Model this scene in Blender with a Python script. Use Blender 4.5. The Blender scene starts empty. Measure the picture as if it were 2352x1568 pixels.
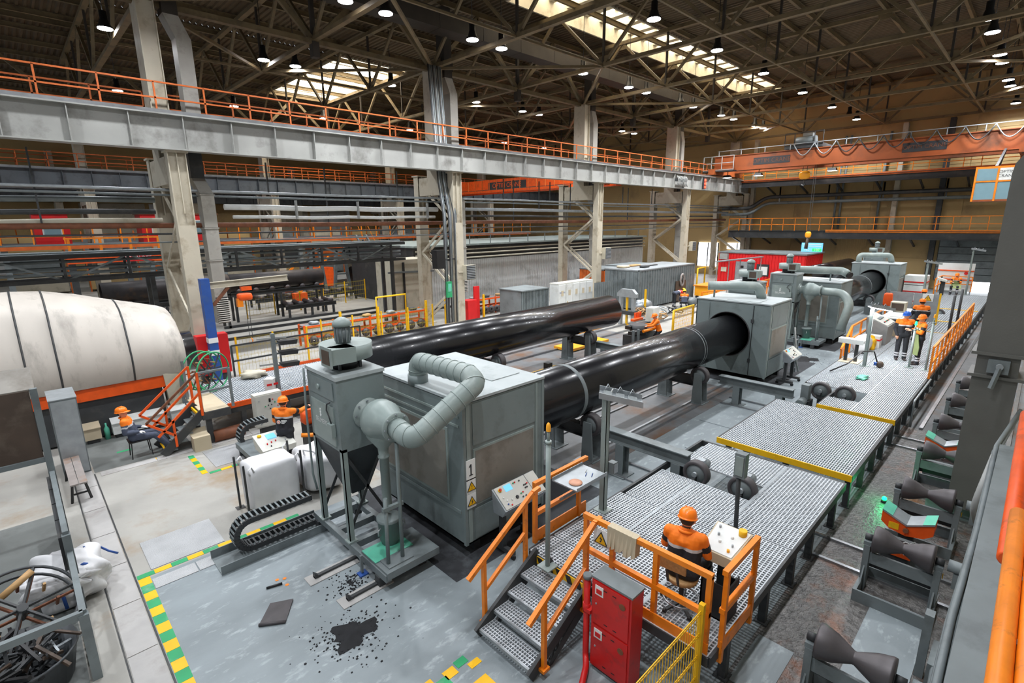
import bpy, bmesh, math, random
from mathutils import Vector as V, Matrix
random.seed(7)
sc = bpy.context.scene
COL = sc.collection
PI = math.pi

# ---------------------------------------------------------------- camera
yaw, pitch, roll = math.radians(45.827), math.radians(-13.081), math.radians(-0.581)
fw = V((math.cos(pitch)*math.cos(yaw), math.cos(pitch)*math.sin(yaw), math.sin(pitch)))
rt = fw.cross(V((0, 0, 1))).normalized()
up = rt.cross(fw)
rt, up = rt*math.cos(roll)+up*math.sin(roll), up*math.cos(roll)-rt*math.sin(roll)
cd = bpy.data.cameras.new('camera')
cam = bpy.data.objects.new('camera', cd)
COL.objects.link(cam)
cam.matrix_world = Matrix(((rt.x, up.x, -fw.x, 0), (rt.y, up.y, -fw.y, 0), (rt.z, up.z, -fw.z, 5.6), (0, 0, 0, 1)))
cd.sensor_width = 36
cd.lens = 36*1179.27/2352
cd.clip_start = 0.05
cd.clip_end = 300
sc.camera = cam

# ---------------------------------------------------------------- sky, exposure
w = bpy.data.worlds.new('sky')
sc.world = w
w.use_nodes = True
bg = w.node_tree.nodes['Background']
bg.inputs[0].default_value = (0.86, 0.93, 1.0, 1)
bg.inputs[1].default_value = 0.30
sc.view_settings.view_transform = 'Standard'
sc.view_settings.look = 'None'
sc.view_settings.gamma = 1
sc.view_settings.use_curve_mapping = False
sc.view_settings.exposure = 0.45
sc.cycles.use_denoising = True
sc.cycles.max_bounces = 6
sc.cycles.diffuse_bounces = 3
sc.cycles.glossy_bounces = 3
sc.cycles.transparent_max_bounces = 6
sc.cycles.sample_clamp_indirect = 6
sc.cycles.caustics_reflective = False
sc.cycles.caustics_refractive = False
LAMP_W = 255.0

# ---------------------------------------------------------------- materials
def lin(c):
    return tuple(((x/255)/12.92 if x/255 <= .04045 else ((x/255+.055)/1.055)**2.4) for x in c)

MATS = {}
def M(name, rgb, rough=.6, metal=0.0, var=.14, scale=2.5, bump=0.0, bscale=30, emit=0.0, dirt=None, damt=.5, dscale=1.5, coat=0.0, stretch=None, alpha=1.0):
    m = bpy.data.materials.new(name)
    m.use_nodes = True
    nt = m.node_tree
    b = nt.nodes['Principled BSDF']
    c = lin(rgb)
    L = nt.links.new
    tc = nt.nodes.new('ShaderNodeTexCoord')
    src = tc.outputs['Object']
    if stretch:
        mp = nt.nodes.new('ShaderNodeMapping')
        mp.inputs['Scale'].default_value = stretch
        L(src, mp.inputs['Vector'])
        src = mp.outputs[0]
    b.inputs['Roughness'].default_value = rough
    b.inputs['Metallic'].default_value = metal
    b.inputs['Coat Weight'].default_value = coat
    b.inputs['Alpha'].default_value = alpha
    if emit:
        b.inputs['Emission Color'].default_value = (*c, 1)
        b.inputs['Emission Strength'].default_value = emit
        b.inputs['Base Color'].default_value = (*c, 1)
        m.cycles.emission_sampling = 'NONE'
    else:
        n = nt.nodes.new('ShaderNodeTexNoise')
        n.inputs['Scale'].default_value = scale
        n.inputs['Detail'].default_value = 6
        L(src, n.inputs['Vector'])
        r = nt.nodes.new('ShaderNodeValToRGB')
        r.color_ramp.elements[0].position = .3
        r.color_ramp.elements[1].position = .7
        r.color_ramp.elements[0].color = (*[x*(1-var) for x in c], 1)
        r.color_ramp.elements[1].color = (*[min(1, x*(1+var)) for x in c], 1)
        L(n.outputs['Fac'], r.inputs[0])
        out = r.outputs[0]
        if dirt:
            n2 = nt.nodes.new('ShaderNodeTexNoise')
            n2.inputs['Scale'].default_value = dscale
            n2.inputs['Detail'].default_value = 9
            n2.inputs['Roughness'].default_value = .65
            L(src, n2.inputs['Vector'])
            r2 = nt.nodes.new('ShaderNodeValToRGB')
            r2.color_ramp.elements[0].position = .62-.3*damt
            r2.color_ramp.elements[1].position = .78-.2*damt
            r2.color_ramp.elements[0].color = (0, 0, 0, 1)
            L(n2.outputs['Fac'], r2.inputs[0])
            mx = nt.nodes.new('ShaderNodeMix')
            mx.data_type = 'RGBA'
            L(r2.outputs[0], mx.inputs[0])
            L(out, mx.inputs[6])
            mx.inputs[7].default_value = (*lin(dirt), 1)
            out = mx.outputs[2]
        L(out, b.inputs['Base Color'])
        if bump:
            nb = nt.nodes.new('ShaderNodeTexNoise')
            nb.inputs['Scale'].default_value = bscale
            L(src, nb.inputs['Vector'])
            bp = nt.nodes.new('ShaderNodeBump')
            bp.inputs['Strength'].default_value = bump
            bp.inputs['Distance'].default_value = .02
            L(nb.outputs['Fac'], bp.inputs['Height'])
            L(bp.outputs[0], b.inputs['Normal'])
    MATS[name] = m
    return m

M('floor_paint', (130, 139, 143), .5, var=.14, scale=.9, dirt=(172, 180, 184), damt=.24, dscale=3.2, bump=.12, bscale=9, stretch=(1, 2.2, 1))
M('floor_concrete', (158, 156, 150), .75, var=.14, scale=.7, dirt=(144, 124, 98), damt=.30, dscale=.55, bump=.15, bscale=9)
M('floor_wet', (92, 90, 88), .38, var=.5, scale=11, dirt=(132, 76, 38), damt=.30, dscale=1.1, bump=1.0, bscale=22)
M('floor_track', (100, 102, 104), .6, var=.25, scale=1.4, dirt=(104, 72, 46), damt=.42, dscale=.8, bump=.3, bscale=6)
M('floor_dark', (108, 112, 110), .6, var=.15, scale=1.2, dirt=(84, 86, 84), damt=.35, dscale=.9)
M('floor_far', (150, 148, 142), .6, var=.15, scale=.5, dirt=(110, 104, 94), damt=.4, dscale=.3)
M('plate', (172, 174, 176), .5, .35, var=.1, scale=3, bump=.5, bscale=60)
M('machine', (118, 129, 129), .5, var=.07, scale=1.2, dirt=(98, 106, 106), damt=.35, dscale=1.6, bump=.06, bscale=14)
M('machine_lt', (136, 148, 145), .42, var=.06, scale=2, dirt=(160, 168, 164), damt=.3, dscale=2)
M('machine_dk', (58, 62, 66), .5, var=.12, scale=1.5, dirt=(40, 42, 44), damt=.45, dscale=2)
M('panel_dirty', (128, 124, 116), .5, var=.12, scale=1.5, dirt=(98, 90, 80), damt=.42, dscale=1.3)
M('steel_grey', (112, 120, 122), .5, var=.12, scale=2, dirt=(84, 90, 92), damt=.4)
M('steel_dark', (52, 54, 56), .55, var=.2, scale=2, dirt=(82, 80, 76), damt=.3)
M('column_dark', (96, 96, 92), .42, var=.1, scale=1.5, bump=.08, bscale=30)
M('black', (20, 20, 22), .5, var=.2)
M('pipe_black', (16, 16, 20), .24, var=.25, scale=3, coat=.2, stretch=(16, .35, .35), bump=.10, bscale=1.4)
M('pipe_bare', (52, 48, 48), .5, .4, var=.3, scale=2, dirt=(86, 64, 48), damt=.3)
M('machine_top_lit', (166, 173, 174), .6, var=.08, scale=1.5, dirt=(138, 146, 147), damt=.3, dscale=2)  # machine paint made paler, overhead light on the top covers put into the colour
M('wire_dim', (170, 150, 50), .6, var=.1)
M('galv_warm', (160, 157, 150), .5, .3, var=.12, scale=1.5, dirt=(128, 124, 116), damt=.3)
M('galv', (158, 164, 168), .45, .55, var=.12, scale=5)
M('grating', (190, 195, 200), .45, .15, var=.1, scale=6)
M('rail_steel', (150, 152, 155), .3, .8, var=.2)
M('orange', (232, 128, 16), .45, var=.12, scale=5, dirt=(150, 90, 40), damt=.12, dscale=7)
M('orange_red', (226, 84, 14), .5, var=.12, scale=4, dirt=(150, 70, 30), damt=.2, dscale=3)
M('crane_orange', (150, 76, 34), .5, var=.25, scale=.6, dirt=(86, 54, 36), damt=.42, dscale=.4)
M('orange_dim', (196, 96, 34), .6, var=.15, scale=3)
M('yellow', (232, 178, 4), .5, var=.07, scale=4, dirt=(190, 160, 30), damt=.1, dscale=6)
M('green', (40, 150, 96), .6, var=.12, dirt=(130, 160, 140), damt=.2)
M('mint', (92, 186, 158), .6, var=.15, dirt=(120, 140, 132), damt=.3)
M('red', (196, 30, 28), .4, var=.12, scale=3, dirt=(140, 44, 40), damt=.22, dscale=5)
M('red_bright', (206, 22, 26), .5, var=.1)
M('blue', (38, 78, 150), .5, var=.15, dirt=(70, 90, 120), damt=.3)
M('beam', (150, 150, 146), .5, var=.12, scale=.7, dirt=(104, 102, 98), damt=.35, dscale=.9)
M('column', (186, 178, 160), .55, var=.1, scale=1.2, dirt=(140, 126, 104), damt=.35, dscale=1.2)
M('wall_tan', (176, 150, 102), .65, var=.08, scale=.3, dirt=(140, 118, 82), damt=.3, dscale=.3)
M('wall_grey', (206, 208, 208), .55, var=.08, scale=.6, dirt=(140, 140, 138), damt=.35, dscale=.6)
M('wall_block', (186, 180, 162), .7, var=.1, scale=1, dirt=(150, 142, 122), damt=.35)
M('roof', (88, 73, 52), .7, var=.12, scale=.6, dirt=(62, 52, 38), damt=.4, dscale=.4)
M('truss', (112, 97, 70), .6, var=.15, scale=.8, dirt=(74, 64, 48), damt=.4)
M('truss_dark', (48, 42, 36), .6, var=.2)
M('white', (214, 216, 214), .5, var=.06, scale=2, dirt=(184, 184, 178), damt=.25)
M('white_shell', (190, 183, 174), .5, var=.07, scale=1, dirt=(150, 144, 136), damt=.33, dscale=1.3, stretch=(1.6, 1, .5))
M('cabinet', (198, 198, 190), .45, var=.05)
M('bag', (214, 214, 216), .6, var=.08, scale=3, bump=.5, bscale=4)
M('rust', (112, 66, 42), .7, var=.3, scale=4)
M('brown', (76, 62, 52), .5, var=.2, scale=2, dirt=(104, 92, 80), damt=.3)
M('wood', (178, 140, 92), .6, var=.18, scale=5, stretch=(1, 6, 6))
M('wood_grey', (142, 134, 130), .6, var=.15, scale=5, dirt=(150, 110, 80), damt=.25)
M('cardboard', (190, 176, 150), .7, var=.1)
M('rubber', (70, 66, 68), .6, var=.2, scale=4)
M('roller', (82, 78, 80), .45, .45, var=.2, scale=3, dirt=(104, 82, 70), damt=.35)
M('lamp_black', (24, 24, 26), .5)
M('lamp_grey', (150, 152, 150), .5)
M('glass', (120, 150, 160), .1, var=.05)
M('screen_blue', (86, 150, 196), emit=1.2)
M('screen_green', (40, 200, 90), emit=1.2)
M('glow_lamp', (255, 252, 255), emit=26)
M('glow_window', (244, 248, 255), emit=4.5)
M('glow_sky', (255, 240, 214), emit=9.0)
M('glow_green', (10, 255, 90), emit=7)
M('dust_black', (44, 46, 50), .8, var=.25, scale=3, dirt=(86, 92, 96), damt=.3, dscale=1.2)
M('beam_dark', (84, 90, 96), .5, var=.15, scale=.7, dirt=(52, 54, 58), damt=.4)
M('glow_red', (255, 50, 30), emit=6)
M('amber', (250, 170, 40), .3, var=.05)
M('skin', (206, 150, 122), .55, var=.06, scale=8)
M('cloth_black', (34, 36, 42), .8, var=.15, scale=8, bump=.3, bscale=20)
M('cloth_navy', (66, 74, 92), .8, var=.15, scale=8, bump=.3, bscale=20)
M('cloth_orange', (250, 124, 14), .7, var=.08, scale=8, bump=.2, bscale=20)
M('cloth_apron', (124, 136, 88), .8, var=.1, scale=5, bump=.3, bscale=14)
M('reflective', (196, 196, 200), .4, var=.05)
M('boot', (46, 38, 36), .6)
M('hair', (52, 36, 26), .7)
M('helmet_orange', (255, 124, 6), .3, var=.03, coat=.3)
M('helmet_blue', (24, 92, 196), .3, var=.03, coat=.3)
M('helmet_yellow', (250, 206, 20), .3, var=.03, coat=.3)
M('coal', (26, 27, 30), .9, var=.3, scale=8)
M('print_dark', (44, 46, 50), .6, var=.02)
M('print_white', (226, 228, 226), .6, var=.02)
M('conc_strip', (168, 166, 164), .7, var=.1, scale=3, dirt=(140, 136, 132), damt=.3)

# ---------------------------------------------------------------- mesh building
LOC = {}
def mat3(p, q, upv=(0, 0, 1)):
    d = (V(q)-V(p)).normalized()
    u = V(upv)
    if abs(d.dot(u)) > .999:
        u = V((1, 0, 0))
    s = d.cross(u).normalized()
    return d, s, s.cross(d).normalized()

class MB:
    def __init__(self):
        self.v = []; self.f = []; self.mi = []; self.cur = 0; self.sm = []
    def add(self, vs, fs, smooth=False):
        o = len(self.v)
        self.v += [tuple(x) for x in vs]
        self.f += [tuple(i+o for i in f) for f in fs]
        self.mi += [self.cur]*len(fs)
        self.sm += [smooth]*len(fs)
        return self
    def box(self, x0, x1, y0, y1, z0, z1):
        return self.add([(x0, y0, z0), (x1, y0, z0), (x1, y1, z0), (x0, y1, z0), (x0, y0, z1), (x1, y0, z1), (x1, y1, z1), (x0, y1, z1)],
                        [(3, 2, 1, 0), (4, 5, 6, 7), (0, 1, 5, 4), (1, 2, 6, 5), (2, 3, 7, 6), (3, 0, 4, 7)])
    def hexa(self, b, t):
        """bottom quad b and top quad t, both counter-clockwise from above"""
        return self.add(list(b)+list(t), [(3, 2, 1, 0), (4, 5, 6, 7), (0, 1, 5, 4), (1, 2, 6, 5), (2, 3, 7, 6), (3, 0, 4, 7)])
    def bar(self, p, q, w=.1, h=None, upv=(0, 0, 1)):
        h = w if h is None else h
        p, q = V(p), V(q)
        d, s, u = mat3(p, q, upv)
        a, b = s*w/2, u*h/2
        vs = [p-a-b, p+a-b, p+a+b, p-a+b, q-a-b, q+a-b, q+a+b, q-a+b]
        return self.add(vs, [(0, 1, 2, 3), (7, 6, 5, 4), (0, 4, 5, 1), (1, 5, 6, 2), (2, 6, 7, 3), (3, 7, 4, 0)])
    def ib(self, p, q, h=.3, w=.2, t=.02, upv=(0, 0, 1)):
        p, q = V(p), V(q)
        d, s, u = mat3(p, q, upv)
        for o, bw, bh in ((u*(h/2-t/2), w, t), (u*(t/2-h/2), w, t), (u*0, t, h-2*t)):
            self.bar(p+o, q+o, bw, bh, u if abs(d.dot(u)) < .99 else upv)
        return self
    def cyl(self, p, q, r, r2=None, n=14, caps=True, smooth=True):
        r2 = r if r2 is None else r2
        p, q = V(p), V(q)
        d, s, u = mat3(p, q)
        vs = []
        for c, rr in ((p, r), (q, r2)):
            for i in range(n):
                a = 2*PI*i/n
                vs.append(c+s*(rr*math.cos(a))+u*(rr*math.sin(a)))
        self.add(vs, [(i, (i+1) % n, n+(i+1) % n, n+i) for i in range(n)], smooth)
        if caps:
            o = len(self.v)-2*n
            self.f += [tuple(o+i for i in range(n))[::-1], tuple(o+n+i for i in range(n))]
            self.mi += [self.cur]*2; self.sm += [False]*2
        return self
    def tube(self, pts, r, n=8, closed=False, caps=True):
        pts = [V(x) for x in pts]
        N = len(pts)
        rs = r if isinstance(r, (list, tuple)) else [r]*N
        prev = None
        vs = []
        for k in range(N):
            a = pts[(k-1) % N] if (k > 0 or closed) else pts[k]
            b = pts[(k+1) % N] if (k < N-1 or closed) else pts[k]
            d = (b-a).normalized()
            if prev is None:
                s = mat3((0, 0, 0), d)[1]
            else:
                s = (prev-d*prev.dot(d))
                s = s.normalized() if s.length > 1e-5 else mat3((0, 0, 0), d)[1]
            prev = s
            u = s.cross(d)
            for i in range(n):
                an = 2*PI*i/n
                vs.append(pts[k]+s*(rs[k]*math.cos(an))+u*(rs[k]*math.sin(an)))
        fs = []
        for k in range(N if closed else N-1):
            k2 = (k+1) % N
            fs += [(k*n+i, k2*n+i, k2*n+(i+1) % n, k*n+(i+1) % n) for i in range(n)]
        self.add(vs, fs, True)
        if caps and not closed:
            o = len(self.v)-N*n
            self.f += [tuple(o+i for i in range(n)), tuple(o+(N-1)*n+i for i in range(n))[::-1]]
            self.mi += [self.cur]*2; self.sm += [False]*2
        return self
    def lathe(self, o, ax, prof, n=20, smooth=True):
        """profile of (t, r) along axis"""
        o = V(o)
        d, s, u = mat3((0, 0, 0), ax)
        vs = []
        for t, r in prof:
            for i in range(n):
                a = 2*PI*i/n
                vs.append(o+d*t+s*(r*math.cos(a))+u*(r*math.sin(a)))
        fs = []
        for k in range(len(prof)-1):
            fs += [(k*n+i, k*n+(i+1) % n, (k+1)*n+(i+1) % n, (k+1)*n+i) for i in range(n)]
        return self.add(vs, fs, smooth)
    def prism(self, poly, o, ux, uy, dep):
        """2-D polygon in the plane (o, ux, uy), extruded by vector dep"""
        o, ux, uy, dep = V(o), V(ux), V(uy), V(dep)
        n = len(poly)
        a = [o+ux*x+uy*y for x, y in poly]
        self.add(a+[x+dep for x in a], [tuple(range(n))[::-1], tuple(range(n, 2*n))]+[(i, (i+1) % n, n+(i+1) % n, n+i) for i in range(n)])
        return self
    def sphere(self, c, r, n=10, m=6, sx=1, sy=1, sz=1, zmin=-1.0):
        c = V(c)
        vs = []
        a0 = math.asin(max(-1, zmin))
        for j in range(m+1):
            t = a0+(PI/2-a0)*j/m
            for i in range(n):
                p = 2*PI*i/n
                vs.append((c.x+r*sx*math.cos(t)*math.cos(p), c.y+r*sy*math.cos(t)*math.sin(p), c.z+r*sz*math.sin(t)))
        return self.add(vs, [(j*n+i, j*n+(i+1) % n, (j+1)*n+(i+1) % n, (j+1)*n+i) for j in range(m) for i in range(n)], True)
    def mesh(self, name, mats, off):
        me = bpy.data.meshes.new(name)
        me.from_pydata([(x-off[0], y-off[1], z-off[2]) for x, y, z in self.v], [], self.f)
        for m in mats:
            me.materials.append(MATS[m] if isinstance(m, str) else m)
        me.polygons.foreach_set('material_index', self.mi)
        me.polygons.foreach_set('use_smooth', self.sm)
        me.update()
        return me
    def build(self, name, mat, parent=None):
        mats = mat if isinstance(mat, (list, tuple)) else [mat]
        if parent is not None:
            off = LOC[parent.name]
            o = bpy.data.objects.new(name, self.mesh(name, mats, off))
            COL.objects.link(o)
            o.parent = parent
            LOC[o.name] = off
        else:
            xs = [p[0] for p in self.v]; ys = [p[1] for p in self.v]; zs = [p[2] for p in self.v]
            off = ((min(xs)+max(xs))/2, (min(ys)+max(ys))/2, min(zs))
            o = bpy.data.objects.new(name, self.mesh(name, mats, off))
            COL.objects.link(o)
            o.location = off
            LOC[o.name] = off
        return o

def tag(o, label=None, cat=None, group=None, kind=None):
    if label: o['label'] = label
    if cat: o['category'] = cat
    if group: o['group'] = group
    if kind: o['kind'] = kind
    return o
def thing(name, label, cat, loc=(0, 0, 0), group=None):
    o = bpy.data.objects.new(name, None)
    COL.objects.link(o)
    o.location = loc
    o.empty_display_size = .2
    LOC[o.name] = tuple(loc)
    return tag(o, label, cat, group)
def one(name, mb, mat, label, cat, group=None):
    return tag(mb.build(name, mat), label, cat, group)
def struct(name, mb, mat, parent=None):
    o = mb.build(name, mat, parent)
    if parent is None:
        o['kind'] = 'structure'
    return o
def clone(o, loc=None, rz=None, label=None, parent=None, scale=None):
    c = o.copy()
    COL.objects.link(c)
    c.parent = parent
    if parent is None:
        if loc is not None: c.location = loc
        if rz is not None: c.rotation_euler[2] = rz
        if scale is not None: c.scale = scale
        LOC[c.name] = tuple(c.location)
    if label: c['label'] = label
    for ch in list(o.children):
        clone(ch, parent=c)
    return c
def B(x0, x1, y0, y1, z0, z1):
    return MB().box(x0, x1, y0, y1, z0, z1)
def lettering(txt, o, ux, uy, h, mat, parent, name='lettering', dep=.004, align='CENTER'):
    cu = bpy.data.curves.new('t', 'FONT')
    cu.body = txt; cu.size = h/.72; cu.align_x = align; cu.align_y = 'CENTER'
    t = bpy.data.objects.new('t', cu)
    COL.objects.link(t)
    me = bpy.data.meshes.new_from_object(t.evaluated_get(bpy.context.evaluated_depsgraph_get()))
    bpy.data.objects.remove(t)
    ux, uy, o = V(ux).normalized(), V(uy).normalized(), V(o)
    nz = ux.cross(uy)
    off = V(LOC[parent.name])
    for v in me.vertices:
        v.co = o+ux*v.co.x+uy*v.co.y+nz*dep-off
    me.materials.append(MATS[mat])
    ob = bpy.data.objects.new(name, me)
    COL.objects.link(ob)
    ob.parent = parent
    LOC[ob.name] = tuple(off)
    return ob
def arc(p, a, b, n=6):
    """rounded corner polyline: from p-a to p+b through the corner p"""
    p, a, b = V(p), V(a), V(b)
    s, e = p+a, p+b
    return [s*(1-t)**2+p*(2*t*(1-t))+e*t*t for t in [i/n for i in range(n+1)]]
def railing(name, label, pts, h, mat, step=1.5, w=.05, mid=True, kick=0.0, cat='railing', group=None, endpost=True):
    t = thing(name, label, cat, tuple(pts[0]), group)
    pts = [V(x) for x in pts]
    hs = [h, h/2] if mid else [h]
    for a, b in zip(pts, pts[1:]):
        for k, z in enumerate(hs):
            MB().bar(a+V((0, 0, z)), b+V((0, 0, z)), w, w).build('top_rail' if k == 0 else 'mid_rail', mat, t)
        if kick:
            MB().bar(a+V((0, 0, kick/2)), b+V((0, 0, kick/2)), .012, kick).build('kick_plate', mat, t)
        L = (b-a).length
        n = max(1, round(L/step))
        for i in range(n+(1 if endpost else 0)):
            c = a+(b-a)*(i/n)
            MB().bar(c, c+V((0, 0, h)), w, w).build('post', mat, t)
    return t
# ================================================================ SETTING
XA, XE = -9.0, 53.5
fl = struct('floor', B(XA, XE, -1.0, 72, -.2, 0), 'floor_far')
for (x0, x1, y0, y1, m, z) in ((.66, 17, 2.0, 9.4, 'floor_paint', .006), (17, 53, 2.0, 9.4, 'floor_paint', .005), (-9, .66, -1, 22, 'floor_concrete', .005), (.66, 5.4, 9.4, 22, 'floor_concrete', .006),
                               (5.4, 17, -1, 2.0, 'floor_wet', .007), (17, 53, -1, 2.0, 'floor_track', .006), (-2, 5.4, -1, 2.0, 'floor_paint', .006), (8.3, 16.9, 6.4, 9.4, 'floor_track', .012),
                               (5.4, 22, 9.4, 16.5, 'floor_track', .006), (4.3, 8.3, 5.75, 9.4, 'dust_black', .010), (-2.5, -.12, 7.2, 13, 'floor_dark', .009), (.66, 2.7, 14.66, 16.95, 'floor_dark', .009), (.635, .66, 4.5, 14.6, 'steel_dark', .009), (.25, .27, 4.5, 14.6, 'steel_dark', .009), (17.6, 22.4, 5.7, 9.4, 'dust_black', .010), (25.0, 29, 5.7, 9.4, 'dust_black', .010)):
    struct('floor_coating', B(x0, x1, y0, y1, .001, z), m, fl)
# steel plates, trench covers and drain strips let into the floor
def plate(x0, x1, y0, y1, m='plate', z=.016, n='cover_plate'):
    return struct(n, B(x0, x1, y0, y1, .002, z), m, fl)
plate(.88, 2.0, 9.6, 10.62)
plate(2.75, 3.5, 12.95, 14.1)
for i in range(8):
    plate(.28, .62, 5.2+1.24*i, 6.42+1.24*i, 'conc_strip', .014, 'trench_cover')
for i in range(5):
    plate(.75+1.1*i, 1.83+1.1*i, 14.35, 14.62, 'conc_strip', .014, 'trench_cover')
for i in range(3):
    plate(.84+.62*i, 1.44+.62*i, 9.0, 9.3, 'plate', .016, 'trench_cover')
for x0, x1, y0, y1 in ((9.4, 11.4, 4.2, 5.2), (11.5, 13.4, 4.7, 5.6), (13.5, 15.5, 5.0, 6.2), (6.6, 8.6, .35, 1.0), (5.6, 6.6, 1.5, 1.95)):
    plate(x0, x1, y0, y1, 'floor_paint', .018)
for y in (6.75, 7.1, 8.35, 8.7):
    struct('floor_rail', B(8.3, 17.6, y-.03, y+.03, .005, .05), 'rail_steel', fl)
for x in (9.05, 9.75, 15.3, 16.0):
    struct('floor_rail', B(x-.03, x+.03, -.6, 6.4, .005, .045), 'rail_steel', fl)
for y in (-.1, 1.62):
    struct('floor_rail', B(17.0, 44, y-.04, y+.04, .005, .06), 'rail_steel', fl)
for y in (9.9, 11.2, 14.6, 15.6):
    struct('floor_rail', B(6, 34, y-.04, y+.04, .005, .08), 'rail_steel', fl)

# end wall with sandwich panels
we = struct('wall_end', B(XE, XE+.2, -1, 72, 0, 17), 'wall_tan')
me = B(-.04, 0, .015, 5.985, .015, 2.385)
p0 = None
for i in range(12):
    for j in range(7):
        y, z = -1+6*i, 2.4*j
        if p0 is None:
            p0 = me.build('wall_panel', 'wall_tan')
            p0.parent = we
            c = p0
        else:
            c = p0.copy(); COL.objects.link(c); c.parent = we
        c.location = (V((XE, y, z))-V(LOC[we.name]))-V((-.02-XE*0, 0, 0))
        c.location = V((XE-.02, y+3, z+.015))-V(LOC[we.name])
wl = struct('wall_left', B(XA, XE, 72, 72.2, 0, 17), 'wall_tan')
wr = struct('wall_right', B(1.2, XE, -1.05, -.85, 0, 13.2), 'wall_block')
for i in range(8):
    struct('wall_panel', B(1.3+6.5*i, 7.7+6.5*i, -.86, -.84, 1.4, 12.9), 'wall_block', wr)

# roof deck: ribs run across the bays
mb = MB()
def deck(x0, x1, y0, y1, z=16.35, pitch=.30):
    n = int(round((x1-x0)/pitch))
    vs = []
    for i in range(n+1):
        x = x0+(x1-x0)*i/n
        for dx, dz in ((0, 0), (.1, 0), (.15, .07), (.25, .07)):
            xx = min(x+dx, x1)
            vs += [(xx, y0, z+dz), (xx, y1, z+dz)]
    k = len(vs)//2
    mb.add(vs, [(2*i, 2*i+1, 2*i+3, 2*i+2) for i in range(k-1)])
deck(XA, XE, -1, 17.6); deck(XA, 20, 17.6, 20.6); deck(50, XE, 17.6, 20.6); deck(XA, XE, 20.6, 34.5)
deck(XA, 18, 34.5, 47.5); deck(23, XE, 34.5, 47.5); deck(XA, XE, 47.5, 72)
mb.add([(XA, -1, 16.6), (XE, -1, 16.6), (XE, 17.6, 16.6), (XA, 17.6, 16.6), (XA, 20.6, 16.6), (XE, 20.6, 16.6), (XE, 34.5, 16.6), (XA, 34.5, 16.6), (XA, 47.5, 16.6), (XE, 47.5, 16.6), (XE, 72, 16.6), (XA, 72, 16.6)],
       [(0, 1, 2, 3), (4, 5, 6, 7), (8, 9, 10, 11)])
ce = struct('ceiling', mb, 'roof')
for y in [-1.3+3*k for k in range(25)]+[18.5, 38.8, 12.0, 3.0, 27.3, 55.0]:
    if 19.0 < y < 20.5:
        continue
    struct('purlin', MB().ib((XA, y, 16.2), (XE, y, 16.2), .26, .14, .02), 'truss', ce)
# skylights: raised lantern over the line, plain one in the next bay
w1 = struct('window_1', MB().box(20, 50, 17.5, 17.6, 16.3, 18.2).box(20, 50, 20.6, 20.7, 16.3, 18.2).box(19.9, 20, 17.5, 20.7, 16.3, 18.2).box(50, 50.1, 17.5, 20.7, 16.3, 18.2), 'wall_block')
for i in range(20):
    struct('window_bar', B(20+1.5*i, 20.45+1.5*i, 17.6, 20.6, 17.1, 17.22), 'wall_block', w1)
    struct('pane', B(20.45+1.5*i, 21.5+1.5*i, 17.6, 20.6, 18.1, 18.14), 'glow_sky', w1)
w2 = struct('window_2', MB().box(17.9, 18, 34.4, 47.6, 16.3, 17).box(23, 23.1, 34.4, 47.6, 16.3, 17).box(18, 23, 34.4, 34.5, 16.3, 17).box(18, 23, 47.5, 47.6, 16.3, 17), 'wall_block')
for i in range(5):
    struct('window_bar', B(18, 23, 34.5+2.6*i+2.4, 34.5+2.6*i+2.6, 16.6, 16.8), 'wall_block', w2)
    struct('pane', B(18, 23, 34.5+2.6*i, 34.5+2.6*i+2.4, 16.9, 16.93), 'glow_sky', w2)

# ---------------------------------------------------------------- roof trusses
def make_truss(x, y0, label, grp):
    t = thing('roof_truss', label, 'truss', (x, y0, 13.1), grp)
    zb, zt = 13.1, 16.0
    MB().bar((x, y0, zb), (x, y0+24, zb), .22, .16).build('bottom_chord', 'truss', t)
    MB().bar((x, y0, zt), (x, y0+24, zt), .24, .18).build('top_chord', 'truss', t)
    for k in range(5):
        yb = y0+6*k
        for d in (-3, 0, 3):
            if 0 <= 6*k+d <= 24 and not (k in (0, 4) and d == 0):
                MB().bar((x, yb, zb), (x, yb+d, zt), .13 if d else .10, .13 if d else .10, (1, 0, 0)).build('brace', 'truss' if d else 'truss_dark', t)
        if 0 < k < 4:
            MB().prism([(-.45, -.08), (.45, -.08), (.25, .42), (-.25, .42)], (x-.02, yb, zb), (0, 1, 0), (0, 0, 1), (.04, 0, 0)).build('gusset_plate', 'truss', t)
        if k < 4:
            MB().prism([(-.4, .1), (.4, .1), (.2, -.35), (-.2, -.35)], (x-.02, yb+3, zt), (0, 1, 0), (0, 0, 1), (.04, 0, 0)).build('gusset_plate', 'truss', t)
    return t
ORD = ['first', 'second', 'third', 'fourth', 'fifth', 'sixth', 'seventh', 'eighth', 'ninth', 'tenth', 'eleventh', 'twelfth', 'thirteenth', 'fourteenth', 'fifteenth', 'sixteenth']
G1, G2 = 'roof trusses over the pipe line bay', 'roof trusses over the next bay'
t0 = make_truss(10.7, -1.3, 'brown steel roof truss above the pipe line, eighth from the end wall', G1)
for k in range(1, 8):
    clone(t0, (10.7+6*k, -1.3, 13.1), label='brown steel roof truss above the pipe line, %s from the end wall' % ORD[7-k])
for k in range(-2, 8):
    c = clone(t0, (10.7+6*k, 22.7, 13.1), label='brown steel roof truss in the bay behind the crane beam, %s from the end wall' % ORD[7-k])
    c['group'] = G2
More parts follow.
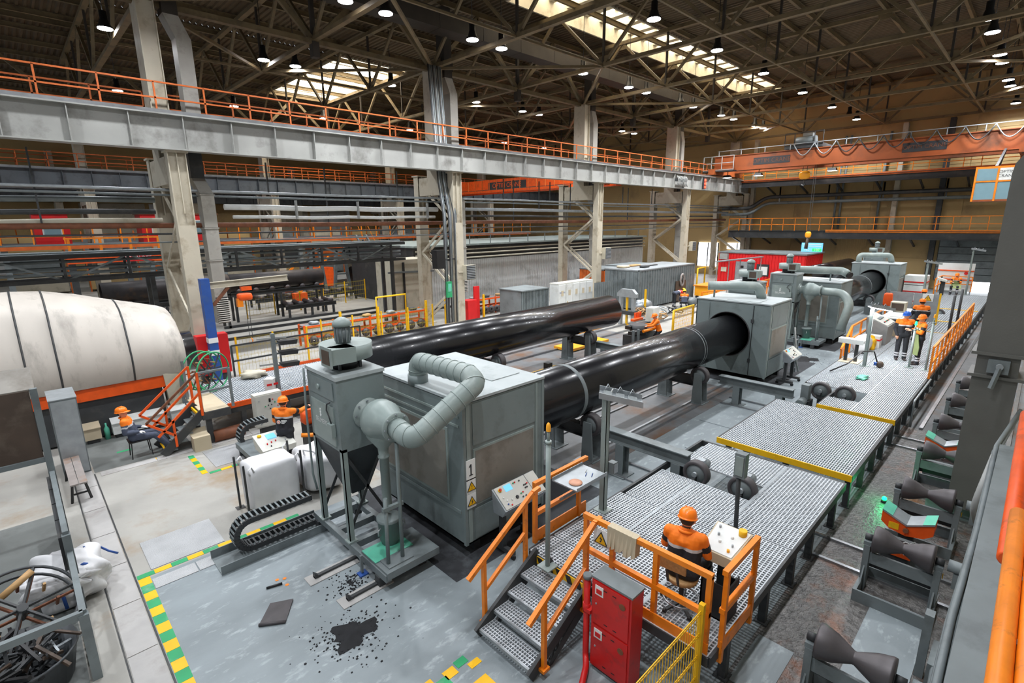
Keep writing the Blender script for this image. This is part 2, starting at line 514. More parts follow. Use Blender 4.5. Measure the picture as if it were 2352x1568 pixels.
# longitudinal trusses along the column rows, and flat bracing
for r, y in enumerate((22.7, 46.7)):
    t = thing('row_truss', ('lengthwise steel truss resting on the near row of columns', 'lengthwise steel truss on the far row of columns')[r], 'truss', (-7.3, y, 13))
    MB().bar((-7.3, y, 13), (52.7, y, 13), .26, .2).build('bottom_chord', 'truss', t)
    for k in range(5):
        x = -7.3+12*k
        for a, b in ((0, 3), (6, 3), (6, 9), (12, 9)):
            MB().bar((x+a, y, 13), (x+b, y, 16), .2, .16, (0, 1, 0)).build('brace', 'truss', t)
        MB().bar((x+6, y, 13), (x+6, y, 16.1), .16).build('brace', 'truss_dark', t)
        MB().bar((x+6, y, 12.4), (x+6, y, 13), .3).build('node_block', 'truss_dark', t)
t = thing('roof_bracing', 'thin brown tie rods zigzagging flat between the roof trusses', 'bracing', (4.7, 16.7, 13))
for k in range(4):
    x = 4.7+12*k
    for ya, yb in ((22.6, 16.7), (-1.2, 4.7), (22.8, 28.7)):
        MB().bar((x, ya, 13.05), (x+6, yb, 13.05), .12).build('tie', 'truss', t)
        MB().bar((x+12, ya, 13.05), (x+6, yb, 13.05), .12).build('tie', 'truss', t)
    for y in (4.7, 10.7, 16.7, 28.7, 34.7):
        MB().bar((x, y, 13.08), (x+12, y, 13.08), .09).build('tie', 'truss', t)
# square exhaust duct hung in the roof beside the lantern
t = thing('roof_duct', 'long dark square ventilation duct hung under the roof', 'duct', (8, 21.2, 14.2))
for k in range(13):
    B(8+2.6*k, 10.58+2.6*k, 20.7, 21.6, 14.2, 15).build('duct_section', 'truss_dark', t)

# ---------------------------------------------------------------- columns
def make_column(xc, yc, label, grp):
    t = thing('steel_column', label, 'column', (xc, yc, 0), grp)
    for s in (-1, 1):
        y = yc+s*1.5
        m = MB().box(xc-.28, xc-.25, y-.2, y+.2, 0, 8.0).box(xc+.25, xc+.28, y-.2, y+.2, 0, 8.0).box(xc-.25, xc+.25, y+.05*s, y+.08*s, 0, 8.0)
        m.build('crane_branch', 'column', t)
        B(xc-.25, xc+.25, y-.2*1, y-.17, 0, 5.6).build('cover_plate', 'column', t)
        B(xc-.015, xc+.015, y-.19, y+.06, 6.0, 8.0).build('stiffener', 'column', t)
        B(xc-.34, xc+.34, y-.28, y+.28, 8.0, 8.06).build('bearing_plate', 'column', t)
        B(xc-.45, xc+.45, y-.35, y+.35, 0, .06).build('base_plate', 'column', t)
    for k in range(4):
        z0 = .4+1.8*k
        a, b = (yc-1.3, yc+1.3) if k % 2 else (yc+1.3, yc-1.3)
        for xx in (xc-.2, xc+.2):
            MB().bar((xx, a, z0), (xx, b, z0+1.8), .12, .06, (1, 0, 0)).build('lattice_brace', 'column', t)
    B(xc-.27, xc+.27, yc-1.2, yc+1.2, 7.0, 7.9).build('head_plate', 'column', t)
    m = MB().box(xc-.27, xc-.24, yc-.45, yc+.45, 7.9, 13.0).box(xc+.24, xc+.27, yc-.45, yc+.45, 7.9, 13).box(xc-.24, xc+.24, yc-.30, yc-.27, 7.9, 13)
    m.build('upper_shaft', 'column', t)
    return t
GC1, GC2, GC3 = 'columns of the near row', 'columns of the middle row', 'columns of the far row'
XC = [4.7, 16.7, 28.7, 40.7]
labs = ['beige steel column left of the image behind the blue post', 'beige steel column wrapped in cables above the red cabinet', 'beige steel column behind the white switch cabinets', 'beige steel column behind the grey corrugated container']
c0 = make_column(4.7, 22.7, labs[0], GC1)
for x, l in zip(XC[1:], labs[1:]):
    clone(c0, (x, 22.7, 0), label=l)
clone(c0, (52.9, 22.7, 0), label='beige steel column in the corner at the end wall')
for x in XC:
    clone(c0, (x, 46.7, 0), label='beige column beyond the next bay, %s from the end wall' % ORD[3-XC.index(x)])['group'] = GC2
    clone(c0, (x, 70.9, 0), label='beige column at the distant side wall, %s from the end wall' % ORD[3-XC.index(x)])['group'] = GC3

# galvanised ducts dropping beside each near column
def make_duct(xc, label):
    x, y = xc+1.0, 22.2
    t = thing('air_duct', label, 'duct', (x, y, 3.1), 'air ducts beside the near columns')
    for z0, z1 in ((2.9, 4.3), (4.32, 5.5), (5.52, 6.7)):
        B(x-.22, x+.22, y-.28, y+.28, z0, z1).build('duct_section', 'galv_warm', t)
        B(x-.25, x+.25, y-.31, y+.31, z1-.03, z1+.01).build('flange', 'galv_warm', t)
    MB().hexa([(x-.22, y-.28, 6.72), (x+.22, y-.28, 6.72), (x+.22, y+.28, 6.72), (x-.22, y+.28, 6.72)],
              [(x-.32, y+.2, 7.3), (x+.12, y+.2, 7.3), (x+.12, y+.7, 7.3), (x-.32, y+.7, 7.3)]).build('duct_bend', 'galv_warm', t)
    B(x-.32, x+.12, y+.2, y+.7, 7.3, 9.2).build('duct_section', 'steel_dark', t)
    B(x-.2, x+.28, y+.15, y+.75, 9.2, 12.0).build('duct_section', 'galv_warm', t)
    MB().hexa([(x-.2, y+.15, 12), (x+.28, y+.15, 12), (x+.28, y+.75, 12), (x-.2, y+.75, 12)],
              [(x-.5, y+.15, 12.7), (x-.02, y+.15, 12.7), (x-.02, y+.75, 12.7), (x-.5, y+.75, 12.7)]).build('duct_bend', 'galv_warm', t)
    B(x-.5, x-.02, y+.15, y+.75, 12.7, 15.9).build('duct_section', 'truss_dark', t)
    B(x-.2, x+.2, y-.29, y-.28, 1.9, 2.9).build('grille_back', 'steel_dark', t)
    for k in range(12):
        MB().bar((x-.22, y-.31, 1.94+.08*k), (x+.22, y-.31, 1.94+.08*k), .05, .03, (0, .5, 1)).build('louvre', 'galv_warm', t)
    B(x-.22, x+.22, y-.27, y+.28, 1.88, 2.9).build('outlet_box', 'galv_warm', t)
    return t
d0 = make_duct(4.7, 'galvanised air duct with louvre outlet beside the leftmost column')
for x, l in zip(XC[1:], ('galvanised air duct beside the column with the cables', 'galvanised air duct beside the column behind the white cabinets', 'galvanised air duct beside the column behind the container')):
    clone(d0, (x+1.0, 22.2, 3.1), label=l)

# ---------------------------------------------------------------- crane beams
def make_beam(y, label, bm='beam'):
    t = thing('crane_beam', label, 'beam', (XA, y, 8.06))
    B(XA, 52.6, y-.015, y+.015, 8.1, 9.15).build('web', bm, t)
    B(XA, 52.6, y-.24, y+.24, 9.15, 9.19).build('top_flange', bm, t)
    B(XA, 52.6, y-.24, y+.24, 8.06, 8.10).build('bottom_flange', bm, t)
    MB().box(XA, 52.6, y-.04, y+.04, 9.19, 9.33).box(XA, 52.6, y-.09, y+.09, 9.19, 9.22).build('crane_rail', 'rail_steel', t)
    s0 = None
    for k in range(41):
        x = XA+.5+1.5*k
        if s0 is None:
            s0 = MB().box(x-.012, x+.012, y-.2, y-.015, 8.1, 9.15).box(x-.012, x+.012, y+.015, y+.2, 8.1, 9.15).build('stiffener', bm, t)
            xs = x
        else:
            c = s0.copy(); COL.objects.link(c); c.parent = t; c.location = (x-xs, 0, 0)
    B(XA, 52.6, y+.24, y+2.7, 9.2, 9.25).build('walkway', 'steel_dark', t)
    return t
b0 = make_beam(21.05, 'big grey riveted crane beam crossing the hall above the columns')
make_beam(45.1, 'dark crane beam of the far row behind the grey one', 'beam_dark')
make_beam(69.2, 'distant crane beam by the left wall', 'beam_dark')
railing('walkway_railing', 'orange railing on the near edge of the crane beam walkway', [(XA, 21.7, 9.3), (52.4, 21.7, 9.3)], 1.0, 'orange_dim', 1.5, .05)
railing('walkway_railing', 'orange railing on the back edge of the crane beam walkway', [(XA, 23.6, 9.3), (52.4, 23.6, 9.3)], 1.0, 'orange_dim', 1.5, .05)
railing('walkway_railing', 'orange railing on the far crane beam seen below the grey beam', [(XA, 45.8, 9.3), (52.4, 45.8, 9.3)], 1.0, 'orange_dim', 1.5, .06)
railing('walkway_railing', 'second orange railing behind the far crane beam', [(XA, 48.0, 9.3), (52.4, 48.0, 9.3)], 1.0, 'orange_dim', 1.5, .06)

# ---------------------------------------------------------------- high-bay lamps
def make_lamp(loc):
    x, y, z = loc
    t = thing('high_bay_lamp', '', 'lamp', loc)
    MB().lathe((x, y, z), (0, 0, 1), [(0, .27), (.06, .27), (.12, .2), (.3, .15), (.32, .13), (.62, .13), (.64, .04)], 16).build('housing', 'lamp_black', t)
    MB().cyl((x, y, z+.6), (x, y, 16.38 if z > 13 else z+4.18), .015, n=6).build('hanger', 'lamp_black', t)
    MB().cyl((x, y, z-.02), (x, y, z+.005), .255, n=20).build('diffuser', 'glow_lamp', t)
    ld = bpy.data.lights.new('lamp_light', 'AREA')
    ld.shape = 'DISK'; ld.size = .5; ld.energy = LAMP_W; ld.color = (.93, .96, 1.0); ld.spread = math.radians(150)
    lo = bpy.data.objects.new('lamp_light', ld)
    COL.objects.link(lo); lo.parent = t; lo.location = (0, 0, -.06)
    LOC[lo.name] = loc
    return t
rows = [(18.5, [-2, 4, 10.0, 11.6, 15.8, 17.5, 23.4, 27.7, 29.6, 33.8, 35.6, 40.0, 42.2, 46.3, 48.1], 'high-bay lamp beside the grey crane beam', 'lamps beside the crane beam'),
        (12.0, [-3, 3, 8, 14, 19.5, 25, 30.6, 36.9, 43.1, 47.5, 49.7], 'high-bay lamp over the middle of the pipe line', 'lamps over the pipe line'),
        (3.0, [-3, 3, 9, 16, 22.5, 29.2, 31.4, 35.8, 37.7, 42.5, 44.5, 51.3], 'high-bay lamp in the row above the platforms', 'lamps above the platforms'),
        (27.3, [-2, 4.3, 10.3, 11.8, 17.2, 23.5, 27.8, 29.5, 34.5, 40.1, 42.0], 'high-bay lamp in the near row behind the railing', 'lamps in the next bay, near row'),
        (38.8, [-2, 6.2, 12.4, 18.5, 26, 36.9, 42.7], 'high-bay lamp in the far row behind the railing', 'lamps in the next bay, far row'),
        (55.0, [3, 9, 15, 21, 27, 35], 'tiny lamp glimpsed in the last bay', 'lamps in the farthest bay')]
l0 = None
for y, xs, lab, g in rows:
    for q, x in enumerate(xs):
        z = 13.2
        if l0 is None:
            l0 = make_lamp((x, y, z)); c = l0
        else:
            c = clone(l0, (x, y, z))
        c['label'] = lab+', %s from the end wall' % ORD[len(xs)-1-q]; c['group'] = g
# ================================================================ PIPE LINE MACHINES
PY, PZ, PR = 7.5, 1.64, .667          # axis of the coated pipe
def ring_plate(mb, x, y0, y1, z0, z1, cy, cz, r, t=.03, n=40):
    """wall plate normal to X with a round hole"""
    outer = []
    inner = []
    for i in range(n):
        a = 2*PI*i/n
        c, s = math.cos(a), math.sin(a)
        k = min(((y1-cy) if c > 0 else (y0-cy))/c if abs(c) > 1e-6 else 1e9, ((z1-cz) if s > 0 else (z0-cz))/s if abs(s) > 1e-6 else 1e9)
        outer.append((cy+c*k, cz+s*k)); inner.append((cy+c*r, cz+s*r))
    corners = [(y1, z1), (y0, z1), (y0, z0), (y1, z0)]
    for xx, flip in ((x, 1), (x+t, 0)):
        vs = [(xx, a, b) for a, b in outer]+[(xx, a, b) for a, b in inner]
        fs = [(i, (i+1) % n, n+(i+1) % n, n+i) for i in range(n)]
        mb.add(vs, fs)
        for cyy, czz in corners:   # fill the corner triangles
            ang = math.atan2(czz-cz, cyy-cy) % (2*PI)
            i = int(ang/(2*PI)*n) % n
            mb.add([(xx, *outer[i]), (xx, cyy, czz), (xx, *outer[(i+1) % n])], [(0, 1, 2)])
    mb.add([(x, a, b) for a, b in inner]+[(x+t, a, b) for a, b in inner], [(i, (i+1) % n, n+(i+1) % n, n+i) for i in range(n)])

def hood(x0, label, opening, hole_side, sx):
    """extraction chamber round the pipe; sx = +1: pipe leaves on +X"""
    y0, y1, z0, z1, x1 = 6.1, 8.7, .24, 2.8, x0+1.92
    t = thing('extraction_chamber', label, 'machine', (x0, y0, 0), 'extraction chambers on the pipe line')
    m = MB()
    m.box(x0, x1, y0, y0+.03, z0, z1).box(x0, x1, y1-.03, y1, z0, z1).box(x0, x1, y0, y1, z1-.03, z1).box(x0, x1, y0, y1, z0, z0+.03)
    xa, xb = (x0, x1-.03)
    if hole_side > 0:
        m.box(xa, xa+.03, y0, y1, z0, z1)
        ring_plate(m, xb, y0, y1, z0, z1, PY, PZ, .8)
    else:
        ring_plate(m, xa, y0, y1, z0, z1, PY, PZ, .8)
        m.box(xb, xb+.03, y0, y1, z0, z1)
    m.build('body', 'machine', t)
    B(x0-.015, x1+.015, y0-.02, y1+.02, z1-.01, z1+.035).build('top_cover', 'machine_top_lit', t)
    for xx in (x0-.01, x1-.05):
        B(xx, xx+.06, y0-.012, y0+.05, z0, z1-.02).build('corner_post', 'machine', t)
    for a, b in ((x0+.06, x0+.14), (x1-.22, x1-.17)):
        B(a, b, y0-.014, y0, z0+.04, z1-.05).build('panel_strip', 'machine_lt', t)
    # near side: upper panel, dirty pane in a frame, lower panel
    B(x0+.2, x1-.24, y0-.012, y0, 2.02, z1-.06).build('side_panel', 'machine', t)
    f = B(x0+.2, x1-.26, y0-.02, y0, .93, 1.95).build('pane_frame', 'machine_lt', t)
    B(x0+.235, x1-.295, y0-.026, y0-.015, .965, 1.915).build('pane', 'panel_dirty', f)
    B(x0+.2, x1-.24, y0-.012, y0, .3, .86).build('side_panel', 'machine', t)
    for xx in (x0+.25, x1-.3):
        for yy in (y0+.1, y1-.3):
            B(xx, xx+.14, yy, yy+.2, 0, z0).build('foot', 'steel_dark', t)
    # hatch on the roof
    hx = x0+1.05 if hole_side > 0 else x0+.15
    B(hx, hx+.7, y0+.45, y0+1.55, z1+.035, z1+.05).build('roof_hatch', 'machine_top_lit', t)
    if hole_side > 0:
        f = B(x0-.02, x0, y0+.4, y1-.12, .95, 2.28).build('pane_frame', 'machine_lt', t)
        B(x0-.026, x0-.015, y0+.45, y1-.17, 1.0, 2.23).build('pane', 'panel_dirty', f)
        for z in (2.36, 2.52):
            B(x0-.014, x0, y0+.1, y1-.05, z, z+.04).build('panel_strip', 'machine_lt', t)
        B(x0-.014, x0, y0+.1, y1-.05, .8, .86).build('panel_strip', 'machine', t)
    else:
        MB().bar((x0-.012, y0+.55, z0+.05), (x0-.012, y0+.55, z1-.06), .02, .012, (1, 0, 0)).build('door_gap', 'black', t)
        for z in (.75, 2.15):
            B(x0-.05, x0, y0+.52, y0+.6, z, z+.12).build('hinge', 'steel_dark', t)
        m = MB()
        m.lathe((x0-.02, PY, PZ), (1, 0, 0), [(0, .8), (0, .77), (.1, .77)], 40)
        m.build('seal_ring', 'rubber', t)
        B(x0-.018, x0, y1-.5, y1-.04, z0+.1, z1-.1).build('door', 'machine', t)
    return t
h1 = hood(4.8, 'grey pipe extraction chamber marked 1 in the middle foreground', 0, 1, 1)
h2 = hood(18.0, 'grey extraction chamber with round opening that the near pipe enters', 1, -1, 1)
h3 = hood(26.3, 'grey extraction chamber farther along with an open-ended duct on top', 0, 1, 1)
h4 = hood(39.4, 'dark grey extraction chamber farthest away by the tan wall', 1, -1, 1)

# number plate and warning signs on the near chamber
def sign(name, x, y, z, w, h, parent, nx=(0, -1, 0), ux=(1, 0, 0)):
    n, u = V(nx), V(ux)
    o = V((x, y, z))
    return MB().bar(o-u*w/2+n*.0, o+u*w/2, .012, h, (0, 0, 1)).build(name, 'print_white', parent)
def triangle(parent, o, ux, uy, s, mark):
    o, ux, uy = V(o), V(ux).normalized(), V(uy).normalized()
    n = ux.cross(uy)
    a = MB().prism([(-s*.58, -s*.5), (s*.58, -s*.5), (0, s*.5)], o+n*.0, ux, uy, n*.006).build('warning_triangle', 'print_dark', parent)
    b = MB().prism([(-s*.45, -s*.42), (s*.45, -s*.42), (0, s*.36)], o+n*.005, ux, uy, n*.004).build('warning_field', 'yellow', parent)
    if mark == '!':
        lettering('!', o-uy*s*.12, ux, uy, s*.45, 'print_dark', parent, 'warning_mark', .0105)
    else:
        MB().prism([(-.09*s, -.3*s), (.02*s, -.3*s), (.12*s, -.02*s), (.0, .02*s), (.06*s, .2*s), (-.1*s, -.06*s), (.02*s, -.1*s)], o+n*.009, ux, uy, n*.002).build('warning_mark', 'print_dark', parent)
t = thing('number_sign', 'white sign with a black 1 on the near chamber', 'sign', (4.92, 6.085, 1.4))
sign('board', 4.925, 6.08, 1.62, .19, .36, t)
MB().prism([(-.012, -.09), (.012, -.09), (.012, .1), (-.012, .1), (-.045, .06), (-.03, .05), (-.012, .065)], (4.925, 6.074, 1.62), (1, 0, 0), (0, 0, 1), (0, -.004, 0)).build('digit', 'print_dark', t)
B(4.885, 4.965, 6.07, 6.074, 1.52, 1.535).build('digit_foot', 'print_dark', t)
for z, mk, l in ((1.33, '!', 'white warning sign with exclamation triangle on the near chamber'), (1.06, 'h', 'white warning sign with hand triangle, lower one on the near chamber')):
    t = thing('warning_sign', l, 'sign', (4.925, 6.085, z-.13))
    sign('board', 4.925, 6.08, z, .19, .26, t)
    triangle(t, (4.925, 6.072, z), (1, 0, 0), (0, 0, 1), .17, mk)

# ---------------------------------------------------------------- dust collectors
def collector(hx, label, mir=1):
    """filter box on legs with a fan on top; hx = x of the chamber edge it stands by, mir=-1 puts it behind"""
    xa, xb = (hx-1.4, hx-.56) if mir > 0 else (hx+.56, hx+1.4)
    ya, yb = 7.5, 8.6
    t = thing('dust_collector', label, 'machine', (xa, ya, 0), 'dust collectors on the pipe line')
    bx = B(xa, xb, ya, yb, 1.95, 3.2).build('filter_box', 'machine', t)
    B(xa-.02, xb+.02, ya-.02, yb+.02, 3.18, 3.24).build('top_cover', 'machine_top_lit', t)
    MB().hexa([(xa+.3, ya+.4, .95), (xb-.3, ya+.4, .95), (xb-.3, yb-.4, .95), (xa+.3, yb-.4, .95)],
              [(xa, ya, 1.95), (xb, ya, 1.95), (xb, yb, 1.95), (xa, yb, 1.95)]).build('hopper', 'machine_dk', t)
    for xx in (xa, xb-.09):
        for yy in (ya, yb-.09):
            zb = .32 if mir > 0 else .03
            m = MB().box(xx, xx+.09, yy, yy+.015, zb, 2.0).box(xx, xx+.015, yy, yy+.09, zb, 2.0)
            m.box(xx-.04, xx+.13, yy-.04, yy+.13, zb-.02, zb+.01)
            m.build('leg', 'machine_lt', t)
    for yy in (ya+.04, yb-.04):
        MB().bar((xa+.05, yy, 1.9), (xb-.05, yy, .5), .05, .015, (0, 1, 0)).build('cross_brace', 'steel_dark', t)
        MB().bar((xb-.05, yy, 1.9), (xa+.05, yy, .5), .05, .015, (0, 1, 0)).build('cross_brace', 'steel_dark', t)
    # doors on the -X face
    fx = xa if mir > 0 else xa
    d = B(fx-.02, fx, ya+.12, yb-.1, 2.82, 3.12).build('door', 'machine', t)
    MB().cyl((fx-.05, ya+.62, 2.97), (fx-.02, ya+.62, 2.97), .045).build('knob', 'machine_lt', d)
    d = B(fx-.02, fx, ya+.16, yb-.12, 2.02, 2.7).build('door', 'machine_lt', t)
    lettering('SELMERS', (fx-.02, ya+.62, 2.36), (0, -1, 0), (0, 0, 1), .085, 'print_white', d)
    for k in range(3):
        MB().cyl((fx-.026, ya+.64, 2.46+.05*k), (fx-.02, ya+.64, 2.46+.05*k), .03-.004*k, n=10).build('emblem_dot', 'print_white', d)
    B(fx-.08, fx-.01, ya+.14, ya+.3, 2.2, 2.42).build('junction_box', 'machine_lt', t)
    MB().tube([(fx-.04, ya+.22, 2.42), (fx-.06, ya+.24, 2.55), (fx-.04, ya+.36, 2.62), (fx-.05, ya+.3, 2.74), (fx-.03, ya+.22, 2.78)], .012).build('cable', 'steel_dark', t)
    MB().tube([(fx-.06, yb-.02, 3.2), (fx-.08, yb, 2.4), (fx-.07, yb+.02, 1.2), (fx-.03, yb, .9)], .02).build('conduit', 'machine', t)
    # fan
    cx, cy = (xa+xb)/2, ya+.5
    MB().cyl((cx, cy, 3.24), (cx, cy, 3.42), .22, .27).build('fan_pedestal', 'black', t)
    for k in range(4):
        a = PI/4+k*PI/2
        MB().bar((cx+.26*math.cos(a), cy+.26*math.sin(a), 3.24), (cx+.26*math.cos(a), cy+.26*math.sin(a), 3.44), .04).build('fan_stand', 'machine_dk', t)
    MB().cyl((cx+.04, cy, 3.42), (cx+.04, cy, 3.66), .43, n=32).build('fan_housing', 'machine_lt', t)
    o = MB().hexa([(cx-.42, cy-.41, 3.41), (cx-.0, cy-.43, 3.41), (cx-.0, cy-.1, 3.41), (cx-.42, cy-.13, 3.41)],
                  [(cx-.42, cy-.41, 3.66), (cx-.0, cy-.43, 3.66), (cx-.0, cy-.1, 3.66), (cx-.42, cy-.13, 3.66)]).build('fan_outlet', 'machine_lt', t)
    B(cx-.445, cx-.42, cy-.45, cy-.09, 3.37, 3.70).build('outlet_flange', 'machine_lt', o)
    B(cx-.452, cx-.44, cy-.40, cy-.14, 3.42, 3.65).build('outlet_grille', 'brown', o)
    mo = MB().cyl((cx, cy, 3.66), (cx, cy, 3.95), .12, n=18).build('motor', 'steel_grey', t)
    for k in range(12):
        a = 2*PI*k/12
        MB().bar((cx+.125*math.cos(a), cy+.125*math.sin(a), 3.69), (cx+.125*math.cos(a), cy+.125*math.sin(a), 3.93), .02, .012).build('cooling_fin', 'steel_grey', mo)
    MB().lathe((cx, cy, 3.95), (0, 0, 1), [(0, .02), (0, .155), (.05, .155), (.1, .12), (.14, .05), (.15, .0)], 18).build('motor_cap', 'machine_lt', mo)
    return t
k1 = collector(4.8, 'grey-green dust collector on legs with fan, left of chamber 1')
k2 = collector(19.92, 'grey dust collector with fan just behind the second chamber', -1)
k3 = collector(26.3, 'grey dust collector between the second and third chambers')
k4 = collector(41.3, 'distant dust collector behind the farthest chamber', -1)

def skid(hx, label, glab):
    xa = hx-1.42
    t = thing('collector_skid', label, 'frame', (xa, 6.3, 0), 'skids under the dust collectors')
    B(xa, xa+.1, 6.32, 8.9, .18, .3).build('long_beam', 'steel_grey', t)
    B(xa+.75, xa+.85, 6.9, 8.9, .18, .3).build('long_beam', 'steel_grey', t)
    for y in (7.45, 8.0, 8.6):
        B(xa+.1, xa+.75, y, y+.1, .18, .3).build('cross_beam', 'steel_grey', t)
    B(xa+.02, xa+1.0, 6.3, 7.12, .22, .34).build('deck_plate', 'steel_grey', t)
    B(xa+.1, xa+.55, 6.38, 6.66, .34, .36).build('pole_base', 'steel_grey', t)
    for yy in (6.5, 8.7):
        B(xa-.02, xa+.12, yy, yy+.14, 0, .18).build('foot', 'steel_dark', t)
        B(xa+.72, xa+.86, yy, yy+.14, 0, .22).build('foot', 'steel_dark', t)
    MB().bar((xa-.05, 7.0, .05), (xa-.05, 7.0, .35), .04).build('jack', 'steel_grey', t)
    B(xa-.12, xa+.03, 6.93, 7.07, 0, .03).build('jack_foot', 'blue', t)
    one('rubber_mat', B(xa+.02, xa+.72, 6.66, 7.1, .342, .356), 'mint', glab, 'mat', 'mats under the dust bins')
    return t
skid(4.8, 'grey steel skid under the near dust collector', 'green mat under the dust bin of the near collector')
skid(26.3, 'grey steel skid under the third dust collector', 'green mat under the dust bin of the third collector')

def cyclone(hx, label):
    cx = hx-.9
    t = thing('spark_trap', label, 'pipe fitting', (cx, 7.0, .6), 'spark traps on the collectors')
    MB().lathe((cx, 7.5, 2.52), (0, -1, 0), [(0, .26), (.02, .26), (.02, .17), (.18, .17), (.3, .3), (.36, .33), (.52, .33), (.85, .18), (.86, .24), (.9, .24), (.9, .17)], 24).build('trap_body', 'machine_lt', t)
    for k in range(8):
        a = 2*PI*k/8
        MB().cyl((cx+.22*math.cos(a), 7.46, 2.52+.22*math.sin(a)), (cx+.22*math.cos(a), 7.49, 2.52+.22*math.sin(a)), .018, n=6).build('bolt', 'galv', t)
        MB().cyl((cx+.21*math.cos(a), 6.62, 2.52+.21*math.sin(a)), (cx+.21*math.cos(a), 6.58, 2.52+.21*math.sin(a)), .016, n=6).build('bolt', 'galv', t)
    MB().lathe((cx, 7.06, 2.4), (0, 0, -1), [(0, .28), (.14, .25), (.36, .09), (.5, .075), (.5, .095), (.53, .095), (.53, .075), (1.5, .07)], 16).build('drain_pipe', 'machine_lt', t)
    # supporting poles
    for xx, z1 in ((hx-1.26, 1.45), (hx-1.0, 2.3)):
        MB().cyl((xx, 6.5, .36), (xx+.05, 6.55, z1), .032, n=10).build('support_pole', 'machine', t)
    B(hx-1.28, hx-.92, 6.5, 6.56, 1.25, 1.31).build('pole_clamp', 'machine', t)
    b = thing('dust_bin', label.replace('grey spark trap', 'grey lidded dust bin').replace('fixed to', 'below the trap of'), 'bin', (cx-.02, 7.0, .36), 'dust bins')
    cx -= .02
    MB().lathe((cx, 7.0, .36), (0, 0, 1), [(0, 0), (0, .15), (.06, .15), (.07, .175), (.42, .19), (.42, .2), (.44, .2)], 20).build('drum', 'machine', b)
    MB().lathe((cx, 7.0, .8), (0, 0, 1), [(-.02, .205), (.02, .205), (.03, .19), (.03, .0)], 20).build('lid', 'machine', b)
    for s in (-1, 1):
        MB().tube([(cx+s*.19, 6.95, .7), (cx+s*.25, 6.93, .68), (cx+s*.25, 6.93, .6), (cx+s*.19, 6.95, .58)], .012, 6).build('handle', 'galv', b)
    return t
cyclone(4.8, 'grey spark trap fixed to the near dust collector')
cyclone(26.3, 'grey spark trap fixed to the third dust collector')

def flexduct(name, label, pts, r, mat='machine_lt', rib=.16, grp=None, cuffs=True):
    t = thing(name, label, 'duct', tuple(pts[0]), grp)
    pts = [V(p) for p in pts]
    MB().tube(pts, r, 18).build('hose', mat, t)
    d = 0
    for a, b in zip(pts, pts[1:]):
        L = (b-a).length
        while d < L:
            c = a+(b-a)*(d/L)
            u = (b-a).normalized()
            MB().cyl(c-u*.008, c+u*.008, r+.008, n=18).build('hose_rib', mat, t)
            d += rib
        d -= L
    return t
def path(*cs, rad=.25, n=5):
    cs = [V(c) for c in cs]
    out = [cs[0]]
    for a, b, c in zip(cs, cs[1:], cs[2:]):
        r1 = min(rad, (a-b).length*.45, (c-b).length*.45)
        out += arc(b, (a-b).normalized()*r1, (c-b).normalized()*r1, n)
    return out+[cs[-1]]
flexduct('exhaust_hose', 'light grey ribbed duct looping from chamber 1 to the spark trap',
         path((3.9, 6.62, 2.52), (3.88, 6.14, 2.44), (4.92, 5.88, 3.16), (4.94, 6.05, 3.26), (4.94, 7.5, 3.22), (4.93, 7.5, 2.83), rad=.3), .165, rib=.19)
MB().cyl((4.93, 7.5, 2.8), (4.93, 7.5, 2.98), .18, n=18).build('duct_stub', 'machine', h1)
# second chamber: hooked duct on its roof
flexduct('exhaust_hose', 'grey hooked duct lying on the roof of the second chamber', path((18.4, 8.5, 3.25), (19.2, 7.0, 3.28), (19.3, 6.9, 2.83), rad=.3), .16, rib=9)
MB().bar((18.5, 8.3, 2.8), (18.5, 8.3, 3.15), .05).build('duct_stand', 'machine', h2)
# third chamber: roof duct with open end, and loose hose from its trap
flexduct('exhaust_hose', 'grey duct with open black end on the third chamber roof', path((26.5, 8.3, 2.85), (26.5, 8.3, 3.3), (27.1, 6.3, 3.3), (26.95, 6.0, 3.15), rad=.3), .17, rib=9)
MB().cyl((26.94, 5.99, 3.146), (26.90, 5.93, 3.12), .14, n=16).build('duct_mouth', 'black', h3)
MB().bar((26.9, 6.7, 2.8), (26.9, 6.7, 3.15), .05).build('duct_stand', 'machine', h3)
flexduct('exhaust_hose', 'loose grey hose hanging from the third collector trap', path((25.4, 6.62, 2.52), (25.35, 5.75, 2.5), (25.1, 5.4, 2.1), (24.7, 5.55, 1.0), rad=.4), .17, rib=9)
flexduct('exhaust_hose', 'grey duct on the roof of the farthest chamber', path((39.7, 8.4, 2.85), (39.7, 8.4, 3.3), (40.6, 6.9, 3.3), (40.7, 6.8, 2.85), rad=.3), .16, rib=9)

# ---------------------------------------------------------------- pipes
def pipe(name, label, x0, x1, y, z, r, rings=(), mat='pipe_black', n=48, wall=.03):
    t = thing(name, label, 'pipe', (x0, y, z-r), 'big coated pipes')
    m = MB()
    m.lathe((x0, y, z), (1, 0, 0), [(0, r-wall), (0, r), (x1-x0, r), (x1-x0, r-wall), (x1-x0-.6, r-wall)], n)
    m.lathe((x0, y, z), (1, 0, 0), [(.6, r-wall), (0, r-wall)], n)
    m.build('pipe_wall', mat, t)
    for x, wd in rings:
        MB().lathe((x, y, z), (1, 0, 0), [(0, r+.001), (.0, r+.004), (wd, r+.004), (wd, r+.001)], n).build('tape_ring', 'steel_grey', t)
    return t
pipe('coated_pipe', 'long black coated pipe running between the first and second chambers', 5.2, 19.6, PY, PZ, PR, ((8.95, .12), (14.9, .05), (15.05, .03)))
pipe('coated_pipe', 'black coated pipe lying free behind chamber 1 with visible end', 6.4, 18.2, 12.75, 1.84, PR)
pipe('coated_pipe', 'black pipe section between the third and farthest chambers', 26.8, 41.0, PY, PZ, PR, ((36.2, .1),))
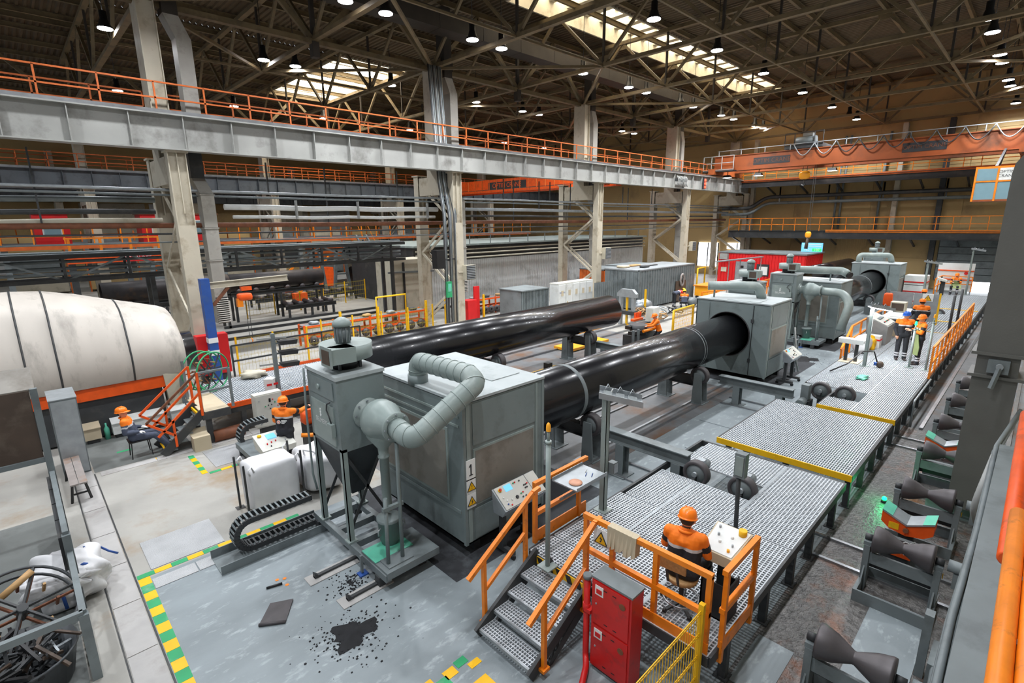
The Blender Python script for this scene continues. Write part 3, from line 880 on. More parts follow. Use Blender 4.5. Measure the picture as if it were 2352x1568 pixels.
pipe('coated_pipe', 'black pipe end poking out of the white and orange shell', 1.5, 3.75, 18.45, 1.75, .62)
pipe('coated_pipe', 'black pipe lying behind the second row of chambers by the tan wall', 36, 47, 10.6, 1.9, .7)

# ---------------------------------------------------------------- rotator stands with wheels
def wheel(mb_parent, x, y, z, r, w, name='wheel'):
    o = MB().lathe((x-w/2, y, z), (1, 0, 0), [(.02, r*.72), (0, r*.76), (0, r*.96), (.015, r), (w-.015, r), (w, r*.96), (w, r*.76), (w-.02, r*.72)], 28).build(name, 'rubber', mb_parent)
    MB().lathe((x-w/2, y, z), (1, 0, 0), [(.02, 0), (.02, r*.72), (w-.02, r*.72), (w-.02, 0)], 28).build('rim', 'steel_grey', o)
    MB().cyl((x-w/2-.04, y, z), (x+w/2+.04, y, z), r*.2, n=10).build('hub', 'galv', o)
    return o
def rotator(x, y, z, r, label):
    t = thing('pipe_rotator', label, 'roller stand', (x, y, 0), 'rotator stands under the pipes')
    wr = .28
    a = math.radians(37)
    dy, wz = (r+wr)*math.sin(a), z-(r+wr)*math.cos(a)
    for s in (-1, 1):
        yy = y+s*dy
        wheel(t, x, yy, wz, wr, .2)
        for xx in (x-.2, x+.16):
            MB().prism([(-.14, 0), (.2, 0), (.13, wz+.1), (-.1, wz+.1)], (xx, yy, 0), (0, s, 0), (0, 0, 1), (.035, 0, 0)).build('side_plate', 'steel_grey', t)
        B(x-.24, x+.24, yy-.25, yy+.25, 0, .03).build('base_plate', 'steel_grey', t)
    MB().ib((x, y-dy+.15, wz-.2), (x, y+dy-.15, wz-.2), .3, .2, .02).build('cross_beam', 'steel_dark', t)
    return t
rotator(9.35, PY, PZ, PR, 'wheeled pipe rotator stand next to chamber 1')
rotator(14.9, PY, PZ, PR, 'wheeled pipe rotator stand in front of the second chamber')
rotator(11.2, 12.75, 1.84, PR, 'wheeled stand under the left half of the free pipe')
rotator(16.2, 12.75, 1.84, PR, 'wheeled stand under the open end of the free pipe')
for x in (30.5, 36.5):
    rotator(x, PY, PZ, PR, 'wheeled stand under the distant pipe section, %s one' % ('nearer' if x < 32 else 'farther'))
# I-beam skids
def skidbeam(x, y0, y1, z, label, posts):
    t = thing('skid_beam', label, 'beam', (x, y0, 0), 'I-beam skids across the line')
    MB().ib((x, y0, z-.13), (x, y1, z-.13), .26, .24, .022).build('beam', 'steel_grey', t)
    for y in posts:
        MB().ib((x, y, .03), (x, y, z-.26), .26, .2, .02, (1, 0, 0)).build('post', 'steel_grey', t)
        B(x-.22, x+.22, y-.2, y+.2, 0, .03).build('base_plate', 'steel_grey', t)
    return t
skidbeam(9.2, 6.45, 4.35, 1.02, 'grey I-beam skid reaching from the near pipe stand to the grating', (5.95, 4.6))
skidbeam(15.5, 6.55, 4.4, .86, 'grey I-beam skid in front of the second chamber', (5.98, 4.75))
skidbeam(16.5, 12.1, 10.2, .9, 'dark I-beam skid beside the free pipe end', (11.7, 10.5))

for x in (38.5, 44.5):
    rotator(x, 10.6, 1.9, .7, 'wheeled stand under the pipe by the tan wall, %s one' % ('nearer' if x < 40 else 'farther'))
# ================================================================ GRATING PLATFORMS
ZP = .73
def gpanel(x0, x1, y0, y1, z, parent, px=.055, py=.055, bw=.016, bh=.03):
    m = MB()
    n = int((x1-x0)/px)
    for i in range(n+1):
        x = x0+(x1-x0)*i/n
        m.box(x-bw/2, x+bw/2, y0, y1, z-bh, z)
    n = int((y1-y0)/py)
    for i in range(n+1):
        y = y0+(y1-y0)*i/n
        m.box(x0, x1, y-bw/2, y+bw/2, z-bh, z+.001)
    o = m.build('grating_panel', 'grating', parent)
    o['kind'] = 'stuff'
    return o
def platform(label, rects, x0, x1, y0, y1, px, py, legs, yellow=True, seams=()):
    t = thing('grating_platform', label, 'platform', (x0, y0, 0), 'grating platforms along the line')
    for r in rects:
        gpanel(*r, ZP, t, px, py)
    for y in (y0, y1):
        MB().bar((x0, y, ZP-.07), (x1, y, ZP-.07), .05, .14).build('edge_beam', 'steel_dark', t)
    for x in (x0, x1):
        MB().bar((x, y0, ZP-.07), (x, y1, ZP-.07), .05, .13).build('edge_beam', 'steel_dark', t)
    if yellow:
        MB().bar((x0-.04, y0-.02, ZP-.055), (x0-.04, y1+.02, ZP-.055), .03, .13).build('yellow_edge', 'yellow', t)
    for x, y in legs:
        B(x-.05, x+.05, y-.05, y+.05, 0, ZP-.13).build('leg', 'steel_dark', t)
        B(x-.09, x+.09, y-.09, y+.09, 0, .02).build('leg_foot', 'steel_dark', t)
    for a, b in seams:
        MB().bar(a, b, .05, .012).build('seam_strip', 'galv', t)
    return t
pf1 = platform('near grating platform with the seated worker and steps', [(5.0, 7.75, 1.99, 2.95), (7.8, 10.62, 1.99, 2.95), (5.55, 7.4, 3.0, 4.78), (5.0, 5.5, 3.0, 4.78), (7.45, 8.75, 3.0, 4.7), (9.45, 10.6, 3.0, 4.6)],
               5.0, 10.67, 1.97, 4.8, .055, .055, [(x, 2.02) for x in (5.6, 6.9, 8.0, 8.9, 10.2)]+[(x, 4.7) for x in (5.2, 7.3, 10.3)], False,
               [((5.0, 2.975, ZP), (10.6, 2.975, ZP)), ((5.5, 4.0, ZP), (8.7, 4.0, ZP))])
pf2 = platform('middle grating platform with a yellow front edge', [(11.08, 14.72, 2.0, 3.0), (11.08, 14.72, 3.03, 3.85), (11.08, 14.72, 3.88, 4.57)], 11.08, 14.75, 1.96, 4.6, .11, .045,
               [(x, y) for x in (11.2, 12.3, 13.3, 14.2) for y in (2.02, 4.4)]+[(11.3, 3.2)])
pf3 = platform('third grating platform where the two standing workers talk', [(15.08, 17.4, 2.0, 2.9), (15.08, 15.95, 2.92, 3.64), (17.0, 22, 2.92, 4.5), (17.42, 22, 2.0, 2.9), (22.02, 28.4, 2.0, 4.5)], 15.08, 28.45, 1.96, 3.66, .11, .045,
               [(15.25+.95*k, 2.02) for k in range(14)]+[(16.95, 4.4), (15.3, 3.55)], True)
MB().bar((16.95, 4.52, ZP-.07), (28.45, 4.52, ZP-.07), .05, .14).build('edge_beam', 'steel_dark', pf3)
pf4 = platform('farthest grating platform towards the roller door', [(28.5, 36, 2.0, 4.6), (36.02, 44, 2.0, 4.6)], 28.5, 44, 1.96, 4.6, .14, .09, [(29+1.5*k, 2.02) for k in range(10)], True)
for x in (31.8, 36.4):
    MB().bar((x, 2.0, ZP+.012), (x, 4.6, ZP+.012), .12, .02).build('yellow_edge', 'yellow', pf4)

# ---------------------------------------------------------------- steps to the near platform
t = thing('steps', 'steel steps with grating treads leading to the near platform', 'stairs', (3.8, 3.6, 0))
for y in (3.66, 4.66):
    MB().prism([(0, 0), (.28, 0), (1.22, ZP-.02), (1.22, ZP-.25), (.42, 0)], (3.78, y-.02, 0), (1, 0, 0), (0, 0, 1), (0, .04, 0)).build('stringer', 'steel_dark', t)
    MB().bar((3.8, y, .08), (5.02, y, .76), .05, .16).build('stringer', 'steel_dark', t)
for k in range(4):
    x, z = 3.84+.27*k, .15+.145*k
    m = MB()
    for i in range(6):
        m.box(x+.05*i, x+.05*i+.014, 3.7, 4.62, z-.03, z)
    for i in range(22):
        m.box(x, x+.27, 3.7+.0438*i, 3.712+.0438*i, z-.025, z+.001)
    tr = m.build('tread', 'grating', t)
    B(x-.025, x+.0, 3.69, 4.63, z-.045, z+.004).build('nosing', 'galv', tr)
B(4.96, 5.0, 3.7, 4.62, ZP-.13, ZP-.01).build('riser_plate', 'yellow', t)
for k in range(5):
    MB().hexa([(4.953, 3.75+.18*k, ZP-.13), (4.96, 3.75+.18*k, ZP-.13), (4.96, 3.84+.18*k, ZP-.13), (4.953, 3.84+.18*k, ZP-.13)],
              [(4.953, 3.8+.18*k, ZP-.01), (4.96, 3.8+.18*k, ZP-.01), (4.96, 3.89+.18*k, ZP-.01), (4.953, 3.89+.18*k, ZP-.01)]).build('hazard_stripe', 'black', t)
for y, l in ((4.72, 'orange handrail on the far side of the near steps'), (3.6, 'orange handrail on the red cabinet side of the near steps')):
    t = thing('handrail', l, 'railing', (4.0, y, .1), 'handrails of the near steps')
    MB().bar((3.72, y, .93), (4.98, y, 1.72), .06).build('top_rail', 'orange', t)
    MB().bar((4.98, y, 1.72), (5.12, y, 1.74), .06).build('top_rail', 'orange', t)
    MB().bar((4.0, y, .62), (4.82, y, 1.14), .05).build('mid_rail', 'orange', t)
    MB().bar((4.0, y, .12), (4.0, y, 1.1), .055).build('post', 'orange', t)
    MB().bar((4.82, y, .5), (4.82, y, 1.63), .055).build('post', 'orange', t)
    for x, z in ((4.0, .12), (4.82, .5)):
        B(x-.06, x+.06, y-.05, y+.05, z-.02, z+.02).build('foot_plate', 'orange', t)
# railings of the near platform
t = thing('railing', 'orange railing behind the seated worker with taped plastic and warning sign', 'railing', (5.02, 3.7, ZP))
for z in (1.73, 1.23):
    MB().bar((5.05, 3.82, z), (5.05, 2.02, z), .065).build('rail', 'orange', t)
MB().bar((5.02, 3.6, ZP+.06), (5.02, 2.0, ZP+.06), .02, .16).build('kick_plate', 'orange', t)
for y in (3.78, 3.35, 2.72, 2.05):
    MB().bar((5.05, y, ZP-.15), (5.05, y, 1.73), .06).build('post', 'orange', t)
s = MB().box(5.0, 5.012, 3.38, 3.62, 1.42, 1.66).build('warning_board', 'print_white', t)
triangle(s, (5.0, 3.5, 1.54), (0, -1, 0), (0, 0, 1), .19, 'h')
m = MB()
random.seed(3)
for k in range(7):
    m.hexa([(4.99-.02*random.random(), 2.98+.06*k, 1.45+.1*random.random()), (5.1, 2.98+.06*k, 1.5), (5.1, 3.04+.06*k, 1.5), (4.99, 3.04+.06*k, 1.45)],
           [(5.0, 2.98+.06*k, 1.77), (5.1, 2.98+.06*k, 1.77), (5.1, 3.04+.06*k, 1.775), (4.99, 3.04+.06*k, 1.77)])
m.build('plastic_wrap', 'cardboard', t)
t = thing('railing', 'short orange railing at the corner right of the seated worker', 'railing', (5.2, 1.97, ZP))
for z in (1.73, 1.23):
    MB().bar((5.2, 1.95, z), (6.15, 1.95, z), .065).build('rail', 'orange', t)
MB().bar((5.2, 1.93, ZP+.02), (6.15, 1.93, ZP+.02), .02, .16).build('kick_plate', 'orange', t)
for x in (5.24, 6.1):
    MB().bar((x, 1.94, ZP-.2), (x, 1.94, 1.73), .055).build('post', 'orange', t)
t = thing('railing', 'orange railing with the small tray at the far end of the near steps', 'railing', (5.15, 4.86, ZP))
for z in (1.73, 1.23):
    MB().bar((5.15, 4.86, z), (6.45, 4.86, z), .065).build('rail', 'orange', t)
MB().bar((5.15, 4.86, ZP+.1), (6.45, 4.86, ZP+.1), .02, .2).build('kick_plate', 'orange', t)
for x in (5.18, 6.25):
    MB().bar((x, 4.86, ZP), (x, 4.86, 1.73), .06).build('post', 'orange', t)
t = thing('tool_tray', 'small galvanised tray clamped to the orange railing', 'tray', (5.9, 4.6, 1.7))
B(5.5, 6.25, 4.3, 4.8, 1.68, 1.70).build('tray_plate', 'galv', t)
for y in (4.3, 4.79):
    B(5.5, 6.25, y, y+.01, 1.70, 1.74).build('tray_lip', 'galv', t)
MB().bar((5.6, 4.35, 1.68), (5.75, 4.83, 1.25), .04).build('strut', 'steel_grey', t)
MB().bar((6.15, 4.35, 1.68), (6.25, 4.83, 1.25), .04).build('strut', 'steel_dark', t)
one('grinding_disc', MB().lathe((5.68, 4.48, 1.702), (0, 0, 1), [(0, .03), (0, .105), (.012, .105), (.016, .03), (.016, .0)], 20), 'skin', 'pink grinding disc on the galvanised tray', 'disc')
for k, (x, y) in enumerate(((5.95, 4.5), (6.05, 4.58), (6.0, 4.42))):
    one('ball_pen', MB().tube([(x, y, 1.708), (x+.1, y+.05, 1.71)], .006, 6), ('blue', 'print_white', 'blue')[k], ('blue pen nearest the grinding disc on the tray', 'white pen on the galvanised tray', 'blue pen at the edge of the galvanised tray')[k], 'pen')

# ---------------------------------------------------------------- masts
def beacon(x, y, z0, z1, label, g, glow=False):
    t = thing('beacon_post', label, 'post', (x, y, z0), g)
    B(x-.11, x+.11, y-.11, y+.11, z0, z0+.02).build('base_plate', 'machine_lt', t)
    MB().prism([(0, 0), (.1, 0), (0, .14)], (x+.035, y, z0+.02), (1, 0, 0), (0, 0, 1), (0, .01, 0)).build('gusset', 'steel_dark', t)
    MB().cyl((x, y, z0), (x, y, z1-.3), .036, n=12).build('pole', 'machine_lt', t)
    MB().cyl((x, y, z1-.3), (x, y, z1-.26), .046, n=12).build('pole_cap', 'machine_lt', t)
    MB().cyl((x, y, z1-.26), (x, y, z1-.12), .02, n=8).build('stem', 'machine_lt', t)
    MB().lathe((x, y, z1-.12), (0, 0, 1), [(0, .034), (.05, .034), (.09, .03), (.12, .012), (.125, 0)], 12).build('beacon_lens', 'glow_green' if glow else 'amber', t)
    return t
beacon(4.89, 4.34, ZP, 2.95, 'pole with amber beacon at the top of the near steps', 'beacon posts')
beacon(21.0, 2.15, ZP, 2.6, 'dark pole with amber beacon beside the apron worker', 'beacon posts')
beacon(21.05, 2.6, ZP, 2.3, 'pole with glowing green lamp at the apron worker shoulder', 'beacon posts', True)
beacon(41.5, 1.9, ZP, 3.6, 'far pole with glowing green lamp beside the dark column', 'beacon posts', True)
beacon(40.0, 12.6, 0, 2.75, 'pole with glowing green lamp in front of the red container', 'beacon posts', True)
for x in (27.5, 30.2):
    one('signal_pole', MB().cyl((x, 2.3, ZP), (x, 2.3, 2.5), .05, n=8), 'steel_dark', 'plain dark pole on the platform, %s of two' % ('nearer' if x < 29 else 'farther'), 'pole', 'plain dark poles')

def floodmast(x, y, z0, h, label, lit=False, rot=0.0):
    t = thing('floodlight_mast', label, 'lamp', (x, y, z0), 'floodlight masts')
    MB().box(x-.05, x+.05, y-.05, y-.04, z0, h).box(x-.05, x-.04, y-.05, y+.05, z0, h).box(x+.04, x+.05, y-.05, y+.05, z0, h).build('mast', 'machine_lt', t)
    B(x-.12, x+.12, y-.12, y+.12, z0, z0+.015).build('base_plate', 'machine_lt', t)
    d = V((math.cos(rot), math.sin(rot), 0))
    n = V((-math.sin(rot), math.cos(rot), 0))
    c = V((x, y, h))
    def slab(u0, u1, v0, v1, z0, z1, nm, mt, par=t):
        tilt = -.18
        def q(u, v, zz): return c+d*u+n*v+V((0, 0, zz+tilt*u))
        return MB().hexa([q(u0, v0, z0), q(u1, v0, z0), q(u1, v1, z0), q(u0, v1, z0)], [q(u0, v0, z1), q(u1, v0, z1), q(u1, v1, z1), q(u0, v1, z1)]).build(nm, mt, par)
    tr = slab(-.12, .58, -.2, .2, .0, .02, 'lamp_tray', 'galv')
    for v in (-.2, .19):
        slab(-.12, .58, v, v+.012, .02, .1, 'tray_lip', 'galv', tr)
    for k in range(3):
        u = .02+.2*k
        lt = slab(u-.07, u+.07, -.12, .12, .025, .06, 'lamp_body', 'steel_grey')
        MB().tube([c+d*(u-.05)+n*.1+V((0, 0, .08-.18*u)), c+d*u+n*.16+V((0, 0, .16-.18*u)), c+d*(u+.05)+n*.1+V((0, 0, .08-.18*u))], .012, 6).build('bracket', 'galv', lt)
        if lit:
            slab(u-.09, u+.09, -.17, .17, -.03, -.005, 'lit_lens', 'glow_lamp', lt)
    MB().tube([c+d*.1+n*.1+V((0, 0, .1)), c+d*.0+n*.12+V((0, 0, -.1)), c+d*-.06+V((0, 0, -.2))], .01, 6).build('cable', 'print_white', t)
    if lit:
        ld = bpy.data.lights.new('flood_light', 'AREA'); ld.size = .5; ld.energy = 60; ld.color = (.93, .97, 1)
        lo = bpy.data.objects.new('flood_light', ld); COL.objects.link(lo); lo.parent = t; lo.location = d*.2+V((0, 0, h-z0-.1))
        lo.rotation_euler = (0, math.radians(8), 0); LOC[lo.name] = LOC[t.name]
    return t
floodmast(6.69, 4.67, ZP, 2.8, 'grey mast with floodlight tray seen from behind on the near platform', False, -PI/2+.6)
floodmast(20.25, 3.7, ZP, 2.75, 'mast with glaring white floodlights beside the standing workers', True, -PI/2+.6)
floodmast(36.3, 4.4, ZP, 3.2, 'grey floodlight mast in front of the farthest chamber', False, -PI/2+.6)
floodmast(44.2, 3.2, ZP, 3.6, 'thin floodlight mast behind the far seated worker', False, -PI/2)
t = thing('socket_box', 'small grey box on the floodlight mast of the near platform', 'box', (6.8, 4.6, 1.3))
B(6.75, 6.87, 4.52, 4.64, 1.42, 1.62).build('box_body', 'steel_grey', t)
B(6.76, 6.86, 4.51, 4.52, 1.44, 1.6).build('box_lid', 'galv', t)

# consoles
t = thing('operator_console', 'wrapped control box on a post to the right of the seated worker', 'console', (5.95, 2.25, ZP))
B(5.9, 6.02, 2.2, 2.32, ZP, 1.5).build('post', 'steel_dark', t)
b = MB().hexa([(5.68, 2.08, 1.45), (6.14, 2.05, 1.5), (6.14, 2.44, 1.5), (5.68, 2.44, 1.45)], [(5.66, 2.06, 1.6), (6.18, 2.02, 1.72), (6.18, 2.48, 1.72), (5.66, 2.46, 1.6)]).build('wrapped_box', 'cardboard', t)
pl = MB().hexa([(5.68, 2.08, 1.605), (6.16, 2.04, 1.715), (6.16, 2.46, 1.715), (5.68, 2.44, 1.605)], [(5.68, 2.08, 1.615), (6.16, 2.04, 1.725), (6.16, 2.46, 1.725), (5.68, 2.44, 1.615)]).build('console_top', 'white', t)
for k, (x, y, mt, r) in enumerate(((5.75, 2.15, 'amber', .018), (5.85, 2.3, 'print_white', .018), (5.95, 2.36, 'galv', .015), (5.98, 2.2, 'print_white', .02), (5.85, 2.14, 'galv', .012), (6.08, 2.4, 'galv', .015))):
    MB().cyl((x, y, 1.6+(x-5.67)*.23), (x, y, 1.645+(x-5.67)*.23), r, n=10).build('button', mt, pl)
MB().cyl((6.1, 2.12, 1.70), (6.1, 2.12, 1.78), .05, n=14).build('emergency_ring', 'yellow', pl)
t = thing('relay_post', 'dark post carrying a grey switch box on the near platform', 'post', (7.66, 2.78, ZP))
MB().cyl((7.66, 2.78, ZP), (7.62, 2.8, 1.75), .035, n=10).build('post', 'steel_dark', t)
B(7.56, 7.7, 2.7, 2.86, 1.7, 2.1).build('switch_box', 'steel_grey', t)
B(7.54, 7.56, 2.72, 2.84, 1.75, 2.06).build('box_cover', 'machine_lt', t)
t = thing('waste_bin', 'black open bin beside the console post of the seated worker', 'bin', (5.75, 2.12, ZP))
m = MB()
m.box(5.62, 5.64, 2.05, 2.4, ZP, 1.22).box(5.9, 5.92, 2.05, 2.18, ZP, 1.2).box(5.62, 5.92, 2.04, 2.06, ZP, 1.24).box(5.62, 5.92, 2.38, 2.4, ZP, 1.2).box(5.62, 5.92, 2.05, 2.4, ZP, ZP+.02)
m.build('bin_body', 'black', t)
# drive wheels in the platforms
def drivewheels(pts, label, g='platform drive wheels'):
    for k, (x, y) in enumerate(pts):
        t = thing('wheel_unit', label[k], 'wheel', (x, y, .4), g)
        wheel(t, x, y, .72, .26, .16, 'tyre')
        MB().bar((x-.25, y, .62), (x+.3, y, .62), .08).build('axle_arm', 'steel_dark', t)
        m = MB().cyl((x+.12, y, .8), (x+.42, y, .8), .09, n=14).build('motor', 'steel_grey', t)
        B(x+.12, x+.25, y-.07, y+.07, .86, .95).build('terminal_box', 'galv', m)
        MB().bar((x, y, 0), (x, y, .5), .12).build('pedestal', 'steel_dark', t)
drivewheels([(9.1, 4.15), (9.1, 3.25)], ['grey drive wheel by the I-beam skid in the near platform', 'grey drive wheel behind the switch-box post in the near platform'])
drivewheels([(16.4, 3.95), (16.45, 3.35)], ['left drive wheel at the front of the third platform', 'right drive wheel at the front of the third platform'])
drivewheels([(34.2, 4.2), (34.4, 3.4)], ['left one of two distant drive wheels', 'right one of two distant drive wheels'])
t = thing('gear_motor', 'grey gear motor standing left of the third platform wheels', 'motor', (15.9, 4.2, 0))
B(15.75, 16.0, 4.1, 4.3, .55, .98).build('gearbox', 'steel_grey', t)
MB().cyl((15.7, 4.2, .52), (15.4, 4.2, .5), .12, n=16).build('motor', 'steel_grey', t)
B(15.7, 16.1, 4.05, 4.35, 0, .52).build('stand', 'black', t)

# ---------------------------------------------------------------- red fire cabinet and standpipe
t = thing('fire_cabinet', 'tall red fire hose cabinet with two doors beside the near steps', 'cabinet', (4.65, 3.0, 0))
B(4.53, 4.78, 2.71, 3.28, .06, 1.34).build('case', 'red', t)
B(4.52, 4.79, 2.70, 3.29, 1.335, 1.36).build('top', 'steel_grey', t)
for k, (za, zb) in enumerate(((.72, 1.31), (.1, .69))):
    d = B(4.515, 4.53, 2.74, 3.25, za, zb).build('door', 'red', t)
    MB().cyl((4.508, 2.83, zb-.14), (4.516, 2.83, zb-.14), .042, n=16).build('lock_window', 'rust', d)
    MB().cyl((4.505, 3.2, zb-.3), (4.516, 3.2, zb-.3), .012, n=10).build('latch', 'galv', d)
    s = B(4.509, 4.516, 3.1, 3.22, zb-.17, zb-.04).build('fire_label', 'print_white', d)
    B(4.504, 4.51, 3.12, 3.2, zb-.145, zb-.085).build('label_symbol', 'red_bright', s)
    for y in (2.92, 3.05):
        B(4.511, 4.516, y, y+.05, zb-.07, zb-.06).build('vent_slot', 'black', d)
        B(4.511, 4.516, y-.02, y+.03, za+.05, za+.06).build('vent_slot', 'black', d)
B(4.56, 4.6, 2.75, 3.24, 0, .06).build('plinth', 'steel_dark', t)
B(4.72, 4.76, 2.75, 3.24, 0, .06).build('plinth', 'steel_dark', t)
t = thing('standpipe', 'red vertical hydrant pipe beside the fire cabinet', 'pipe', (4.55, 3.37, 0))
MB().tube(path((4.55, 3.37, 1.28), (4.55, 3.37, .12), (4.45, 3.28, .07), (3.9, 3.0, .07), rad=.1), .04, 12).build('pipe_run', 'red', t)
MB().cyl((4.55, 3.37, 1.26), (4.55, 3.37, 1.31), .055, n=14).build('pipe_cap', 'steel_grey', t)
MB().cyl((4.55, 3.37, .78), (4.55, 3.37, .9), .05, n=14).build('coupling', 'red', t)
B(4.5, 4.6, 3.28, 3.38, .8, .85).build('pipe_bracket', 'red', t)

# yellow wire fence running towards the camera
def wirefence(label, p, q, h, posts, name='wire_fence', grp=None, sp=.06, mat='yellow', zs=5, wr=.006):
    p, q = V(p), V(q)
    t = thing(name, label, 'fence', tuple(p), grp)
    u = (q-p)
    L = u.length
    n = int(L/sp)
    m = MB()
    for i in range(n+1):
        c = p+u*(i/n)
        m.bar(c+V((0, 0, .12)), c+V((0, 0, h-.04)), wr)
    for k in range(zs):
        z = .14+(h-.2)*k/(zs-1)
        for dz in (0, .04):
            m.bar(p+V((0, 0, z+dz)), q+V((0, 0, z+dz)), wr*1.6)
    o = m.build('wire_mesh', mat if sp < .1 else 'wire_dim', t); o['kind'] = 'stuff'
    for i in range(posts):
        c = p+u*(i/(posts-1))
        MB().bar(c, c+V((0, 0, h+.06)), .06).build('fence_post', mat, t)
    return t
wirefence('yellow wire mesh fence panel in front of the near platform corner', (4.92, 2.06, 0), (2.7, 2.06, 0), 1.38, 2)

# right-hand railings of the platforms
t = railing('railing', 'long orange railing along the right side of the third platform', [(19.9, 1.93, ZP), (31.7, 1.93, ZP)], 1.0, 'orange', .95, .055, kick=.12)
MB().tube(path((16.9, 1.84, .05), (16.9, 1.84, .8), (19.6, 1.84, .8), rad=.05), .025, 8).build('guard_tube', 'galv', t)
t = railing('railing', 'orange railing with handrail at the left steps of the third platform', [(22.0, 4.56, ZP), (27.5, 4.56, ZP)], 1.0, 'orange', 1.4, .06)
MB().bar((20.8, 4.56, 1.05), (22.0, 4.56, 1.73), .06).build('handrail', 'orange', t)
MB().bar((20.9, 4.56, .1), (20.9, 4.56, 1.1), .06).build('post', 'orange', t)
MB().bar((21.3, 4.56, ZP), (21.3, 4.56, 1.34), .06).build('post', 'orange', t)

# ---------------------------------------------------------------- diabolo rollers
def roller(x, label):
    t = thing('roller_stand', label, 'roller', (x, .8, 0), 'diabolo rollers in the right-hand row')
    z = .86
    MB().lathe((x, 1.14, z), (0, -1, 0), [(0, .0), (0, .2), (.03, .205), (.17, .165), (.35, .075), (.37, .075), (.55, .165), (.69, .205), (.72, .2), (.72, .0)], 24).build('roller', 'roller', t)
    for y in (1.2, .36):
        MB().cyl((x, y+.05, z), (x, y-.05, z), .05, n=12).build('bearing', 'steel_dark', t)
        B(x-.09, x+.09, y-.05, y+.05, z-.1, z-.04).build('bearing_seat', 'steel_grey', t)
        B(x-.1, x+.1, y-.04, y+.04, 0, z-.1).build('upright', 'steel_grey', t)
        MB().prism([(-.35, 0), (-.1, 0), (-.1, .4)], (x, y-.01, .02), (1, 0, 0), (0, 0, 1), (0, .02, 0)).build('gusset', 'steel_grey', t)
    MB().bar((x-.46, 1.24, .1), (x-.46, .32, .1), .03, .2).build('front_sill', 'steel_grey', t)
    MB().bar((x+.3, 1.24, .1), (x+.3, .32, .1), .03, .2).build('rear_sill', 'steel_grey', t)
    for y in (1.22, .34):
        MB().bar((x-.46, y, .1), (x+.31, y, .1), .05, .18).build('side_sill', 'steel_grey', t)
    MB().bar((x-.05, 1.16, .56), (x-.05, .4, .56), .04, .18).build('cross_bar', 'steel_grey', t)
    MB().bar((x+.1, 1.16, .4), (x+.1, .4, .4), .03, .14).build('cross_bar', 'steel_dark', t)
    B(x-.012, x+.012, .3, .31, .62, .7).build('yellow_tag', 'yellow', t)
    m = MB().cyl((x, .27, z), (x, -.02, z), .085, n=14).build('motor', 'steel_grey', t)
    MB().box(x-.07, x+.07, -.02, .2, z-.3, z-.08).build('gearbox', 'steel_grey', m)
    MB().bar((x, .1, 0), (x, .1, z-.3), .08).build('motor_stand', 'steel_dark', t)
    return t
r0 = roller(6.0, 'dark diabolo roller nearest the camera in the right-hand row')
for x, l in ((8.75, 'diabolo roller in a box frame, second from the camera'), (10.95, 'third diabolo roller from the camera'), (13.15, 'diabolo roller half hidden by the dark pillar, fourth from the camera'),
             (15.35, 'diabolo roller just beyond the second orange clamp'), (17.5, 'diabolo roller farthest of the visible ones beside the dark column'), (19.6, 'small diabolo roller partly behind the dark column')):
    clone(r0, (x, .8, 0), label=l)
def clampunit(x, label):
    t = thing('orange_clamp', label, 'machine', (x, .9, 0), 'orange V-shaped clamps in the roller row')
    for s, y0 in ((1, 1.25), (-1, .55)):
        MB().prism([(0, .78), (.36, .62), (.36, .45), (.12, .5), (0, .6)], (x-.06, y0, 0), (0, -s, 0), (0, 0, 1), (.34, 0, 0)).build('orange_cheek', 'orange_red', t)
        MB().hexa([(x-.08, y0, .79), (x+.3, y0, .79), (x+.3, y0-s*.36, .63), (x-.08, y0-s*.36, .63)], [(x-.08, y0, .82), (x+.3, y0, .82), (x+.3, y0-s*.36, .66), (x-.08, y0-s*.36, .66)]).build('wear_plate', 'galv', t)
        MB().hexa([(x-.085, y0, .82), (x+.305, y0, .82), (x+.305, y0-s*.15, .754), (x-.085, y0-s*.15, .754)], [(x-.085, y0, .826), (x+.305, y0, .826), (x+.305, y0-s*.15, .76), (x-.085, y0-s*.15, .76)]).build('mint_pad', 'mint', t)
    s = B(x-.066, x-.06, 1.0, 1.14, .52, .63).build('warning_label', 'yellow', t)
    MB().cyl((x-.1, .9, .56), (x-.06, .9, .56), .04, n=10).build('pivot', 'rust', t)
    B(x+.0, x+.2, .8, 1.0, 0, .5).build('lift_post', 'steel_dark', t)
    m = MB().box(x-.55, x-.1, .5, 1.15, .05, .42)
    m.build('tray_box', 'steel_grey', t)
    B(x-.45, x-.2, .6, 1.05, .42, .425).build('tray_hole', 'black', t)
    MB().tube([(x-.3, .9, .42), (x-.35, .85, .5), (x-.3, .8, .46), (x-.25, .75, .5), (x-.3, .7, .42)], .012, 6).build('hose', 'lamp_grey', t)
    return t
u0 = clampunit(10.0, 'orange V clamp with mint pads, nearer one in the roller row')
clone(u0, (14.3, .9, 0), label='orange V clamp with mint pads, farther one in the roller row')
t = thing('drive_box', 'orange branded box under the second diabolo roller', 'box', (9.1, 1.0, 0))
B(9.2, 9.35, .72, 1.12, .45, .62).build('box_body', 'orange_red', t)
B(9.22, 9.33, .75, 1.1, 0, .45).build('box_foot', 'steel_dark', t)
lettering('SELMERS', (9.2, .92, .54), (0, -1, 0), (0, 0, 1), .06, 'print_white', t)
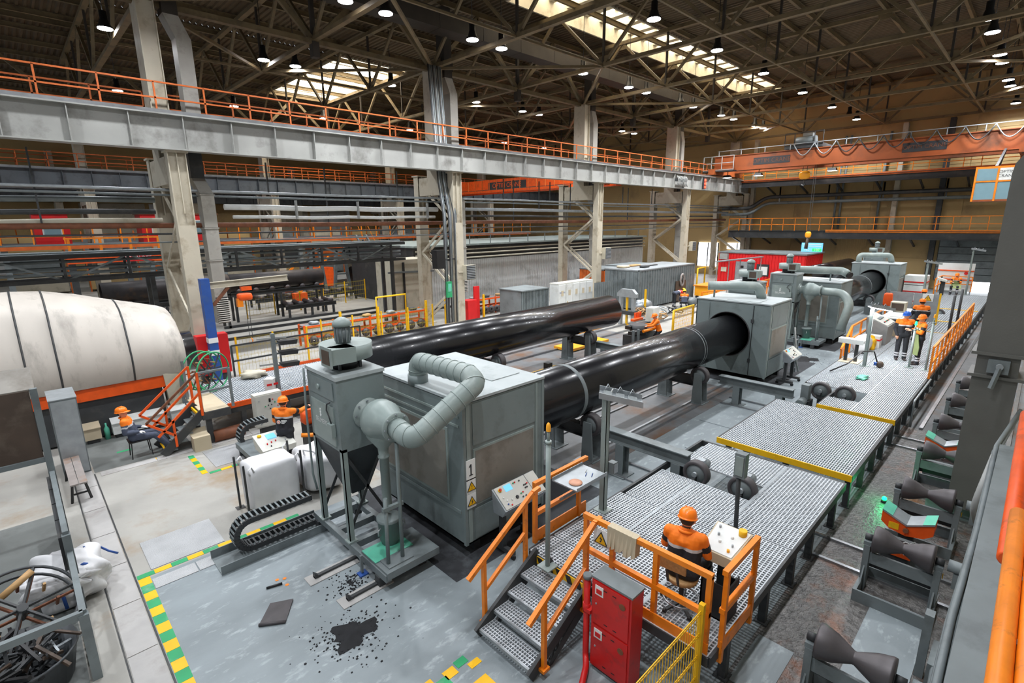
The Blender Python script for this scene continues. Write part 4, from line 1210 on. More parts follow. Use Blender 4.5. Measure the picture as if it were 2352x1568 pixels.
# motors and cable hoses at the roller row
t = thing('vibration_drive', 'dusty grey motor block with a thick ribbed hose at the lower right', 'motor', (7.0, .2, 0))
B(6.9, 7.4, .0, .22, .1, .55).build('block', 'steel_grey', t)
B(7.3, 7.45, .25, .34, .0, .9).build('guard_plate', 'steel_grey', t)
MB().tube(path((6.95, .12, .5), (6.5, .1, .5), (6.2, .05, .3), (6.0, -.1, .15), rad=.2), .07, 12).build('ribbed_hose', 'steel_grey', t)
MB().tube(path((7.5, .1, .6), (7.8, .1, 1.0), (8.0, -.1, 1.1), rad=.2), .04, 10).build('hose', 'steel_dark', t)

# ---------------------------------------------------------------- dark pillar and wall clutter on the right
t = thing('dark_pillar', 'massive dark grey pillar with a clamp lever at the right edge', 'pillar', (12.3, .28, 0))
B(12.0, 12.62, -.02, .58, .3, 2.88).build('lower_shaft', 'column_dark', t)
B(12.0, 12.62, -.02, .58, 3.3, 6.3).build('upper_shaft', 'column_dark', t)
MB().prism([(-.02, 6.3), (.58, 6.3), (.56, 6.45), (.48, 6.58), (.36, 6.66), (-.02, 6.7)], (12.0, 0, 0), (0, 1, 0), (0, 0, 1), (.62, 0, 0)).build('rounded_cap', 'column_dark', t)
B(11.94, 12.68, -.1, .64, 3.26, 3.31).build('flange', 'column_dark', t)
B(11.94, 12.68, -.1, .64, 2.86, 2.91).build('flange', 'column_dark', t)
B(12.02, 12.6, 0, .56, 2.9, 3.27).build('joint_box', 'column_dark', t)
B(11.9, 12.02, .12, .4, 2.97, 3.2).build('clamp_block', 'steel_grey', t)
MB().bar((11.86, .24, 3.08), (11.8, .3, 2.72), .06, .05).build('lever', 'steel_grey', t)
MB().cyl((11.84, .24, 3.1), (12.0, .24, 3.1), .05, n=12).build('pivot', 'galv', t)
MB().ib((12.3, .9, .16), (12.3, -.6, .16), .3, .3, .03).build('base_beam', 'steel_grey', t)
t = thing('cable_tray', 'dust-covered grey cable ledge with conduits along the right wall', 'ledge', (3.9, -.2, 2.4))
B(3.6, 9.8, -.42, .03, 2.35, 2.42).build('ledge', 'steel_grey', t)
B(3.6, 9.8, -.42, -.38, 2.42, 2.6).build('ledge_back', 'steel_grey', t)
for k, (y, z) in enumerate(((.06, 2.33), (.03, 2.28), (.07, 2.24))):
    MB().tube([(3.6, y, z), (5.2, y+.015, z+.01), (7, y-.01, z-.01), (9.9, y, z+.02), (11.8, -.12, z+.1)], .028, 8).build('conduit', 'steel_grey', t)
for x in (4.5, 6.8, 9.2):
    MB().bar((x, -.85, 2.2), (x, .02, 2.33), .05).build('wall_bracket', 'steel_grey', t)
MB().tube(path((9.6, .05, 2.3), (9.2, .15, 1.6), (9.9, .1, 1.1), rad=.3), .05, 10).build('hanging_hose', 'lamp_grey', t)
for k, (y, z, x0, x1, r, l) in enumerate(((-.165, 3.4, 2.3, 5.2, .05, 'bright orange round guard rail at the right edge, nearest the camera'), (-.27, 3.4, 2.0, 9.0, .055, 'orange guard rail tube at the far right, outer one'), (-.15, 3.25, 4.7, 8.6, .06, 'short orange tube with a rounded end at the right edge'))):
    m = MB()
    m.tube([(x0, y, z), (x0+.01, y, z), (x1, y, z)], [r*.8, r, r], 16)
    tt = thing('guard_tube', l, 'tube', (x0, y, z-r), 'orange guard tubes at the right edge')
    m.build('tube', 'orange_red' if k == 2 else 'orange', tt)
    for x in (x0+1.2, x1-1.0):
        MB().bar((x, y, z), (x, -.86, z-.25), .05).build('tube_bracket', 'steel_grey', tt)
# ================================================================ LEFT SIDE
def blob(c, s, seed=0, n=26, m=16, e=.55, amp=.08, fr=3.0, flat=True):
    """lumpy rounded box: centre c, half sizes s"""
    rnd = random.Random(seed)
    ws = [(rnd.uniform(1, fr)*2, rnd.uniform(1, fr)*2, rnd.uniform(1, fr)*2, rnd.uniform(0, 6), rnd.uniform(.4, 1)) for _ in range(7)]
    def sp(v): return math.copysign(abs(v)**e, v)
    mb = MB()
    vs = []
    for j in range(m+1):
        t = -PI/2+PI*j/m
        for i in range(n):
            p = 2*PI*i/n
            d = V((sp(math.cos(t))*sp(math.cos(p)), sp(math.cos(t))*sp(math.sin(p)), sp(math.sin(t))))
            k = 1+amp*sum(w[4]*math.sin(d.x*w[0]+d.y*w[1]+d.z*w[2]+w[3]) for w in ws)/2.2
            q = V((c[0]+d.x*s[0]*k, c[1]+d.y*s[1]*k, c[2]+d.z*s[2]*k))
            if flat and q.z < c[2]-s[2]: q.z = c[2]-s[2]
            vs.append(q)
    mb.add(vs, [(j*n+i, j*n+(i+1) % n, (j+1)*n+(i+1) % n, (j+1)*n+i) for j in range(m) for i in range(n)], True)
    return mb
# floor markings
t = thing('floor_marking', 'green and yellow dashed floor stripe turning a corner at lower left', 'marking', (.7, 9.4, 0))
def block(x0, x1, y0, y1, mt, par):
    B(x0, x1, y0, y1, .0075, .011).build('stripe_block', mt, par)
for k in range(14):
    block(.67, .83, 9.44-.225*(k+1), 9.44-.225*k-.004, 'yellow' if k % 2 == 0 else 'green', t)
for k in range(11):
    block(.67+.24*k, .67+.24*k+.236, 9.445, 9.57, 'green' if k % 2 == 0 else 'yellow', t)
t = thing('floor_marking', 'small green and yellow corner stripe near the white bag', 'marking', (2.4, 12.7, 0))
for k in range(6):
    block(2.42, 2.54, 14.1-.22*(k+1), 14.1-.22*k-.004, 'green' if k % 2 == 0 else 'yellow', t)
for k in range(5):
    block(2.56+.24*k, 2.56+.24*k+.236, 12.68, 12.79, 'green' if k % 2 == 0 else 'yellow', t)
t = thing('floor_marking', 'worn yellow and green stripe on the floor below the near steps', 'marking', (3.6, 4.3, 0))
for k, (x, y, mt) in enumerate(((3.42, 4.62, 'yellow'), (3.3, 4.75, 'green'), (3.1, 4.7, 'yellow'), (2.95, 4.62, 'green'), (2.78, 4.7, 'yellow'))):
    block(x, x+.17, y-.3, y-.3+.1+.02*k, mt, t)
block(3.15, 3.5, 3.75, 4.15, 'yellow', t)
for k, (x, y, mt, l) in enumerate(((1.2, 15.6, 'green', 'faded green paint dash on the floor by the grey cabinet'), (1.75, 14.5, 'yellow', 'yellow paint splash on the floor near the orange stairs'))):
    one('paint_mark', B(x, x+.3, y, y+.1, .0075, .011), mt, l, 'marking')

# white, orange and black oval casing
t = thing('coating_shell', 'huge rounded casing, white above, orange band, black below', 'machine', (0, 18.5, 0))
def sect(x, s, top):
    """front half and back of the white shell at x, s = size factor"""
    pts = [(16.95, 1.46), (16.84, 1.75), (16.82, 2.1), (16.95, 2.45), (17.2, top-.5), (17.6, top-.2), (18.1, top-.05), (18.6, top), (19.2, top-.08), (19.8, top-.3), (20.2, top-.8), (20.3, 2.0), (20.25, 1.46)]
    return [(x, 18.5+(y-18.5)*s, 1.46+(z-1.46)*(1 if s > .99 else (.3+.7*s))) for y, z in pts]
xs = [(-9, 1, 3.97), (-1.6, 1, 3.97), (-.1, 1, 3.97), (.5, 1, 3.93), (1.2, .995, 3.78), (2.0, .99, 3.55), (2.7, .985, 3.36), (3.05, .98, 3.26), (3.22, .96, 3.2), (3.28, .92, 3.1)]
def shellpart(idx, gap=0.0):
    m = MB()
    ss = [sect(*xs[i]) for i in idx]
    n = len(ss[0])
    if gap:
        ss[0] = [(x+gap, y, z) for x, y, z in ss[0]]
    m.add([p for s in ss for p in s], [(a*n+i, (a+1)*n+i, (a+1)*n+i+1, a*n+i+1) for a in range(len(ss)-1) for i in range(n-1)], True)
    return m
for idx in ((0, 1), (1, 2), (2, 3), (3, 4, 5), (5, 6, 7, 8, 9)):
    shellpart(idx, .02 if idx[0] else 0).build('shell_segment', 'white_shell', t)
for i in (1, 2, 3, 5):
    s = sect(*xs[i])
    MB().tube([V(p)+V((0, -.005 if p[1] < 18.5 else .005, .005)) for p in s], .022, 6).build('seam', 'steel_dark', t)
m = MB()
s = sect(*xs[-1]); m.add(s, [tuple(range(len(s)))])
m.build('end_cap', 'white_shell', t)
B(-9, 2.75, 17.0, 20.2, 1.12, 1.48).build('orange_band', 'orange_red', t)
B(-9, 2.6, 17.08, 20.1, .06, 1.12).build('black_base', 'steel_dark', t)
MB().hexa([(2.75, 17.0, 0), (3.0, 17.05, 0), (3.0, 17.5, 0), (2.75, 17.5, 0)], [(2.65, 16.95, 1.5), (3.1, 17.0, 1.56), (3.1, 17.5, 1.56), (2.65, 17.5, 1.5)]).build('end_post', 'wall_block', t)
B(3.02, 3.2, 17.0, 17.4, 0, 1.6).build('end_post', 'steel_grey', t)
# low boxes along the casing
for x0, x1, m_, l in ((.7, 1.05, 'cardboard', 'small cream junction box on the floor by the black casing'), (1.3, 2.5, 'white', 'long white lidded channel along the foot of the black casing'), (2.65, 3.05, 'white', 'white box with grille slots behind the orange stairs'), (3.1, 3.45, 'white', 'smaller white box beside the slotted one')):
    t = thing('floor_box', l, 'box', ((x0+x1)/2, 17.3, 0), 'pale boxes along the casing')
    B(x0, x1, 16.75, 17.06, .12, .42).build('box_body', m_, t)
    MB().hexa([(x0-.01, 16.72, .42), (x1+.01, 16.72, .42), (x1+.01, 17.07, .5), (x0-.01, 17.07, .5)], [(x0-.01, 16.72, .44), (x1+.01, 16.72, .44), (x1+.01, 17.07, .52), (x0-.01, 17.07, .52)]).build('box_lid', m_, t)
    B(x0+.05, x1-.05, 16.8, 17.0, 0, .12).build('box_foot', 'steel_dark', t)
one('bottle', MB().lathe((1.18, 16.9, 0), (0, 0, 1), [(0, 0), (0, .06), (.3, .06), (.38, .02), (.46, .02), (.46, 0)], 12), 'mint', 'teal bottle standing between the pale boxes', 'bottle')

# stairs and platform at the left line
ZL = .9
t = thing('steps', 'dark steel steps with yellow nosings behind the seated left worker', 'stairs', (2.0, 14.6, 0))
for y in (14.5, 15.25):
    MB().bar((2.0, y, .05), (3.0, y, .93), .05, .2).build('stringer', 'steel_dark', t)
for k in range(5):
    x, z = 2.08+.19*k, .12+.165*k
    B(x, x+.24, 14.52, 15.23, z-.03, z).build('tread', 'steel_grey', t)
B(2.06, 2.1, 14.52, 15.23, .1, .125).build('yellow_nosing', 'yellow', t)
B(2.86, 2.9, 14.52, 15.23, .83, .9).build('yellow_nosing', 'yellow', t)
for y, l in ((14.46, 'orange stair rail on the near side of the left steps'), (15.3, 'orange stair rail on the far side of the left steps')):
    t = thing('handrail', l, 'railing', (1.9, y, .3), 'handrails of the left steps')
    MB().bar((1.75, y, .95), (2.95, y, 1.98), .05).build('top_rail', 'rust' if y < 15 else 'orange_red', t)
    MB().bar((1.95, y, .55), (2.95, y, 1.45), .05).build('mid_rail', 'orange_red', t)
    MB().bar((1.75, y, .95), (2.3, y, .5), .05).build('lower_rail', 'orange_red', t)
    MB().bar((2.95, y, .85), (2.95, y, 1.98), .055).build('post', 'orange_red', t)
    MB().bar((2.3, y, .2), (2.3, y, .9), .05).build('post', 'orange_red', t)
t = thing('grating_platform', 'raised checker-plate platform with orange edge behind the left worker', 'platform', (5, 16, 0))
B(2.95, 3.6, 14.5, 16.2, ZL-.04, ZL).build('landing_plate', 'cardboard', t)
for x0, x1 in ((3.62, 5.4), (5.42, 7.2), (7.22, 9.0)):
    gpanel(x0, x1, 14.75, 17.3, ZL, t, .06, .12, .02)
    B(x0, x1, 14.75, 17.3, ZL-.06, ZL-.05).build('under_plate', 'steel_grey', t)
MB().bar((2.95, 14.5, ZL-.1), (3.62, 14.5, ZL-.1), .06, .2).build('edge_beam', 'steel_dark', t)
MB().bar((3.62, 14.72, ZL-.05), (9.0, 14.72, ZL-.05), .05, .14).build('edge_beam', 'orange_red', t)
MB().bar((3.62, 14.76, ZL-.2), (9.0, 14.76, ZL-.2), .05, .14).build('edge_beam', 'steel_dark', t)
MB().bar((5.0, 17.32, ZL+.04), (9.0, 17.32, ZL+.04), .05, .1).build('edge_beam', 'orange_red', t)
for x, y in ((3.1, 14.6), (3.1, 16), (4.0, 14.8), (5.2, 14.8), (6.6, 14.8), (8.5, 14.8), (4.6, 17.1), (7, 17.1)):
    B(x-.06, x+.06, y-.06, y+.06, 0, ZL-.12).build('leg', 'steel_dark', t)
t = thing('railing', 'grey steel railing at the landing of the left steps', 'railing', (2.95, 14.5, ZL))
for z in (1.95, 1.45):
    MB().bar((2.97, 14.52, z), (3.7, 14.52, z), .05).build('rail', 'steel_grey', t)
for x in (2.97, 3.7):
    MB().bar((x, 14.52, ZL), (x, 14.52, 1.95), .06).build('post', 'steel_grey', t)
MB().bar((2.97, 16.0, ZL), (2.97, 16.0, 2.0), .06).build('post', 'steel_grey', t)
B(3.1, 3.5, 14.49, 14.5, ZL-.13, ZL-.06).build('yellow_tag', 'yellow', t)
# boxes and pipe stub under the landing
t = thing('carton', 'open cardboard carton under the left steps', 'box', (2.75, 14.3, 0))
B(2.62, 3.0, 14.2, 14.5, 0, .38).build('carton_body', 'cardboard', t)
MB().hexa([(2.62, 14.5, .38), (3.0, 14.5, .38), (3.0, 14.52, .38), (2.62, 14.52, .38)], [(2.62, 14.62, .5), (3.0, 14.62, .5), (3.0, 14.64, .5), (2.62, 14.64, .5)]).build('flap', 'cardboard', t)
pipe('pipe_stub', 'short rusty pipe offcut lying under the left platform', 3.15, 3.9, 14.6, .16, .16, mat='rust', n=20)
# cable reels behind the landing
def reel(label, c, axis, r, n=2, gap=.35, mat='green', g='cable reels'):
    c, a = V(c), V(axis).normalized()
    t = thing('cable_reel', label, 'reel', tuple(c-V((0, 0, r))), g)
    d, s, u = mat3((0, 0, 0), a)
    for k in range(n):
        o = c+a*gap*(k-(n-1)/2)
        MB().tube([o+s*r*math.cos(2*PI*i/36)+u*r*math.sin(2*PI*i/36) for i in range(36)], .022, 6, True).build('rim', 'steel_grey' if mat is None else mat, t)
        for i in range(6):
            an = PI*i/3
            MB().bar(o, o+s*r*math.cos(an)+u*r*math.sin(an), .03).build('spoke', 'rust' if k == 0 else 'steel_dark', t)
    MB().cyl(c-a*gap*.7, c+a*gap*.7, .06, n=10).build('hub', 'steel_dark', t)
    for i in range(8):
        an = 2*PI*i/8+.2
        p = c+s*r*.62*math.cos(an)+u*r*.62*math.sin(an)
        MB().bar(p-a*gap*.5, p+a*gap*.5, .03).build('cross_rod', 'wood' if i % 2 else 'rust', t)
    return t
reel('green ringed cable reel standing at the left landing', (3.6, 16.4, 1.5), (.5, -.87, 0), .56, 3, .26)
# worker's control station
t = thing('control_cabinet', 'cream control cabinet with buttons left of the standing left worker', 'cabinet', (4.4, 13.9, 0))
B(4.05, 4.75, 13.9, 14.15, .3, 1.22).build('case', 'cabinet', t)
B(4.07, 4.73, 13.885, 13.9, .33, 1.19).build('door', 'cabinet', t)
B(4.15, 4.65, 13.95, 14.1, 0, .3).build('plinth', 'steel_dark', t)
for x, z, mt in ((4.3, .88, 'glow_green'), (4.55, .95, 'glow_green'), (4.38, .9, 'steel_dark'), (4.46, .9, 'steel_dark'), (4.42, .8, 'black'), (4.62, .84, 'red_bright'), (4.5, 1.04, 'red_bright'), (4.15, 1.06, 'galv'), (4.15, .42, 'galv')):
    MB().cyl((x, 13.885, z), (x, 13.865, z), .016, n=8).build('button', mt if mt != 'glow_green' else 'green', t)
B(4.4, 4.45, 13.875, 13.886, .98, 1.08).build('meter', 'black', t)
t = thing('desk_console', 'cream push-button desk in front of the standing left worker', 'console', (3.6, 11.8, 0))
B(3.32, 4.3, 11.4, 13.3, .2, .34).build('table_plate', 'steel_grey', t)
B(3.6, 3.8, 11.7, 11.95, .34, .55).build('pedestal', 'steel_dark', t)
cs = MB().hexa([(3.4, 11.45, .55), (4.1, 11.45, .55), (4.1, 12.05, .55), (3.4, 12.05, .55)], [(3.38, 11.45, .68), (4.12, 11.45, .68), (4.12, 12.1, .86), (3.38, 12.1, .86)]).build('console_box', 'cabinet', t)
def cz(y): return .685+(y-11.45)/.65*.18
for x, y, mt, r in ((3.5, 12.0, 'yellow', .045), (3.55, 11.65, 'red_bright', .014), (3.65, 11.68, 'red_bright', .014), (3.75, 11.7, 'red_bright', .014), (3.85, 11.85, 'print_dark', .014), (3.95, 11.9, 'print_dark', .014), (3.6, 11.55, 'print_dark', .012), (3.95, 11.65, 'galv', .012)):
    MB().cyl((x, y, cz(y)-.01), (x, y, cz(y)+.03), r, n=10).build('button', mt, cs)
MB().hexa([(3.62, 11.82, cz(11.82)), (3.82, 11.82, cz(11.82)), (3.82, 12.0, cz(12.0)), (3.62, 12.0, cz(12))], [(3.62, 11.82, cz(11.82)+.012), (3.82, 11.82, cz(11.82)+.012), (3.82, 12.0, cz(12.0)+.012), (3.62, 12.0, cz(12)+.012)]).build('display', 'screen_blue', cs)
for x, y in ((3.4, 11.5), (4.2, 11.5), (3.4, 13.2), (4.2, 13.2)):
    B(x-.04, x+.04, y-.04, y+.04, 0, .2).build('table_leg', 'steel_dark', t)
t = thing('winding_machine', 'orange machine head with a handwheel right of the left worker', 'machine', (4.9, 12.4, 0))
B(4.7, 5.3, 12.1, 12.6, 0, .7).build('machine_base', 'black', t)
blob((4.85, 12.4, .85), (.2, .18, .18), 5, 16, 10, .5, .03).build('orange_head', 'orange_red', t)
B(4.75, 4.95, 12.2, 12.3, .9, 1.1).build('lug', 'orange_red', t)
hw = MB().tube([(5.0+.14*math.cos(2*PI*i/20), 12.2, 1.15+.14*math.sin(2*PI*i/20)) for i in range(20)], .018, 6, True).build('handwheel', 'galv', t)
for i in range(3):
    MB().bar((5.0, 12.2, 1.15), (5.0+.13*math.cos(i*2.1), 12.2, 1.15+.13*math.sin(i*2.1)), .018).build('wheel_spoke', 'galv', hw)
MB().tube(path((4.3, 11.6, .75), (4.6, 11.5, .7), (4.9, 11.9, .8), rad=.1), .05, 10).build('orange_bar', 'orange', t)
# cable chains
def chain(label, pts, w, name='cable_chain', g='cable chains'):
    t = thing(name, label, 'cable chain', tuple(pts[0]), g)
    pts = [V(p) for p in pts]
    n = len(pts)
    for k in range(n-1):
        a, b = pts[k], pts[k+1]
        c = (a+b)/2
        u = (b-a)
        for s in (-1, 1):
            MB().bar(a+V((0, s*w/2, 0)), b+V((0, s*w/2, 0)), .025, .09, (0, 1, 0) if False else u.cross(V((0, 1, 0)))).build('side_link', 'steel_dark', t)
        if k % 1 == 0:
            nrm = u.cross(V((0, 1, 0))).normalized()
            MB().bar(c+nrm*.05-V((0, w/2, 0)), c+nrm*.05+V((0, w/2, 0)), .03, .012, nrm).build('rung', 'steel_grey', t)
            MB().bar(c-nrm*.05-V((0, w/2, 0)), c-nrm*.05+V((0, w/2, 0)), .03, .012, nrm).build('rung', 'steel_dark', t)
    return t
cp = [(3.55-.09*i, 9.0, .1) for i in range(15)]+[(2.28-.25*math.sin(PI*i/12), 9.0, .36-.26*math.cos(PI*i/12)) for i in range(1, 13)]+[(2.28+.09*i, 9.0, .62) for i in range(1, 13)]
chain('black cable chain looping over the channel beside the near collector', cp, .24)
cp = [(4.4-.09*i, 13.35, .1) for i in range(8)]+[(3.75-.3*math.sin(PI*i/12), 13.35, .42-.32*math.cos(PI*i/12)) for i in range(1, 13)]+[(3.75+.09*i, 13.35, .74) for i in range(1, 5)]
chain('black cable chain curling beside the cream control cabinet', cp, .3)
t = thing('cable_channel', 'long grey steel channel on the floor under the cable chain', 'channel', (2.6, 8.8, 0))
B(1.68, 3.5, 8.62, 9.2, .008, .02).build('channel_floor', 'steel_grey', t)
B(1.68, 3.5, 8.6, 8.62, .008, .16).build('channel_wall', 'steel_grey', t)
B(1.68, 3.5, 9.2, 9.22, .008, .16).build('channel_wall', 'steel_grey', t)
for y0, x0, l in ((7.45, 2.6, 'white-painted floor strip with a dark rail, left of the skid'), (6.6, 2.74, 'white-painted floor strip with a dark rail in front of the skid')):
    t = thing('rail_strip', l, 'rail', (x0+.4, y0, 0), 'rail strips before the skid')
    B(x0, x0+.85, y0-.14, y0+.12, .007, .02).build('strip', 'conc_strip', t)
    B(x0+.12, x0+.9, y0-.03, y0+.03, .02, .055).build('rail', 'steel_dark', t)
    MB().prism([(0, 0), (.1, 0), (0, .1)], (x0+.12, y0-.04, .02), (1, 0, 0), (0, 0, 1), (0, .08, 0)).build('end_stop', 'steel_dark', t)

# bulk bags in a rod frame
t = thing('bulk_bag', 'square white bulk bag held open by rods beside the cable chain', 'bag', (3.1, 10.3, 0))
blob((3.12, 10.33, .52), (.46, .36, .5), 2, 44, 26, .22, .03, 6).build('bag_body', 'bag', t)
for x, y in ((2.66, 10.0), (2.66, 10.66), (3.56, 10.02), (3.56, 10.66)):
    MB().tube([(x, y, .9), (x-.03, y-.02, 1.02), (x+.05, y+.02, 1.06), (x+.08, y, .95)], .018, 6).build('strap', 'bag', t)
t = thing('bag_holder', 'thin steel rod frame holding the square white bulk bag', 'frame', (3.1, 10.3, 0))
for x, y in ((2.58, 10.05), (2.58, 10.62), (3.64, 9.98), (3.64, 10.66)):
    MB().bar((x, y, 0), (x, y, 1.12), .035).build('rod', 'steel_dark', t)
    B(x-.08, x+.08, y-.08, y+.08, 0, .012).build('rod_foot', 'steel_dark', t)
t = thing('bulk_bag', 'slumped dirty white bulk bag behind the legs of the near collector', 'bag', (4.0, 10.4, 0))
blob((4.12, 10.35, .48), (.42, .5, .46), 9, 36, 22, .5, .1, 4).build('bag_body', 'bag', t)
MB().tube([(3.8, 10.2, .9), (3.75, 10.1, 1.05), (3.9, 10.0, 1.0), (4.0, 10.1, .9)], .02, 6).build('strap', 'bag', t)
t = thing('bulk_bag', 'crumpled white bulk bag with blue straps lying at lower left', 'bag', (-.02, 9.7, 0))
blob((-.12, 9.72, .36), (.45, .42, .36), 21, 44, 26, .6, .16, 5).build('bag_body', 'bag', t)
blob((-.25, 9.45, .5), (.4, .25, .16), 25, 30, 16, .6, .2, 5, False).build('bag_fold', 'bag', t)
MB().tube([(.12, 9.9, .66), (.28, 9.95, .6), (.42, 10.0, .4), (.52, 9.9, .36)], .018, 6).build('strap', 'blue', t)
MB().tube([(.0, 9.45, .6), (.08, 9.38, .66), (.14, 9.42, .6)], .022, 6).build('strap', 'blue', t)
MB().tube([(-.25, 9.3, .6), (-.22, 9.25, .4), (-.2, 9.2, .15)], .025, 6).build('strap', 'blue', t)
# bench, cabinet, guard frames
t = thing('bench', 'narrow wooden bench on dark legs beside the grey cabinet', 'bench', (.3, 14, 0))
for x0, x1 in ((.17, .305), (.315, .45)):
    B(x0, x1, 13.1, 14.85, .44, .47).build('plank', 'wood_grey', t)
for y in (13.25, 14.6):
    for s in (-1, 1):
        MB().bar((.31+s*.1, y, .44), (.31+s*.16, y+.04, 0), .035).build('leg', 'black', t)
    MB().bar((.2, y, .2), (.42, y, .2), .03).build('leg_tie', 'black', t)
t = thing('tall_cabinet', 'tall pale grey metal cabinet behind the bench', 'cabinet', (.38, 15.3, 0))
B(.14, .62, 14.85, 15.85, 0, 1.83).build('case', 'steel_grey', t)
B(.13, .63, 14.84, 15.86, 1.83, 1.85).build('top', 'galv', t)
B(.16, .6, 14.835, 14.85, .05, 1.8).build('door', 'galv', t)
t = thing('guard_booth', 'grey steel guard frame with a brown panel at the left edge', 'guard', (-.5, 11, 0))
for x, y, z in ((-.04, 12.0, 2.85), (-.04, 9.3, 1.25), (-.04, 7.6, .95), (-1.9, 12.0, 2.85)):
    B(x-.05, x+.05, y-.05, y+.05, 0, z).build('post', 'steel_grey', t)
for a, b in (((-2, 12, 1.53), (0, 12, 1.53)), ((-.04, 12, 1.25), (-.04, 9.3, 1.25)), ((-.04, 9.3, .95), (-.04, 7.6, .95)), ((-2, 7.6, .95), (-.04, 7.6, .95)), ((-.04, 12, .1), (-.04, 7.6, .1))):
    MB().bar(a, b, .07, .09).build('frame_rail', 'steel_grey', t)
B(-2.0, -.1, 12.0, 12.02, 1.58, 2.82).build('brown_panel', 'brown', t)
MB().hexa([(-2, 12.02, 2.8), (-.02, 12.02, 2.8), (-.02, 12.5, 3.1), (-2, 12.5, 3.1)], [(-2, 12.02, 2.84), (-.02, 12.02, 2.84), (-.02, 12.5, 3.14), (-2, 12.5, 3.14)]).build('sloped_cover', 'panel_dirty', t)
for k in range(4):
    B(-.13, .0, 9.35+.66*k, 9.98+.66*k, .16, 1.2).build('side_panel', 'steel_dark', t)
# reels and scrap bin at the lower left corner
reel('large dark reel with brass arms at the lower left corner', (-.62, 8.75, .62), (.15, -.55, .8), .58, 2, .2, 'machine_dk')
t = thing('scrap_bin', 'dark round bin full of tangled scrap at the bottom left', 'bin', (-.7, 7.9, 0))
MB().lathe((-.72, 8.0, .05), (0, 0, 1), [(0, 0), (0, .5), (.4, .58), (.42, .6), (.44, .58), (.1, .48), (.1, 0)], 28).build('bin_wall', 'machine_dk', t)
rnd = random.Random(4)
m = MB()
for k in range(70):
    a, r = rnd.uniform(0, 6.28), .5*math.sqrt(rnd.random())
    p = V((-.72+r*math.cos(a), 8.0+r*math.sin(a), rnd.uniform(.25, .55)))
    d = V((rnd.uniform(-1, 1), rnd.uniform(-1, 1), rnd.uniform(-.3, .5))).normalized()*rnd.uniform(.1, .3)
    m.cur = rnd.choice([0, 0, 1, 2, 3])
    m.bar(p-d, p+d, rnd.uniform(.02, .05))
o = m.build('scrap', ['steel_dark', 'galv', 'brown', 'black'], t); o['kind'] = 'stuff'
one('ball_rod', MB().cyl((-.9, 8.95, .75), (-.45, 9.05, 1.0), .045, n=10), 'wood', 'beige rod with a ball end laid across the large reel', 'rod')

# near floor: folded sheet, coal dust, debris
t = thing('rubber_sheet', 'folded dark grey rubber sheet lying on the painted floor', 'sheet', (1.95, 7.15, 0))
o = MB().hexa([(1.72, 7.02, .008), (2.02, 6.82, .008), (2.28, 7.2, .008), (2.0, 7.36, .008)], [(1.72, 7.02, .03), (2.02, 6.82, .02), (2.28, 7.2, .04), (2.0, 7.36, .03)]).build('sheet_leaf', 'rubber', t)
MB().tube([(1.72, 7.02, .035), (2.02, 6.82, .03)], .022, 8).build('sheet_fold', 'rubber', t)
one('hand_tool', MB().tube([(2.08, 7.75, .025), (2.3, 7.68, .03)], .018, 8), 'black', 'black tool handle on the floor near the rubber sheet', 'tool')
rnd = random.Random(8)
for k, (x, y) in enumerate(((2.38, 7.8), (2.28, 7.85), (2.35, 7.62))):
    one('paint_mark', MB().cyl((x, y, .0075), (x, y, .011), .03, n=8), 'orange', 'orange paint dab on the floor by the tool handle', 'marking', 'orange paint dabs by the tool handle')
def dust(label, c, r, n, pile, seed):
    rr = random.Random(seed)
    m = MB()
    if pile:
        NN = 26
        vs = [(c[0], c[1], .05)]
        for ring, (f, h) in enumerate(((.4, .035), (.75, .016), (1.0, .0085))):
            for i in range(NN):
                a = 2*PI*i/NN
                q = r*f*(1+.28*math.sin(3*a+seed)+.18*math.sin(7*a))
                vs.append((c[0]+q*math.cos(a), c[1]+q*math.sin(a)*.8, h))
        fs = [(0, 1+i, 1+(i+1) % NN) for i in range(NN)]
        for k in range(2):
            fs += [(1+k*NN+i, 1+(k+1)*NN+i, 1+(k+1)*NN+(i+1) % NN, 1+k*NN+(i+1) % NN) for i in range(NN)]
        m.add(vs, fs, True)
    for k in range(n):
        a, q = rr.uniform(0, 6.28), abs(rr.gauss(0, 1))*r
        x, y, s = c[0]+q*math.cos(a), c[1]+q*math.sin(a), rr.uniform(.003, .014)
        m.box(x-s, x+s, y-s*.7, y+s*.7, .006, .008+s*.8)
    o = one('coal_dust', m, 'coal', label, 'dust'); o['kind'] = 'stuff'
dust('black dust pile on the floor between the rubber sheet and the steps', (2.62, 5.95), .3, 420, True, 2)
dust('black crumbs scattered on the floor at the skid jack', (3.1, 6.95), .22, 260, False, 3)
dust('heap of black dust beside the skid of the third collector', (22.8, 6.2), .5, 150, True, 5)
